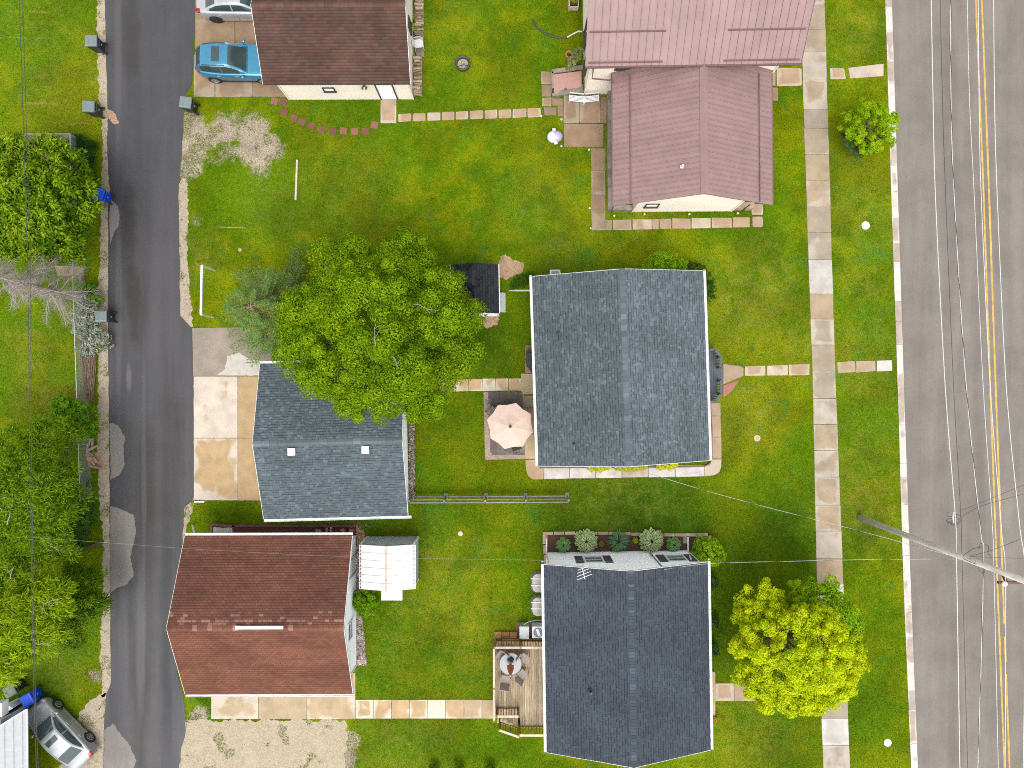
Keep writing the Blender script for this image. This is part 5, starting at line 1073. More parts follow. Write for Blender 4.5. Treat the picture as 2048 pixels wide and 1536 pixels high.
# dead conifer
def dead_tree():
    rp = random.Random(9); b = P(178, 600); top = P(-40, 545, 8.6); root = thing('dead_tree', 'leafless grey dead tree leaning over the wire fence', 'tree', b)
    mb = MB(); pts = [b.lerp(top, t) for t in (0, .1, .4, .7, 1)]; mb.tube(pts, [.20, .17, .13, .08, .02], 8); mb.build('trunk', simple('dead_bark', (0.38, 0.31, 0.265), .95, .3, 8, bmp=.4), root, world=True)
    mb = MB(); tw = MB()
    for i in range(105):
        t = rp.uniform(.24, .98); p = b.lerp(top, t); a = rp.uniform(0, 6.28); L_ = 2.7 * (1.08 - t) ** .6 * rp.uniform(.45, 1.0); d = Vector((math.cos(a), math.sin(a), .12)); q = [p + d * L_ * s_ + Vector((0, 0, -.42 * L_ * s_ * s_)) for s_ in np.linspace(0, 1, 6)]
        for k in range(1, 6): q[k] += Vector((rp.uniform(-.06, .06), rp.uniform(-.06, .06), rp.uniform(-.04, .04)))
        mb.tube(q, list(np.linspace(.032, .008, 6)), 4)
        for s_ in np.arange(.2, 1.0, .075):
            k = min(int(s_*5), 4); o = q[k].lerp(q[k+1], s_*5 - k)
            for sg in (-1, 1):
                e = o + (d * .6 + Vector((-math.sin(a), math.cos(a), 0)) * sg * rp.uniform(.5, 1) + Vector((0, 0, -.3))) * L_ * .26 * rp.uniform(.5, 1.1); tw.tube([o, o.lerp(e, .55) + Vector((0, 0, .02)), e], [.007, .005, .0035], 3, False)
                m_ = o.lerp(e, .5); 
                for _ in range(2): e2 = m_ + Vector((rp.uniform(-1, 1), rp.uniform(-1, 1), -.3)) * .16; tw.tube([m_, e2], [.0045, .003], 3, False)
    mb.build('limbs', M['twig'], root, world=True); tw.build('twigs', M['twig'], root, world=True, kind='stuff')
dead_tree()
# ---------------------------------------------------------------- vehicles
def grid(mb, fn, us, vs, flip=False):
    n = len(mb.v); k = len(vs)
    for u in us:
        for v in vs: mb.v.append(tuple(fn(u, v)))
    for i in range(len(us) - 1):
        for j in range(k - 1):
            q = (n + i*k + j, n + (i+1)*k + j, n + (i+1)*k + j + 1, n + i*k + j + 1); mb.face(q[::-1] if flip else q)
CARS = {
 'sedan': dict(body=[(-2.30, .50, .72, .40), (-2.26, .70, .86, .32), (-2.14, .80, .95, .26), (-1.9, .86, 1.00, .22), (-1.45, .895, 1.01, .20), (-.7, .905, .99, .19), (.3, .905, .965, .19), (1.1, .90, .935, .20), (1.55, .885, .88, .20), (1.9, .85, .81, .22), (2.12, .77, .73, .26), (2.24, .62, .64, .32), (2.30, .40, .56, .38)],
               cab=[(-1.72, 1.005, .70, .78), (-1.35, 1.20, .655, .79), (-.98, 1.38, .61, .80), (-.6, 1.445, .60, .805), (-.1, 1.47, .605, .81), (.32, 1.44, .60, .81), (.62, 1.30, .625, .81), (.95, 1.10, .68, .805), (1.22, .945, .75, .79)], belt=.99, ws=(5.3, 7.8), rw=(.22, 1.9), sg=(.75, 6.9), bp=3.9),
 'suv': dict(body=[(-2.28, .34, .80, .42), (-2.22, .56, .98, .34), (-2.08, .72, 1.05, .28), (-1.8, .82, 1.08, .25), (-1.3, .89, 1.08, .24), (-.5, .92, 1.06, .24), (.4, .92, 1.04, .24), (1.05, .915, 1.01, .24), (1.5, .90, .98, .24), (1.85, .87, .92, .26), (2.08, .79, .84, .30), (2.2, .64, .74, .36), (2.26, .42, .64, .42)],
             cab=[(-2.12, 1.06, .50, .60), (-1.94, 1.32, .52, .68), (-1.68, 1.54, .56, .74), (-1.2, 1.62, .61, .80), (-.75, 1.645, .625, .83), (-.32, 1.63, .625, .835), (-.1, 1.56, .63, .83), (.32, 1.29, .67, .825), (.74, 1.03, .76, .80)], belt=1.06, ws=(5.7, 7.85), rw=(.2, 1.9), sg=(1.6, 7.0), bp=4.3)}
def car(name, label, loc, hd, kind, paint, rim, wheels=1):
    K = CARS[kind]; root = thing(name, label, 'car', loc, hd); bx_ = np.array(K['body']); cb = np.array(K['cab'])
    def body(u, v):
        x, w, zt, zl = [np.interp(u, range(len(bx_)), bx_[:, i]) for i in range(4)]
        ws = [w - .08, w - .005, w, w + .004, w - .012, w - .05, w - .13, w * .5, 0]; zs = [zl, zl + .10, zl + (zt-zl)*.45, zl + (zt-zl)*.68, zt - .10, zt - .03, zt - .002, zt + .018, zt + .025]
        s_ = abs(v); k = np.linspace(0, 1, 9); y = np.interp(s_, k, ws); z = np.interp(s_, k, zs); return (x, y if v >= 0 else -y, z)
    mb = MB(); us = np.linspace(0, len(bx_) - 1, 49)
    for sg in (1, -1): grid(mb, lambda u, v: body(u, v * sg if v > 0 else (1e-9 * sg)), us, np.linspace(0, 1, 17), sg < 0)
    for u in (0, len(bx_) - 1): mb.poly([body(u, v) for v in np.linspace(1e-9, 1, 17)] + [body(u, -v) for v in np.linspace(1, 1e-9, 17)])
    bo = mb.build('body', paint, root, smooth=True)
    def cab(u, v, off=0.0, sg=1):
        def raw(u, v):
            x, zr_, wr, wb = [np.interp(u, range(len(cb)), cb[:, i]) for i in range(4)]; zb = K['belt'] - .03
            zr_ = max(zr_, zb + .01); ys_ = [wb, wb*.55 + wr*.45, wr + .02, wr - .05, wr*.5, 0]; zs_ = [zb, zb + (zr_ - zb)*.5, zr_ - .06*min(1, (zr_-zb)/.3), zr_ - .012, zr_ + .014, zr_ + .022]
            k = [0, .3, .6, .7, .86, 1]; return np.array((x, np.interp(v, k, ys_), np.interp(v, k, zs_)))
        p = raw(u, v)
        if off:
            a = raw(min(u + .05, len(cb) - 1), v) - raw(max(u - .05, 0), v); b_ = raw(u, min(v + .02, 1)) - raw(u, max(v - .02, 0)); n = np.cross(a, b_); n /= max(np.linalg.norm(n), 1e-9)
            if n[2] < 0 and v > .6 or n[1] < 0 and v <= .6: n = -n
            p = p + n * off
        return (p[0], p[1] * sg, p[2])
    mb = MB()
    for sg in (1, -1): grid(mb, lambda u, v: cab(u, v, 0, sg), np.linspace(0, len(cb) - 1, 41), np.linspace(0, 1, 21), sg < 0)
    mb.build('roof', paint, root, smooth=True)
    def top_patch(u0, u1, v0, nm, mat, inset=.0, off=.006, par=root):
        mb = MB()
        for sg in (1, -1): grid(mb, lambda u, v: cab(u, v, off, sg), np.linspace(u0, u1, 9), np.linspace(v0, 1, 9), sg < 0)
        return mb.build(nm, mat, par, smooth=True)
    top_patch(*K['ws'], .72, 'windscreen', M['car_glass']); top_patch(*K['rw'], .72, 'rear_window', M['car_glass'])
    top_patch(3.35 if kind == 'suv' else 3.75, 4.35 if kind == 'suv' else 4.5, .80, 'sunroof', M['car_glass'])
    for sg in (1, -1):
        for (u0, u1) in ((K['sg'][0], K['bp'] - .08), (K['bp'] + .08, K['sg'][1])):
            mb = MB(); grid(mb, lambda u, v: cab(u, v, .006, sg), np.linspace(u0, u1, 9), np.linspace(.10, .56, 6), sg < 0); mb.build('side_window', M['car_glass'], root, smooth=True)
        mb = MB(); pts = [cab(u, .585, .008, sg) for u in np.linspace(K['sg'][0] - .3, K['sg'][1] + .4, 20)]; mb.tube(pts, .012, 4); mb.build('window_trim', M['chrome'] if kind == 'suv' else paint, root)
        mb = MB(); mx_ = .98 if kind == 'sedan' else .5; mb.blob((mx_, sg * 1.0, K['belt'] + .03), (.10, .11, .07), 8, 6, 0); mb.bar((mx_, sg*.86, K['belt'] - .02), (mx_, sg*.98, K['belt']), .05); mb.build('mirror', paint, root, smooth=True)
        for x in (.45, -.55): mb = MB(); mb.box((x - .35, sg * .915, K['belt'] - .15), (.2, .03, .035)); mb.build('door_handle', M['chrome'], root)
        for x in (.98, .02, -.95): mb = MB(); mb.box((x - .02, sg * .9075, .60), (.012, .006, .62)); mb.build('door_seam', M['black'], root)
        mb = MB(); mb.box((0, sg * .90, .24), (2.2, .03, .07)); mb.build('sill', M['chrome'] if kind != 'suv' else M['black'], root)
        for u0, u1, nm, mat, v0, v1 in ((.8, 2.7, 'tail_lamp', M['lamp_red'], .52, .80), (9.3, 11.1, 'head_lamp', M['lamp_clear'], .50, .74)):
            mb = MB(); o_ = lambda u, v: np.array(body(u, v * sg)) + np.array((-.006 if u < 5 else .006, .006 * sg, .006)); grid(mb, o_, np.linspace(u0, u1, 6), np.linspace(v0, v1, 5), sg < 0); mb.build(nm, mat, root)
        mb = MB(); mb.box((2.02, sg * .815, .62), (.10, .03, .06)); mb.build('marker_lamp', M['lamp_orange'], root)
        for x in (1.36, -1.34):
            MR = Matrix.Rotation(math.pi/2, 4, 'X'); yw = sg * .83
            mb = MB(); mb.lathe([(.36, -.07), (.375, .088), (.0, .089)], 24, (x, sg * .82, .33), MR if sg < 0 else Matrix.Rotation(-math.pi/2, 4, 'X')); mb.build('wheel_arch', M['black'], root)
            MM = MR if sg < 0 else Matrix.Rotation(-math.pi/2, 4, 'X')
            mb = MB(); mb.lathe([(.20, .09), (.30, .115), (.325, .09), (.325, -.10), (.2, -.10)], 24, (x, yw, .325), MM, False); wh = mb.build('wheel', M['rubber'], root, smooth=True)
            mb = MB(); mb.lathe([(.225, .096), (.20, .112), (.185, .07), (.06, .075), (.05, .108), (0.001, .108)], 20, (x, yw, .325), MM, False)
            for k in range(7):
                a = k * 2*math.pi/7; d = Vector((math.cos(a), 0, math.sin(a))); c = Vector((x, yw + sg * .10, .325)); mb.bar(c + d*.03, c + d*.205, .045, .03)
            mb.build('rim', rim, wh)
    for sx, z in ((-2.285, .5), (2.285, .42)): mb = MB(); mb.box((sx, 0, z), (.03, .5, .11)); mb.build('number_plate', M['white'], root)
    mb = MB(); mb.box((2.27, 0, .52), (.03, .7, .14)); mb.build('grille', M['black'], root)
    if kind == 'suv':
        for sg in (1, -1): mb = MB(); pts = [cab(u, .66, .03, sg) for u in np.linspace(2.2, 5.0, 12)]; mb.tube(pts, .016, 5); mb.build('roof_rail', M['black'], root)
    return root
car('silver_sedan', 'silver sedan parked at an angle beside the pale metal shed', (-25.37, -19.63, .006), R(134), 'sedan', M['car_silver'], M['rim']).scale = (.95, .95, .95)
car('white_sedan', 'pearl white sedan parked nose in at the brown garage', (-15.36, 21.47, .03), R(0), 'sedan', M['car_white'], M['rim_dark'])
car('blue_suv', 'blue hatchback car parked nose in below the white one', (-15.40, 18.02, .03), R(-1), 'suv', M['car_blue'], M['rim'])
# ---------------------------------------------------------------- wheeled bins
def make_bin(mb_body, mb_lid):
    root = thing('wheeled_bin', 'x', 'bin', group='wheeled bins along the alley'); v = MB()
    b0 = [(-.22, -.24), (.24, -.24), (.24, .24), (-.22, .24)]; b1 = [(-.29, -.30), (.31, -.30), (.31, .30), (-.29, .30)]; n = 0
    v.v += [(x, y, .08) for x, y in b0] + [(x, y, 1.0) for x, y in b1]
    for i in range(4): v.face((i, (i+1) % 4, 4 + (i+1) % 4, 4 + i))
    v.face((3, 2, 1, 0)); v.box((.0, 0, .98), (.66, .66, .05)); v.build('body', mb_body, root)
    v = MB(); L_ = [(-.33, -.32), (.35, -.32), (.35, .32), (-.33, .32)]; n = len(v.v); v.v += [(x, y, 1.01) for x, y in L_] + [(x*.93, y*.93, 1.06) for x, y in L_] + [(x*.7, y*.7, 1.085) for x, y in L_]
    for k in (0, 4):
        for i in range(4): v.face((k + i, k + (i+1) % 4, k + 4 + (i+1) % 4, k + 4 + i))
    v.face((8, 9, 10, 11)); v.face((3, 2, 1, 0)); ld = v.build('lid', mb_lid, root)
    for rx_, rw_ in ((.18, .10), (-.2, .06)): v = MB(); v.box((rx_, 0, 1.082), (rw_, .38, .02)); v.build('lid_rib', mb_lid, ld)
    v = MB(); v.tube([(-.36, -.26, 1.0), (-.42, -.26, .98), (-.42, .26, .98), (-.36, .26, 1.0)], .018, 6); v.build('handle', mb_body, root)
    for sg in (1, -1): v = MB(); v.lathe([(.001, -.03), (.12, -.03), (.12, .03), (.001, .03)], 14, (-.25, sg * .27, .12), Matrix.Rotation(math.pi/2, 4, 'X')); v.build('wheel', M['rubber'], root)
    v = MB(); v.box((-.30, 0, .55), (.03, .10, .05)); v.build('catch_bar', M['galv'], root); return root
b0 = make_bin(M['bin_dark'], M['bin']); b1 = make_bin(M['bin_blue_dark'], M['bin_blue'])
spots = [(b0, 204, 99, 0, 'grey green wheeled bin on the grass, topmost along the alley'), (b0, 199, 227, -2, 'grey green wheeled bin on the grass, second down the alley'), (b0, 388, 219, -8, 'grey green wheeled bin below the blue car'), (b0, 223, 636, 2, 'grey green wheeled bin beside the silvery branch heap'), (b0, 45, 1366, 28, 'dark wheeled bin with grey lid in the lower left corner'), (b1, 217, 397, -18, 'bright blue wheeled bin in front of the leafy tree'), (b1, 79, 1384, 30, 'bright blue wheeled bin next to the silver sedan')]
seen = set()
for src, x, y, a, l in spots:
    o = src if src not in seen else copy_tree(src); seen.add(src); p = P(x, y, .02); place(o, (p.x, p.y, .026), R(180 + a), l)
# ---------------------------------------------------------------- chain link fence
fn = thing('chain_link_fence', 'galvanised chain link fence along the left side of the alley', 'fence', P(165, 640))
FZ = 1.15; line = [(-40, 268), (140, 268), (144, 480), (148, 640), (153, 780), (160, 1000)]; W3 = [P(x, y, FZ) for x, y in line]
net = MB()
for a, b in zip(W3[:-1], W3[1:]):
    mb = MB(); mb.tube([a, b], .024, 6); mb.build('top_rail', M['galv'], fn, world=True); L_ = (b - a).length; n = max(1, int(L_ / 2.4)); d = (b - a).normalized()
    for i in range(n + 1):
        q = a.lerp(b, i / n)
        if i or a is W3[0]: mb = MB(); mb.tube([(q.x, q.y, 0), (q.x, q.y, FZ + .06)], .03, 6); mb.build('post', M['galv'], fn, world=True)
    x = -FZ; st_ = .10
    while x < L_:
        for s_ in (1, -1):
            t0, t1 = (x, x + FZ) if s_ > 0 else (x + FZ, x); z0, z1 = 0.03, FZ
            def clip(t, other, z, zo):
                if t < 0: f = (0 - t) / (other - t); return 0, z + (zo - z) * f
                if t > L_: f = (L_ - t) / (other - t); return L_, z + (zo - z) * f
                return t, z
            u0, w0 = clip(t0, t1, z0, z1); u1, w1 = clip(t1, t0, z1, z0)
            if abs(u1 - u0) > .02: p, q = a + d * u0, a + d * u1; net.tube([(p.x, p.y, w0), (q.x, q.y, w1)], .004, 3, False)
        x += st_
net.build('wire_mesh', M['galv'], fn, world=True, kind='stuff')
# rail fence beside the grey garage
rf_ = thing('rail_fence', 'weathered grey three rail wooden fence on the lawn', 'fence', P(978, 996))
fx = [824, 892, 972, 1051, 1134]
for i, x in enumerate(fx): p = P(x, 995 - (i - 2) * 0.3); mb = MB(); mb.box((p.x, p.y, .56), (.11, .11, 1.14)); mb.box((p.x, p.y + .1, .03), (.2, .34, .06)); mb.build('post', M['grey_wood'], rf_, world=True)
for i in range(4):
    for z in (.3, .65, 1.0): a = P(fx[i], 995 - (i-2)*.3); b = P(fx[i+1], 995 - (i-1)*.3); mb = MB(); oy = {.3: .12, .65: .0, 1.0: -.11}[z]; mb.bar((a.x + .02, a.y + oy, z), (b.x - .02, b.y + oy, z + random.uniform(-.02, .02)), .055, .14); mb.build('rail', M['grey_wood'], rf_, world=True)
# white frame on the lawn, timber, logs
wf = thing('white_goal_frame', 'white pipe goal frame standing on the lawn beside the spruce', 'goal', P(429, 590)); g0, g1 = P(404, 531, 1.7), P(402, 629, 1.7)
mb = MB(); mb.bar(g0, g1, .11, .09); mb.build('crossbar', M['plastic_white'], wf, world=True)
for g in (g0, g1): mb = MB(); mb.bar((g.x, g.y, 0), (g.x, g.y, 1.68), .08); mb.build('post', M['plastic_white'], wf, world=True)
mb = MB(); mb.bar(P(594.5, 320, .06), P(591.5, 400, .06), .10, .11); mb.build('timber_beam', M['rail_pale'], label='pale wooden beam lying on the open lawn', cat='timber')
mb = MB(); mb.bar(P(438, 454, .02), P(492, 456, .02), .03, .03); mb.build('thin_rod', M['twig_pale'], label='thin straw coloured rod lying on the lawn above the spruce', cat='rod')
mb = MB(); mb.bar(P(141, 1107, .07), P(204, 1085, .07), .16, .13); mb.build('red_timber', M['timber_red'], label='long reddish timber lying beside the alley gravel', cat='timber')
mb = MB(); mb.bar(P(50, 1140, .07), P(84, 1130, .07), .16, .13); mb.build('red_timber', M['timber_red'], label='short reddish timber under the drooping locust', cat='timber')
mb = MB(); mb.bar(P(389, 1003.5, .06), P(409, 1003.5, .06), .08, .08); mb.build('white_post', M['plastic_white'], label='short white post lying at the driveway corner', cat='post')
mb = MB(); p = P(165.5, 559); mb.box((p.x, p.y, .12), (.20, .36, .24), rz=.2); mb.box((p.x, p.y, .25), (.15, .30, .03), rz=.2); mb.build('concrete_block', M['stone_grey'], label='pale concrete block beside the dead tree', cat='block')
for i, (x, y, r_, l) in enumerate(((1731, 451, 7.5, 'white round utility cover on the upper verge'), (1775, 1485, 7, 'white round utility cover on the lower verge'), (1514, 876, 6, 'tan round utility cover on the front lawn'), (480, 500, 3.5, 'small white round stone on the left lawn'), (921, 1067, 4.5, 'small tan stone on the lawn beside the white shed'))):
    mb = MB(); p = P(x, y); mb.lathe([(r_*S*1.1, -.02), (r_*S*1.1, .03), (r_*S, .04), (r_*S*.8, .045), (.001, .047)], 16, (p.x, p.y, 0), cap=False); mb.build('utility_cover', M['plastic_white'] if i in (0, 1) else M['slab_tan'], label=l, cat='cover' if i < 3 else 'stone')
def log(a, b, r_, name, label, cat, col, group=None, mat='log', par=None):
    mb = MB(); mb.col = (*col, 1); a, b = Vector(a), Vector(b); m_ = a.lerp(b, .5) + Vector((random.uniform(-.02, .02), random.uniform(-.02, .02), .01)); mb.tube([a, m_, b], [r_, r_*.96, r_*.9], 7)
    for i in (-1, -2): mb.c[i] = (0.50, 0.36, 0.20, 1)
    return mb.build(name, M[mat], label=label, cat=cat, group=group)
LP = [((174, 905, .1), (182, 877, .1)), ((184, 900, .1), (187, 868, .1)), ((174, 901, .22), (196, 891, .22)), ((180, 915, .1), (194, 925, .1)), ((186, 915, .12), (194, 924, .12)), ((180, 932, .15), (203, 937, .15)), ((182, 920, .1), (190, 930, .1))]
for a, b in LP: log(P(*a), P(*b), .075, 'cut_log', 'short cut log in the heap beside the alley gravel', 'log', random.choice(((0.33, 0.25, 0.18), (0.40, 0.32, 0.25), (0.24, 0.18, 0.13))), 'logs heaped by the alley')
mb = MB(); mb.lathe([(.15, 0), (.14, .26), (.001, .262)], 12, P(184, 917), cap=False); mb.build('tree_stump', simple('fresh_cut', (0.55, 0.30, 0.09), .8, .2), label='small stump with fresh orange cut among the logs', cat='stump')
# brush pile of long sticks
mb = MB(); r = random.Random(3)
for _ in range(150):
    x = r.uniform(166, 187); a = P(x + r.uniform(-8, 8), r.uniform(675, 700), r.uniform(.03, .4)); b = P(170 + (x - 166)*.8 + r.uniform(-2, 4), r.uniform(770, 808), r.uniform(.03, .3)); m_ = a.lerp(b, .5) + Vector((r.uniform(-.15, .15), 0, r.uniform(0, .1))); mb.tube([a, m_, b], [r.uniform(.008, .02), .014, .006], 4, False)
mb.build('brush_pile', M['stick'], label='long pile of bare brown sticks along the wire fence', cat='brush pile', kind='stuff')
# firewood stacked along the brown garage
r = random.Random(6); WC = [(0.30, 0.22, 0.15), (0.42, 0.33, 0.23), (0.22, 0.16, 0.12), (0.36, 0.25, 0.13), (0.46, 0.36, 0.24)]
mb = MB()
for y0_, y1_ in ((-30, 78), (108, 193)):
    for xx in (831, 846): mb.bar(P(xx - (3 if y0_ > 0 else 0), y0_, .05), P(xx - (3 if y0_ > 0 else 0), y1_, .05), .1, .1)
mb.build('wood_rack', M['grey_wood'], label='low timber rack under the firewood beside the brown garage', cat='rack')
for lay in range(3):
    y = -26 if lay else -28
    while y < 192:
        if 76 < y < 112 or (lay == 2 and r.random() < .35): y += 5; continue
        rr_ = r.uniform(.06, .10); s_ = -3.5 if y > 100 else 0; z = .16 + lay * .17; x0 = r.uniform(829, 832) + s_; x1 = r.uniform(843, 848) + s_
        log(P(x0, y + r.uniform(-2, 2), z), P(x1, y + r.uniform(-2, 2), z), rr_, 'firewood_log', 'split firewood log in the longer stack above the white chair' if y < 90 else 'split firewood log in the lower stack at the garage corner', 'log', r.choice(WC), 'upper firewood stack' if y < 90 else 'lower firewood stack'); y += rr_ * 2.0 / S
mb = MB(); mb.prism(wpoly(rect(833, 70, 858 - 10, 114)), 0, .06); mb.build('concrete_pad', M['stone_grey'], sh, world=True)
rosette(HF, 831, 60, 'green weeds among the firewood logs', 'weed', 'weeds', sc=1.3); rosette(HF, 830, 36, 'green weed at the upper firewood stack', 'weed', 'weeds', sc=.8)
# plastic chair by the garage
def chair(label, loc, rz, mat, name='garden_chair', group=None, w=.48, sling=None):
    root = thing(name, label, 'chair', loc, rz, group); mb = MB(); mb.box((0, 0, .42), (w, .46, .03)); mb.build('seat', sling or mat, root)
    bk = Matrix.Rotation(R(-14), 3, 'X'); mb = MB()
    if sling: mb.box((0, -.30, .68), (w, .025, .56), M=Matrix.Rotation(R(20), 3, 'X'))
    else:
        for k in range(5): mb.box((-w/2 + .06 + k * (w - .12)/4, -.27, .64), (.055, .02, .42), M=Matrix.Rotation(R(15), 3, 'X'))
        mb.box((0, -.33, .86), (w, .03, .07))
    mb.build('backrest', sling or mat, root)
    for sg in (1, -1):
        mb = MB(); mb.tube([(sg*w/2, .22, 0), (sg*w/2, .2, .40), (sg*(w/2 + .03), .16, .62), (sg*(w/2 + .03), -.2, .64), (sg*w/2, -.30, .62)], .018, 5); mb.build('armrest', mat, root)
        mb = MB(); mb.tube([(sg*w/2, -.30, 0), (sg*w/2, -.22, .42), (sg*w/2, -.38, .92)], .018, 5); mb.build('leg', mat, root)
    return root
p = P(840, 95); chair('white plastic garden chair between the firewood stacks', (p.x, p.y, .06), R(-80), M['plastic_white'])
# fire pit
fp_ = thing('fire_pit', 'round dark fire ring with ash and sticks on the lawn', 'fire pit', P(926, 130)); mb = MB(); mb.lathe([(.40, 0), (.42, .26), (.38, .28), (.32, .26), (.31, .06)], 22, P(926, 130), cap=False); mb.build('ring', M['wire_dark'], fp_, world=True); mb = MB(); mb.lathe([(.32, .08), (.001, .12)], 18, P(926, 130), cap=False); mb.build('ash', M['ash'], fp_, world=True)
for k in range(7): a = random.uniform(0, 6.28); c = P(926 + random.uniform(-3, 3), 130 + random.uniform(-3, 3), .15); d = Vector((math.cos(a), math.sin(a), 0)) * .2; mb = MB(); mb.tube([c - d, c + d], .018, 5); mb.build('stick', M['black'] if k % 2 else M['twig_pale'], fp_, world=True)
EXCL.append(([(fp_.location.x + .42*math.cos(t), fp_.location.y + .42*math.sin(t)) for t in np.linspace(0, 6, 14)], 0))
# lilac garden toy
ty = thing('garden_toy', 'lilac and white rounded plastic toy beside the terrace', 'toy', P(1109, 277), R(8)); mb = MB(); mb.lathe([(.18, 0), (.30, .12), (.33, .3), (.27, .46), (.12, .55), (.001, .57)], 18, (.06, 0, 0)); mb.v = [(v[0]*1.15, v[1], v[2]) for v in mb.v]; mb.build('shell', M['lilac'], ty, smooth=True)
mb = MB(); mb.lathe([(.16, .02), (.30, .14), (.345, .3), (.28, .47), (.12, .555), (.001, .58)], 18, (-.10, 0, 0)); mb.v = [(min(v[0], .0), v[1], v[2]) for v in mb.v]; mb.build('cover', M['plastic_white'], ty, smooth=True)
for sg in (1, -1): mb = MB(); mb.box((.0, sg * .38, .34), (.18, .14, .05)); mb.build('handle', M['plastic_white'], ty)
# solar garden lights (small white caps)
for i, (x, y) in enumerate(((1082, 236), (1122, 243), (1122, 296), (1177, 303), (1178, 419), (1180, 459), (1287, 431), (1376, 431), (1472, 429), (1227, 434))):
    mb = MB(); p = P(x, y); mb.lathe([(.012, 0), (.012, .28), (.055, .29), (.055, .33), (.001, .35)], 8, p, cap=False); mb.build('garden_light', M['plastic_white'], label='small white solar stake light ' + ('where the back path meets the terrace', 'at the terrace edge above the lilac toy', 'at the terrace corner below the lilac toy', 'at the top of the narrow side path', 'beside the side path near the wing corner', 'at the outer corner of the slab path', 'below the gable window of the wing', 'below the middle of the wing gable', 'by the right end of the wing gable', 'by the left downspout of the wing')[i], cat='garden light', group='solar lights round the cream house')
# planter box, terracotta urn, hose
pl_ = thing('planter_box', 'pale wooden planter box with greens against the house wall', 'planter', P(1147, 2)); mb = MB()
for (a, b) in (((1138, -20), (1138, 17)), ((1156, -20), (1156, 17)), ((1138, 17), (1156, 17))): mb.bar(P(*a, .18), P(*b, .18), .05, .36)
mb.build('box', M['rail_pale'], pl_, world=True); mb = MB(); mb.prism(wpoly(rect(1139, -20, 1155, 16)), 0, .3); mb.build('soil', M['mulch_brown'], pl_, world=True)
rosette(HF, 1147, 7, 'green leafy plants in the wooden planter box', 'planter_greens', 'plant', sc=1.0).location.z = .3
mb = MB(); mb.lathe([(.12, 0), (.17, .5), (.22, .52), (.22, .6), (.15, .6), (.13, .5)], 14, P(1137, 118), cap=False); mb.build('terracotta_urn', M['terracotta'], label='tall terracotta topped urn beside the variegated plant', cat='urn')
mb = MB(); mb.tube([P(x, y, .05) for x, y in ((1064, 38), (1067, 46), (1075, 57), (1088, 66), (1105, 73), (1120, 76), (1135, 75))], .05, 6); mb.build('drain_hose', M['wire_dark'], label='black corrugated drain hose curving over the lawn', cat='hose')
mb = MB(); mb.tube([P(1134, 75, .07), P(1146, 68, .09), P(1156, 63, .12), P(1164, 63, .3)], .045, 6); mb.build('white_drain_pipe', M['plastic_white'], label='white drain pipe feeding the black hose', cat='pipe')
# umbrella, table, grill
um = thing('patio_umbrella', 'octagonal beige patio umbrella on the paved patio', 'umbrella', P(1020, 857)); c = P(1020.5, 853, 2.55); rim_ = []
for k, (dx, dy) in enumerate(((12, -49), (42, -27), (46, 9), (26, 38), (-11, 43), (-39, 22), (-46, -16), (-24, -45))): rim_.append(P(1020 + dx, 855 + dy, 2.12))
for k in range(8):
    a, b = rim_[k], rim_[(k+1) % 8]; m_ = a.lerp(b, .5).lerp(Vector((c.x, c.y, a.z)), .045); mb = MB()
    for (t0, t1) in ((0, .5), (.5, 1)):
        sg_ = lambda q, t: Vector((c.x, c.y, c.z)).lerp(q, t) + Vector((0, 0, -.05 * math.sin(t * math.pi)))
        for (u, w) in ((a, m_), (m_, b)): mb.poly([sg_(u, t0), sg_(u, t1), sg_(w, t1), sg_(w, t0)] if t0 else [c, sg_(u, t1), sg_(w, t1)])
        pass
    for (u, w) in ((a, m_), (m_, b)): mb.poly([u, w, w - Vector((0, 0, .10)), u - Vector((0, 0, .10))])
    mb.build('canopy_panel', M['canopy'], um, world=True)
    mb = MB(); mb.bar(c - Vector((0, 0, .14)), a - Vector((0, 0, .10)), .02); mb.build('rib', M['wire_dark'], um, world=True)
mb = MB(); q = P(1020, 857); mb.tube([(c.x, c.y, .05), (c.x, c.y, 2.66)], .022, 8); mb.build('pole', M['wire_dark'], um, world=True); mb = MB(); mb.blob((c.x, c.y, 2.62), .085, 8, 6, 0); mb.build('finial', M['wire_dark'], um, world=True); mb = MB(); mb.lathe([(.26, 0), (.24, .06), (.05, .12)], 14, (c.x, c.y, .03)); mb.build('base', M['wire_dark'], um, world=True)
tb = thing('patio_table', 'round grey patio table half hidden under the beige umbrella', 'table', P(1008, 840)); tc_ = P(1006, 838, .72); mb = MB(); mb.lathe([(.78, .70), (.78, .735), (.05, .737)], 28, (tc_.x, tc_.y, 0)); mb.build('tabletop', M['stone_grey'], tb, world=True)
for k in range(3): a = k * 2.1 + .4; mb = MB(); mb.tube([(tc_.x + .5*math.cos(a), tc_.y + .5*math.sin(a), .03), (tc_.x + .1*math.cos(a), tc_.y + .1*math.sin(a), .7)], .025, 6); mb.build('leg', M['wire_dark'], tb, world=True)
for i, (x, y, a, l) in enumerate(((985, 822, 50, 'grey patio chair under the left edge of the umbrella'), (1030, 885, 200, 'grey patio chair hidden beneath the umbrella'))): p = P(x, y); chair(l, (p.x, p.y, .03), R(a + 180), M['wire_dark'], 'patio_chair', 'chairs round the patio table', sling=M['stone_grey'])
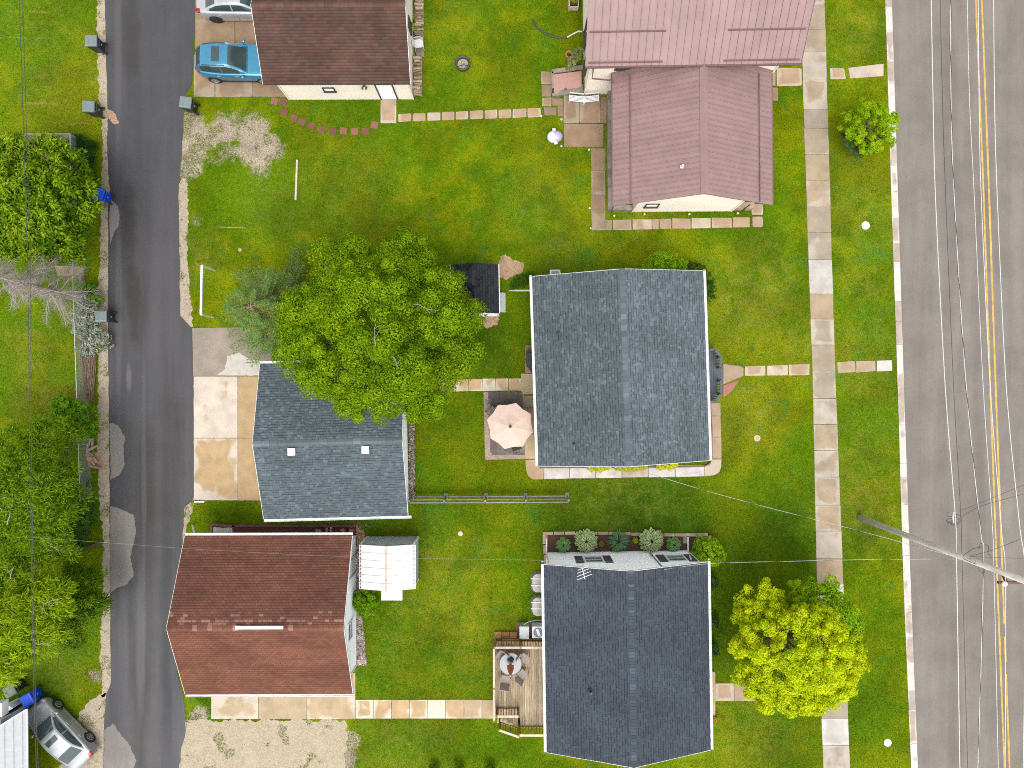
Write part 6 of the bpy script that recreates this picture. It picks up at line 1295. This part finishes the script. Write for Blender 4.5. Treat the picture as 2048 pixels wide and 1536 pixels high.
gr = thing('covered_grill', 'barbecue under a black cover beside the grey house', 'grill', P(1061, 722)); mb = MB(); pr = wpoly([(1052, 704), (1058, 701), (1070, 703), (1070, 744), (1062, 744), (1055, 735), (1051, 722)]); mb.prism(pr, .02, .95); ctr = Vector((sum(p[0] for p in pr)/7, sum(p[1] for p in pr)/7)); n = len(mb.v); mb.prism([tuple(ctr + (Vector(p) - ctr)*.72) for p in pr], .95, 1.12); mb.build('cover', M['grill_cover'], gr, world=True, smooth=False)
wc = thing('window_well', 'clear bubble cover of the window well at the grey house gable', 'window well', P(1110, 548)); mb = MB(); mb.prism(rough_poly([(1100, 541), (1119, 541), (1121, 548), (1121, 556), (1099, 556), (1099, 545)], .1, 30, 1), 0, .28); mb.build('frame', M['galv'], wc, world=True); mb = MB(); mb.prism(wpoly(rect(1103, 544, 1117, 556)), .28, .33); mb.build('cover', M['bubble'], wc, world=True)
mb = MB(); mb.box(P(1066, 806, .3), (.1, .35, .5)); mb.build('wall_box', M['bin'], label='grey meter box on the grey house wall by the patio', cat='meter box')
# bubble covers and air conditioner at the charcoal house
for i, (y0_, y1_, l) in enumerate(((1142, 1185, 'clear ribbed window well cover nearer the garden bed'), (1189, 1232, 'clear ribbed window well cover nearer the air conditioner'))):
    w = thing('window_well_cover', l, 'window well', P(1075, (y0_ + y1_)/2), group='window well covers'); o1 = [(1092, y0_), (1070, y0_), (1063, y0_ + 5), (1061, y0_ + 12), (1061, y1_ - 12), (1064, y1_ - 4), (1071, y1_), (1092, y1_)]; cx, cy = 1078, (y0_ + y1_)/2
    mb = MB(); inn = [(cx + (x - cx)*.8, cy + (y - cy)*.84) for x, y in o1]; k = len(o1); mb.v += [(*XY(*q), .02) for q in o1] + [(*XY(*q), .30) for q in inn]
    for j in range(k): mb.face((j, (j+1) % k, k + (j+1) % k, k + j))
    mb.face(range(k, 2*k)); mb.build('cover', M['bubble'], w, world=True)
    for t in (.36, .66): yy_ = y0_ + (y1_ - y0_)*t; mb = MB(); mb.bar(P(1062, yy_, .32), P(1092, yy_, .32), .045, .03); mb.build('rib', M['plastic_white'], w, world=True)
ac = thing('air_conditioner', 'white air conditioner with round fan grille beside the house', 'air conditioner', P(1076, 1256)); p = P(1075, 1255); mb = MB(); mb.box((p.x, p.y, .42), (.64, .64, .74)); mb.build('casing', M['ac_white'], ac, world=True); mb = MB(); mb.lathe([(.27, .80), (.26, .815), (.02, .82)], 24, (p.x, p.y, 0)); g_ = mb.build('fan_grille', simple('fan_dark', (0.10, 0.13, 0.16), .5), ac, world=True)
for k in range(4): a = k * math.pi/4; mb = MB(); d = Vector((math.cos(a), math.sin(a), 0))*.26; mb.bar((p.x - d.x, p.y - d.y, .83), (p.x + d.x, p.y + d.y, .83), .012); mb.build('grille_bar', M['ac_white'], g_, world=True)
mb = MB(); mb.bar((p.x - .06, p.y + .2, .835), (p.x + .08, p.y - .18, .835), .14, .02); mb.build('motor_cover', M['ac_white'], g_, world=True); mb = MB(); mb.box((p.x, p.y, .04), (.8, .8, .06)); mb.build('pad', M['wire_dark'], ac, world=True)
mx = thing('metal_cabinet', 'pale green metal cabinet beside the air conditioner', 'cabinet', P(1049, 1258)); p = P(1048, 1256); mb = MB(); mb.box((p.x, p.y, .38), (.50, .66, .72)); mb.box((p.x, p.y, .75), (.53, .69, .03)); mb.build('casing', M['metal_box'], mx, world=True); mb = MB(); mb.tube([P(1048, 1249, .8), P(1058, 1243, .85), P(1075, 1240, .9), P(1092, 1241, .9)], .018, 6); mb.build('conduit', M['galv'], mx, world=True)
mb = MB(); mb.prism(wpoly(rect(1032, 1244, 1092, 1284)), 0, .04); mb.build('timber_pad', M['timber_red'], label='dark reddish platform under the air conditioner', cat='platform')
# ---------------------------------------------------------------- deck of the charcoal house
dk = thing('wooden_deck', 'weathered wooden deck with railings beside the charcoal house', 'deck', P(1040, 1370)); DZ = .5
k = 0; x = 989.0
while x < 1092:
    y0_, y1_ = 1284, 1456
    if x < 1036: y1_ = 1432
    a, b = XY(x, y0_, DZ); c_, d_ = XY(x + 4.5, y1_, DZ); mb = MB(); mb.box(((a + c_)/2, (b + d_)/2, DZ - .02 + random.uniform(-.003, .003)), (c_ - a - .006, b - d_, .04)); mb.build('board', M['deck_wood'], dk, world=True); x += 4.65; k += 1
mb = MB()
for q in (rect(990, 1286, 994, 1430), rect(1086, 1286, 1090, 1454), rect(990, 1286, 1090, 1289), rect(1036, 1452, 1090, 1455), rect(990, 1427, 1036, 1430)): mb.prism([XY(*p_, DZ) for p_ in q], 0, DZ - .045)
mb.build('joist', M['rail_wood'], dk, world=True)
for i in range(4):
    x0 = 1036 - i * 10.5; mb = MB(); z = DZ - .12 * (i + 1); a = XY(x0 - 10.2, 1432, z); b = XY(x0, 1451 + (-i*1.5), z); mb.box(((a[0]+b[0])/2, (a[1]+b[1])/2, z - .02), (b[0]-a[0], a[1]-b[1], .04)); mb.build('step', M['deck_wood'], dk, world=True)
def railing(a, b, posts=(1, 1), z0=DZ, z1=None, ztop=1.0, topm='rail_pale', bal=True):
    A3, B3 = Vector((*XY(*a, z0), z0)), Vector((*XY(*b, z0), z0 if z1 is None else z1)); up = Vector((0, 0, ztop)); mb = MB(); mb.bar(A3 + up, B3 + up, .12, .04); mb.build('handrail', M[topm], dk, world=True); mb = MB(); mb.bar(A3 + Vector((0, 0, .08)), B3 + Vector((0, 0, .08)), .05, .09); mb.build('bottom_rail', M['rail_wood'], dk, world=True)
    n = int((B3 - A3).length / .14)
    if bal:
        for i in range(n): q = A3.lerp(B3, (i + .5)/n); mb = MB(); mb.box((q.x, q.y, q.z + .53), (.04, .04, .90)); mb.build('baluster', M['rail_wood'], dk, world=True)
    for e, on in ((A3, posts[0]), (B3, posts[1])):
        if on: mb = MB(); mb.box((e.x, e.y, (e.z + ztop)/2 + .01), (.10, .10, e.z + ztop + .04)); mb.build('post', M['rail_wood'], dk, world=True)
railing((990, 1282), (1041, 1282)); railing((1041, 1282), (1090, 1282), (0, 0)); railing((989, 1284), (989, 1362), (0, 1)); railing((989, 1362), (989, 1426), (0, 1)); railing((994, 1416), (1037, 1416), (1, 1)); railing((1038, 1453), (1092, 1453), (1, 0)); railing((999, 1443), (1038, 1453), (1, 0), z0=.3, z1=DZ)
EXCL.append((wpoly(rect(988, 1284, 1095, 1430)), 0)); EXCL.append((wpoly(rect(996, 1430, 1095, 1456)), 0))
dks = thing('deck_steps', 'brown wooden platform steps at the back corner of the deck', 'steps', P(1010, 1272))
for q, z in ((rect(989, 1262, 1003, 1281), .16), (rect(1004, 1262, 1019, 1274), .2), (rect(1020, 1262, 1034, 1274), .2), (rect(1004, 1274, 1090, 1281), .3)):
    a, b = q[0], q[2]; w = (b[1] - a[1]) / 3
    for j in range(3): mb = MB(); mb.prism(wpoly(rect(a[0], a[1] + j*w, b[0], a[1] + (j+1)*w - .3)), 0, z); mb.build('board', M['rail_wood'], dks, world=True)
EXCL.append((wpoly(rect(988, 1260, 1092, 1284)), 0))
tb = thing('deck_table', 'round glass deck table with folded coral umbrella on it', 'table', P(1022, 1328, DZ)); p = P(1021, 1328, DZ + .72); mb = MB(); mb.lathe([(.60, 0), (.60, .02), (.02, .022)], 30, p); mb.build('tabletop', M['table_glass'], tb, world=True); mb = MB(); mb.lathe([(.60, -.02), (.625, .0), (.62, .03), (.595, .03)], 30, p, cap=False); mb.build('table_rim', M['stone_grey'], tb, world=True)
for k in range(4): a = k*math.pi/2 + .7; mb = MB(); mb.tube([(p.x + .42*math.cos(a), p.y + .42*math.sin(a), DZ), (p.x + .3*math.cos(a), p.y + .3*math.sin(a), DZ + .7)], .02, 6); mb.build('leg', M['sling'], tb, world=True)
fu = thing('folded_umbrella', 'folded coral umbrella standing in the deck table', 'umbrella', (p.x, p.y, DZ + .74)); mb = MB(); mb.tube([(p.x, p.y, DZ + .3), (p.x, p.y, DZ + 2.35)], .022, 6); mb.build('pole', M['wire_pale'], fu, world=True)
mb = MB(); n = 16; prof = [(.17, DZ + 1.05), (.15, DZ + 1.3), (.10, DZ + 1.75), (.03, DZ + 2.25)]; mb.lathe(prof, n, (p.x, p.y, 0)); mb.v = [(p.x + (v[0]-p.x)*(1.25 if i % 2 else .62), p.y + (v[1]-p.y)*(1.25 if i % 2 else .62), v[2]) for i, v in enumerate(mb.v)]; mb.build('canopy', M['orange_cloth'], fu, world=True)
mb = MB(); mb.blob((p.x, p.y + .26, DZ + .84), (.17, .12, .1), 8, 5, .35); mb.blob((p.x + .05, p.y + .34, DZ + .86), (.08, .08, .08), 7, 5, .4); mb.build('dark_planter', M['black'], label='dark plant pot on the round deck table', cat='pot')
for i, (x, y, a, l) in enumerate(((1003, 1306, 140, 'taupe sling chair at the upper left of the deck table'), (1048, 1311, 235, 'taupe sling chair at the upper right of the deck table'), (1045, 1343, -40, 'taupe sling chair at the lower right of the deck table'), (1011, 1353, -8, 'taupe sling chair at the lower left of the deck table'))):
    q = P(x, y, DZ); chair(l, (q.x, q.y, DZ), R(a) , M['sling'], 'sling_chair', 'sling chairs round the deck table', .5, M['sling'])
# ---------------------------------------------------------------- utility pole and wires
up_ = thing('utility_pole', 'tall grey wooden utility pole standing on the verge', 'utility pole', P(1719, 1035)); b = P(1719, 1035); mb = MB(); mb.tube([b, b + Vector((0, 0, 6)), b + Vector((0, 0, 13.2))], [.17, .15, .12], 12); mb.build('shaft', M['pole'], up_, world=True, smooth=True)
def on_pole(z): return Vector((b.x, b.y, z))
mb = MB(); ca_ = P(2023, 1165, 11.9); mb.bar((b.x - .35, ca_.y, 11.9), (b.x + 2.2, ca_.y, 11.9), .10, .12); mb.build('crossarm', M['rust'], up_, world=True)
mb = MB(); mb.bar((b.x, b.y, 11.6), (b.x, ca_.y, 11.9), .09); mb.build('brace', M['rust'], up_, world=True)
for x in (-.2, 1.05, 1.95): mb = MB(); mb.lathe([(.03, 0), (.06, .05), (.10, .08), (.06, .12), (.10, .15), (.05, .2), (.02, .22)], 12, (b.x + x, ca_.y, 11.96)); mb.build('insulator', M['porcelain'], up_, world=True)
for k in range(16): z = 4.0 + k * .42; mb = MB(); a = k * 2.3; mb.box((b.x - .15 + .02*math.cos(a), b.y + .10, z), (.05, .05, .05)); mb.build('bolt', M['galv'], up_, world=True)
def wire(label, pts, zs, r_, mat, name='overhead_wire', group='wires along the road', sag=0.0, twist=None):
    root = thing(name, label, 'wire', P(*pts[len(pts)//2], zs[len(zs)//2]), group=group); Q = [P(p_[0], p_[1], z) for p_, z in zip(pts, zs)]; F_ = []
    for i in range(len(Q) - 1):
        p0, p1, p2, p3 = Q[max(i-1, 0)], Q[i], Q[i+1], Q[min(i+2, len(Q)-1)]
        for t in np.linspace(0, 1, 10, endpoint=False): F_.append(.5 * ((2*p1) + (p2 - p0)*t + (2*p0 - 5*p1 + 4*p2 - p3)*t*t + (3*p1 - p0 - 3*p2 + p3)*t*t*t))
    F_.append(Q[-1]); mb = MB(); mb.tube(F_, r_, 6, False); mb.build('conductor', mat, root, world=True)
    if twist:
        L_ = [0]; [L_.append(L_[-1] + (F_[i+1] - F_[i]).length) for i in range(len(F_) - 1)]; mb = MB(); T_ = np.arange(0, L_[-1], .14); X = np.array([np.interp(T_, L_, [f[i] for f in F_]) for i in range(3)]).T; d = (F_[-1] - F_[0]).normalized(); s_ = d.cross(Vector((0, 0, 1))).normalized(); u = s_.cross(d)
        mb.tube([Vector(x_) + (s_ * math.cos(t*2.6) + u * math.sin(t*2.6)) * (r_ + twist*.7) for x_, t in zip(X, T_)], twist, 5, False); mb.build('wrap', M['wire_dark'], root, world=True)
    return root
za = lambda z, s_: [z - s_*.6, z - s_*.9, z - s_, z - s_*.4, z, z, z - s_*.4]
wire('pale overhead wire nearest the kerb', [(1862, -20), (1866, 200), (1871, 400), (1890, 768), (1911, 1040), (1913, 1120), (1920, 1560)], za(8.8, .5), .018, M['wire_pale'])
wire('thin dark overhead wire second from the kerb', [(1880, -20), (1885, 200), (1891, 384), (1907, 768), (1921, 1020), (1925, 1152), (1936, 1560)], za(9.0, .5), .011, M['wire_dark'])
wire('pale wire wrapped in a dark twisted cable', [(1901, -20), (1902, 200), (1908, 384), (1932, 768), (1961, 1060), (1967, 1130), (1955, 1560)], za(10.6, .5), .014, M['wire_pale'], twist=.014)
wire('pale overhead wire just left of the yellow lines', [(1934, -20), (1939, 200), (1948, 384), (1966, 768), (1984, 1040), (1988, 1152), (1997, 1560)], za(11.2, .5), .011, M['wire_pale'])
wire('pale overhead wire crossing the yellow lines', [(1956, -20), (1958, 200), (1962, 384), (1980, 768), (2003, 1060), (2011, 1165), (2010, 1560)], za(11.9, .5), .013, M['wire_pale'])
wire('pale overhead wire right of the yellow lines', [(1987, -20), (1989, 200), (1994, 384), (2012, 768), (2038, 1040), (2050, 1165), (2046, 1560)], za(12.0, .5), .014, M['wire_pale'])
wire('dark alley wire on the left', [(37, -30), (43, 130), (48, 300), (56, 560), (58, 768), (61, 980), (67, 1350), (74, 1570)], [6.2]*8, .013, M['wire_dark'], group='wires above the alley lawns')
wire('dark alley wire on the right', [(44, -30), (49, 130), (54, 300), (61, 560), (62, 768), (64, 980), (70, 1350), (78, 1570)], [6.2]*8, .013, M['wire_dark'], group='wires above the alley lawns')
wire('pale twisted service wire from the pole to the grey house', [(1290, 944), (1400, 978), (1540, 1016), (1720, 1062), (1905, 1112)], [3.9, 4.6, 5.6, 7.0, 8.6], .007, M['wire_pale'], group='service wires to the houses', twist=.006)
wire('pale twisted service wire from the pole to the charcoal house', [(1329, 1139), (1420, 1127), (1560, 1123), (1740, 1119), (1915, 1118)], [4.1, 4.6, 5.6, 7.0, 8.6], .007, M['wire_pale'], group='service wires to the houses', twist=.006)
wire('thin wire running left from the charcoal house to the alley', [(1300, 1124), (1050, 1120), (712, 1114), (420, 1100), (250, 1088), (66, 1075)], [3.4, 3.6, 4.1, 4.7, 5.4, 6.2], .003, M['galv'], group='service wires to the houses')
wire('dark wire leaving the pole top to the right', [(1915, 1040), (1960, 1013), (2060, 985)], [8.8, 9.0, 9.6], .008, M['wire_dark'], group='wires crossing the road'); wire('second dark wire leaving the cable to the right', [(1918, 1022), (1960, 1006), (2060, 965)], [8.8, 9.0, 9.6], .008, M['wire_dark'], group='wires crossing the road'); wire('dark wire from the pole rising to the right edge', [(1940, 1112), (1985, 1100), (2060, 1070)], [9.3, 9.6, 10.2], .010, M['wire_dark'], group='wires crossing the road'); wire('dark wire running level to the right edge', [(1940, 1113), (1990, 1115), (2060, 1117)], [9.3, 9.6, 10.2], .008, M['wire_dark'], group='wires crossing the road')
jt = thing('cable_junction', 'tangle of coiled cable at the junction on the kerbside wire', 'cable', P(1908, 1040, 8.7)); r = random.Random(2)
for k in range(9): c = P(1903 + r.uniform(-6, 6), 1037 + r.uniform(-9, 12), 8.7); mb = MB(); a0 = r.uniform(0, 6); rr_ = r.uniform(.08, .24); mb.tube([c + Vector((math.cos(a0 + t)*rr_*1.5, math.sin(a0 + t)*rr_, r.uniform(-.05, .05))) for t in np.linspace(0, r.uniform(2, 5), 9)], .008, 4, False); mb.build('cable_loop', M['wire_dark'], jt, world=True)
mb = MB(); mb.tube([P(1908, 1024, 8.75), P(1906, 1034, 8.75), P(1907, 1046, 8.75)], .035, 6); mb.build('splice', M['wire_pale'], jt, world=True)
lp = thing('drip_loop', 'dark cable loops hanging at the utility pole', 'cable', P(1967, 1120, 10.3))
for pts in (((1926, 1111), (1945, 1098), (1960, 1094), (1968, 1094)), ((1958, 1098), (1960, 1088), (1966, 1086)), ((1971, 1088), (1977, 1094), (1976, 1108), (1982, 1112)), ((1957, 1126), (1958, 1140), (1965, 1147), (1968, 1136)), ((1926, 1117), (1945, 1126), (1962, 1132)), ((1970, 1132), (1969, 1145))): mb = MB(); mb.tube([P(*p_, 10.2) for p_ in pts], .013, 4, False); mb.build('cable', M['wire_dark'], lp, world=True)

# ---------------------------------------------------------------- grass blades over every lawn
def grass(n=640000, seed=5):
    rng = np.random.RandomState(seed); x0, x1, y0, y1, res = -29.8, 23.5, -22.4, 22.4, .045; nx, ny = int((x1-x0)/res), int((y1-y0)/res); D_ = np.ones((ny, nx), np.float32)
    gx = x0 + (np.arange(nx) + .5)*res; gy = y0 + (np.arange(ny) + .5)*res
    for pl, dens in sorted(EXCL, key=lambda e: -e[1]):
        pa = np.array([(p[0], p[1]) for p in pl]); lo, hi = pa.min(0), pa.max(0); i0, i1 = np.searchsorted(gx, [lo[0], hi[0]]); j0, j1 = np.searchsorted(gy, [lo[1], hi[1]])
        if i1 <= i0 or j1 <= j0: continue
        X, Y = np.meshgrid(gx[i0:i1], gy[j0:j1]); ins = np.zeros(X.shape, bool)
        for (ax, ay), (bx, by) in zip(pa, np.roll(pa, -1, 0)):
            if ay == by: continue
            cr = ((ay > Y) != (by > Y)) & (X < (bx - ax) * (Y - ay) / (by - ay) + ax); ins ^= cr
        D_[j0:j1, i0:i1][ins] = np.minimum(D_[j0:j1, i0:i1][ins], dens)
    def vnoise(x, y, s, sd):
        g = np.random.RandomState(sd).rand(400, 400); fx, fy = (x + 40)/s, (y + 40)/s; ix, iy = fx.astype(int), fy.astype(int); tx, ty = fx - ix, fy - iy; ix %= 399; iy %= 399; return (g[iy, ix]*(1-tx) + g[iy, ix+1]*tx)*(1-ty) + (g[iy+1, ix]*(1-tx) + g[iy+1, ix+1]*tx)*ty
    x = rng.uniform(x0, x1, n*2); y = rng.uniform(y0, y1, n*2); d = D_[np.clip(((y - y0)/res).astype(int), 0, ny-1), np.clip(((x - x0)/res).astype(int), 0, nx-1)]
    cl = vnoise(x, y, .33, 1)*.6 + vnoise(x, y, .9, 2)*.4; keep = np.where(d >= .99, rng.rand(len(x)) < .55 + .45*cl, (d > 0) & (cl > .74 - d*.62) & (rng.rand(len(x)) < .95))
    x, y, d = x[keep][:n], y[keep][:n], d[keep][:n]; m = len(x); a = rng.uniform(0, 2*np.pi, m); h = rng.uniform(.025, .06, m) * (1 + .5*(vnoise(x, y, .5, 3) > .8)); w = rng.uniform(.008, .018, m); lean = rng.uniform(.4, 1.5, m)
    base = np.c_[x, y, np.where(d < .99, .008, 0.0)]; sd_ = np.c_[-np.sin(a), np.cos(a), np.zeros(m)] * w[:, None]; tip = base + np.c_[np.cos(a)*h*lean, np.sin(a)*h*lean, h]
    v = np.stack([base - sd_, base + sd_, tip], 1).reshape(-1, 3); f = np.arange(3*m).reshape(-1, 3); np_mesh('grass', v, f, np.tile(rng.uniform(.8, 1.4, m)[:, None], (1, 3)), M['blades'], kind='stuff', label='short mown grass covering every lawn', cat='grass')
grass()
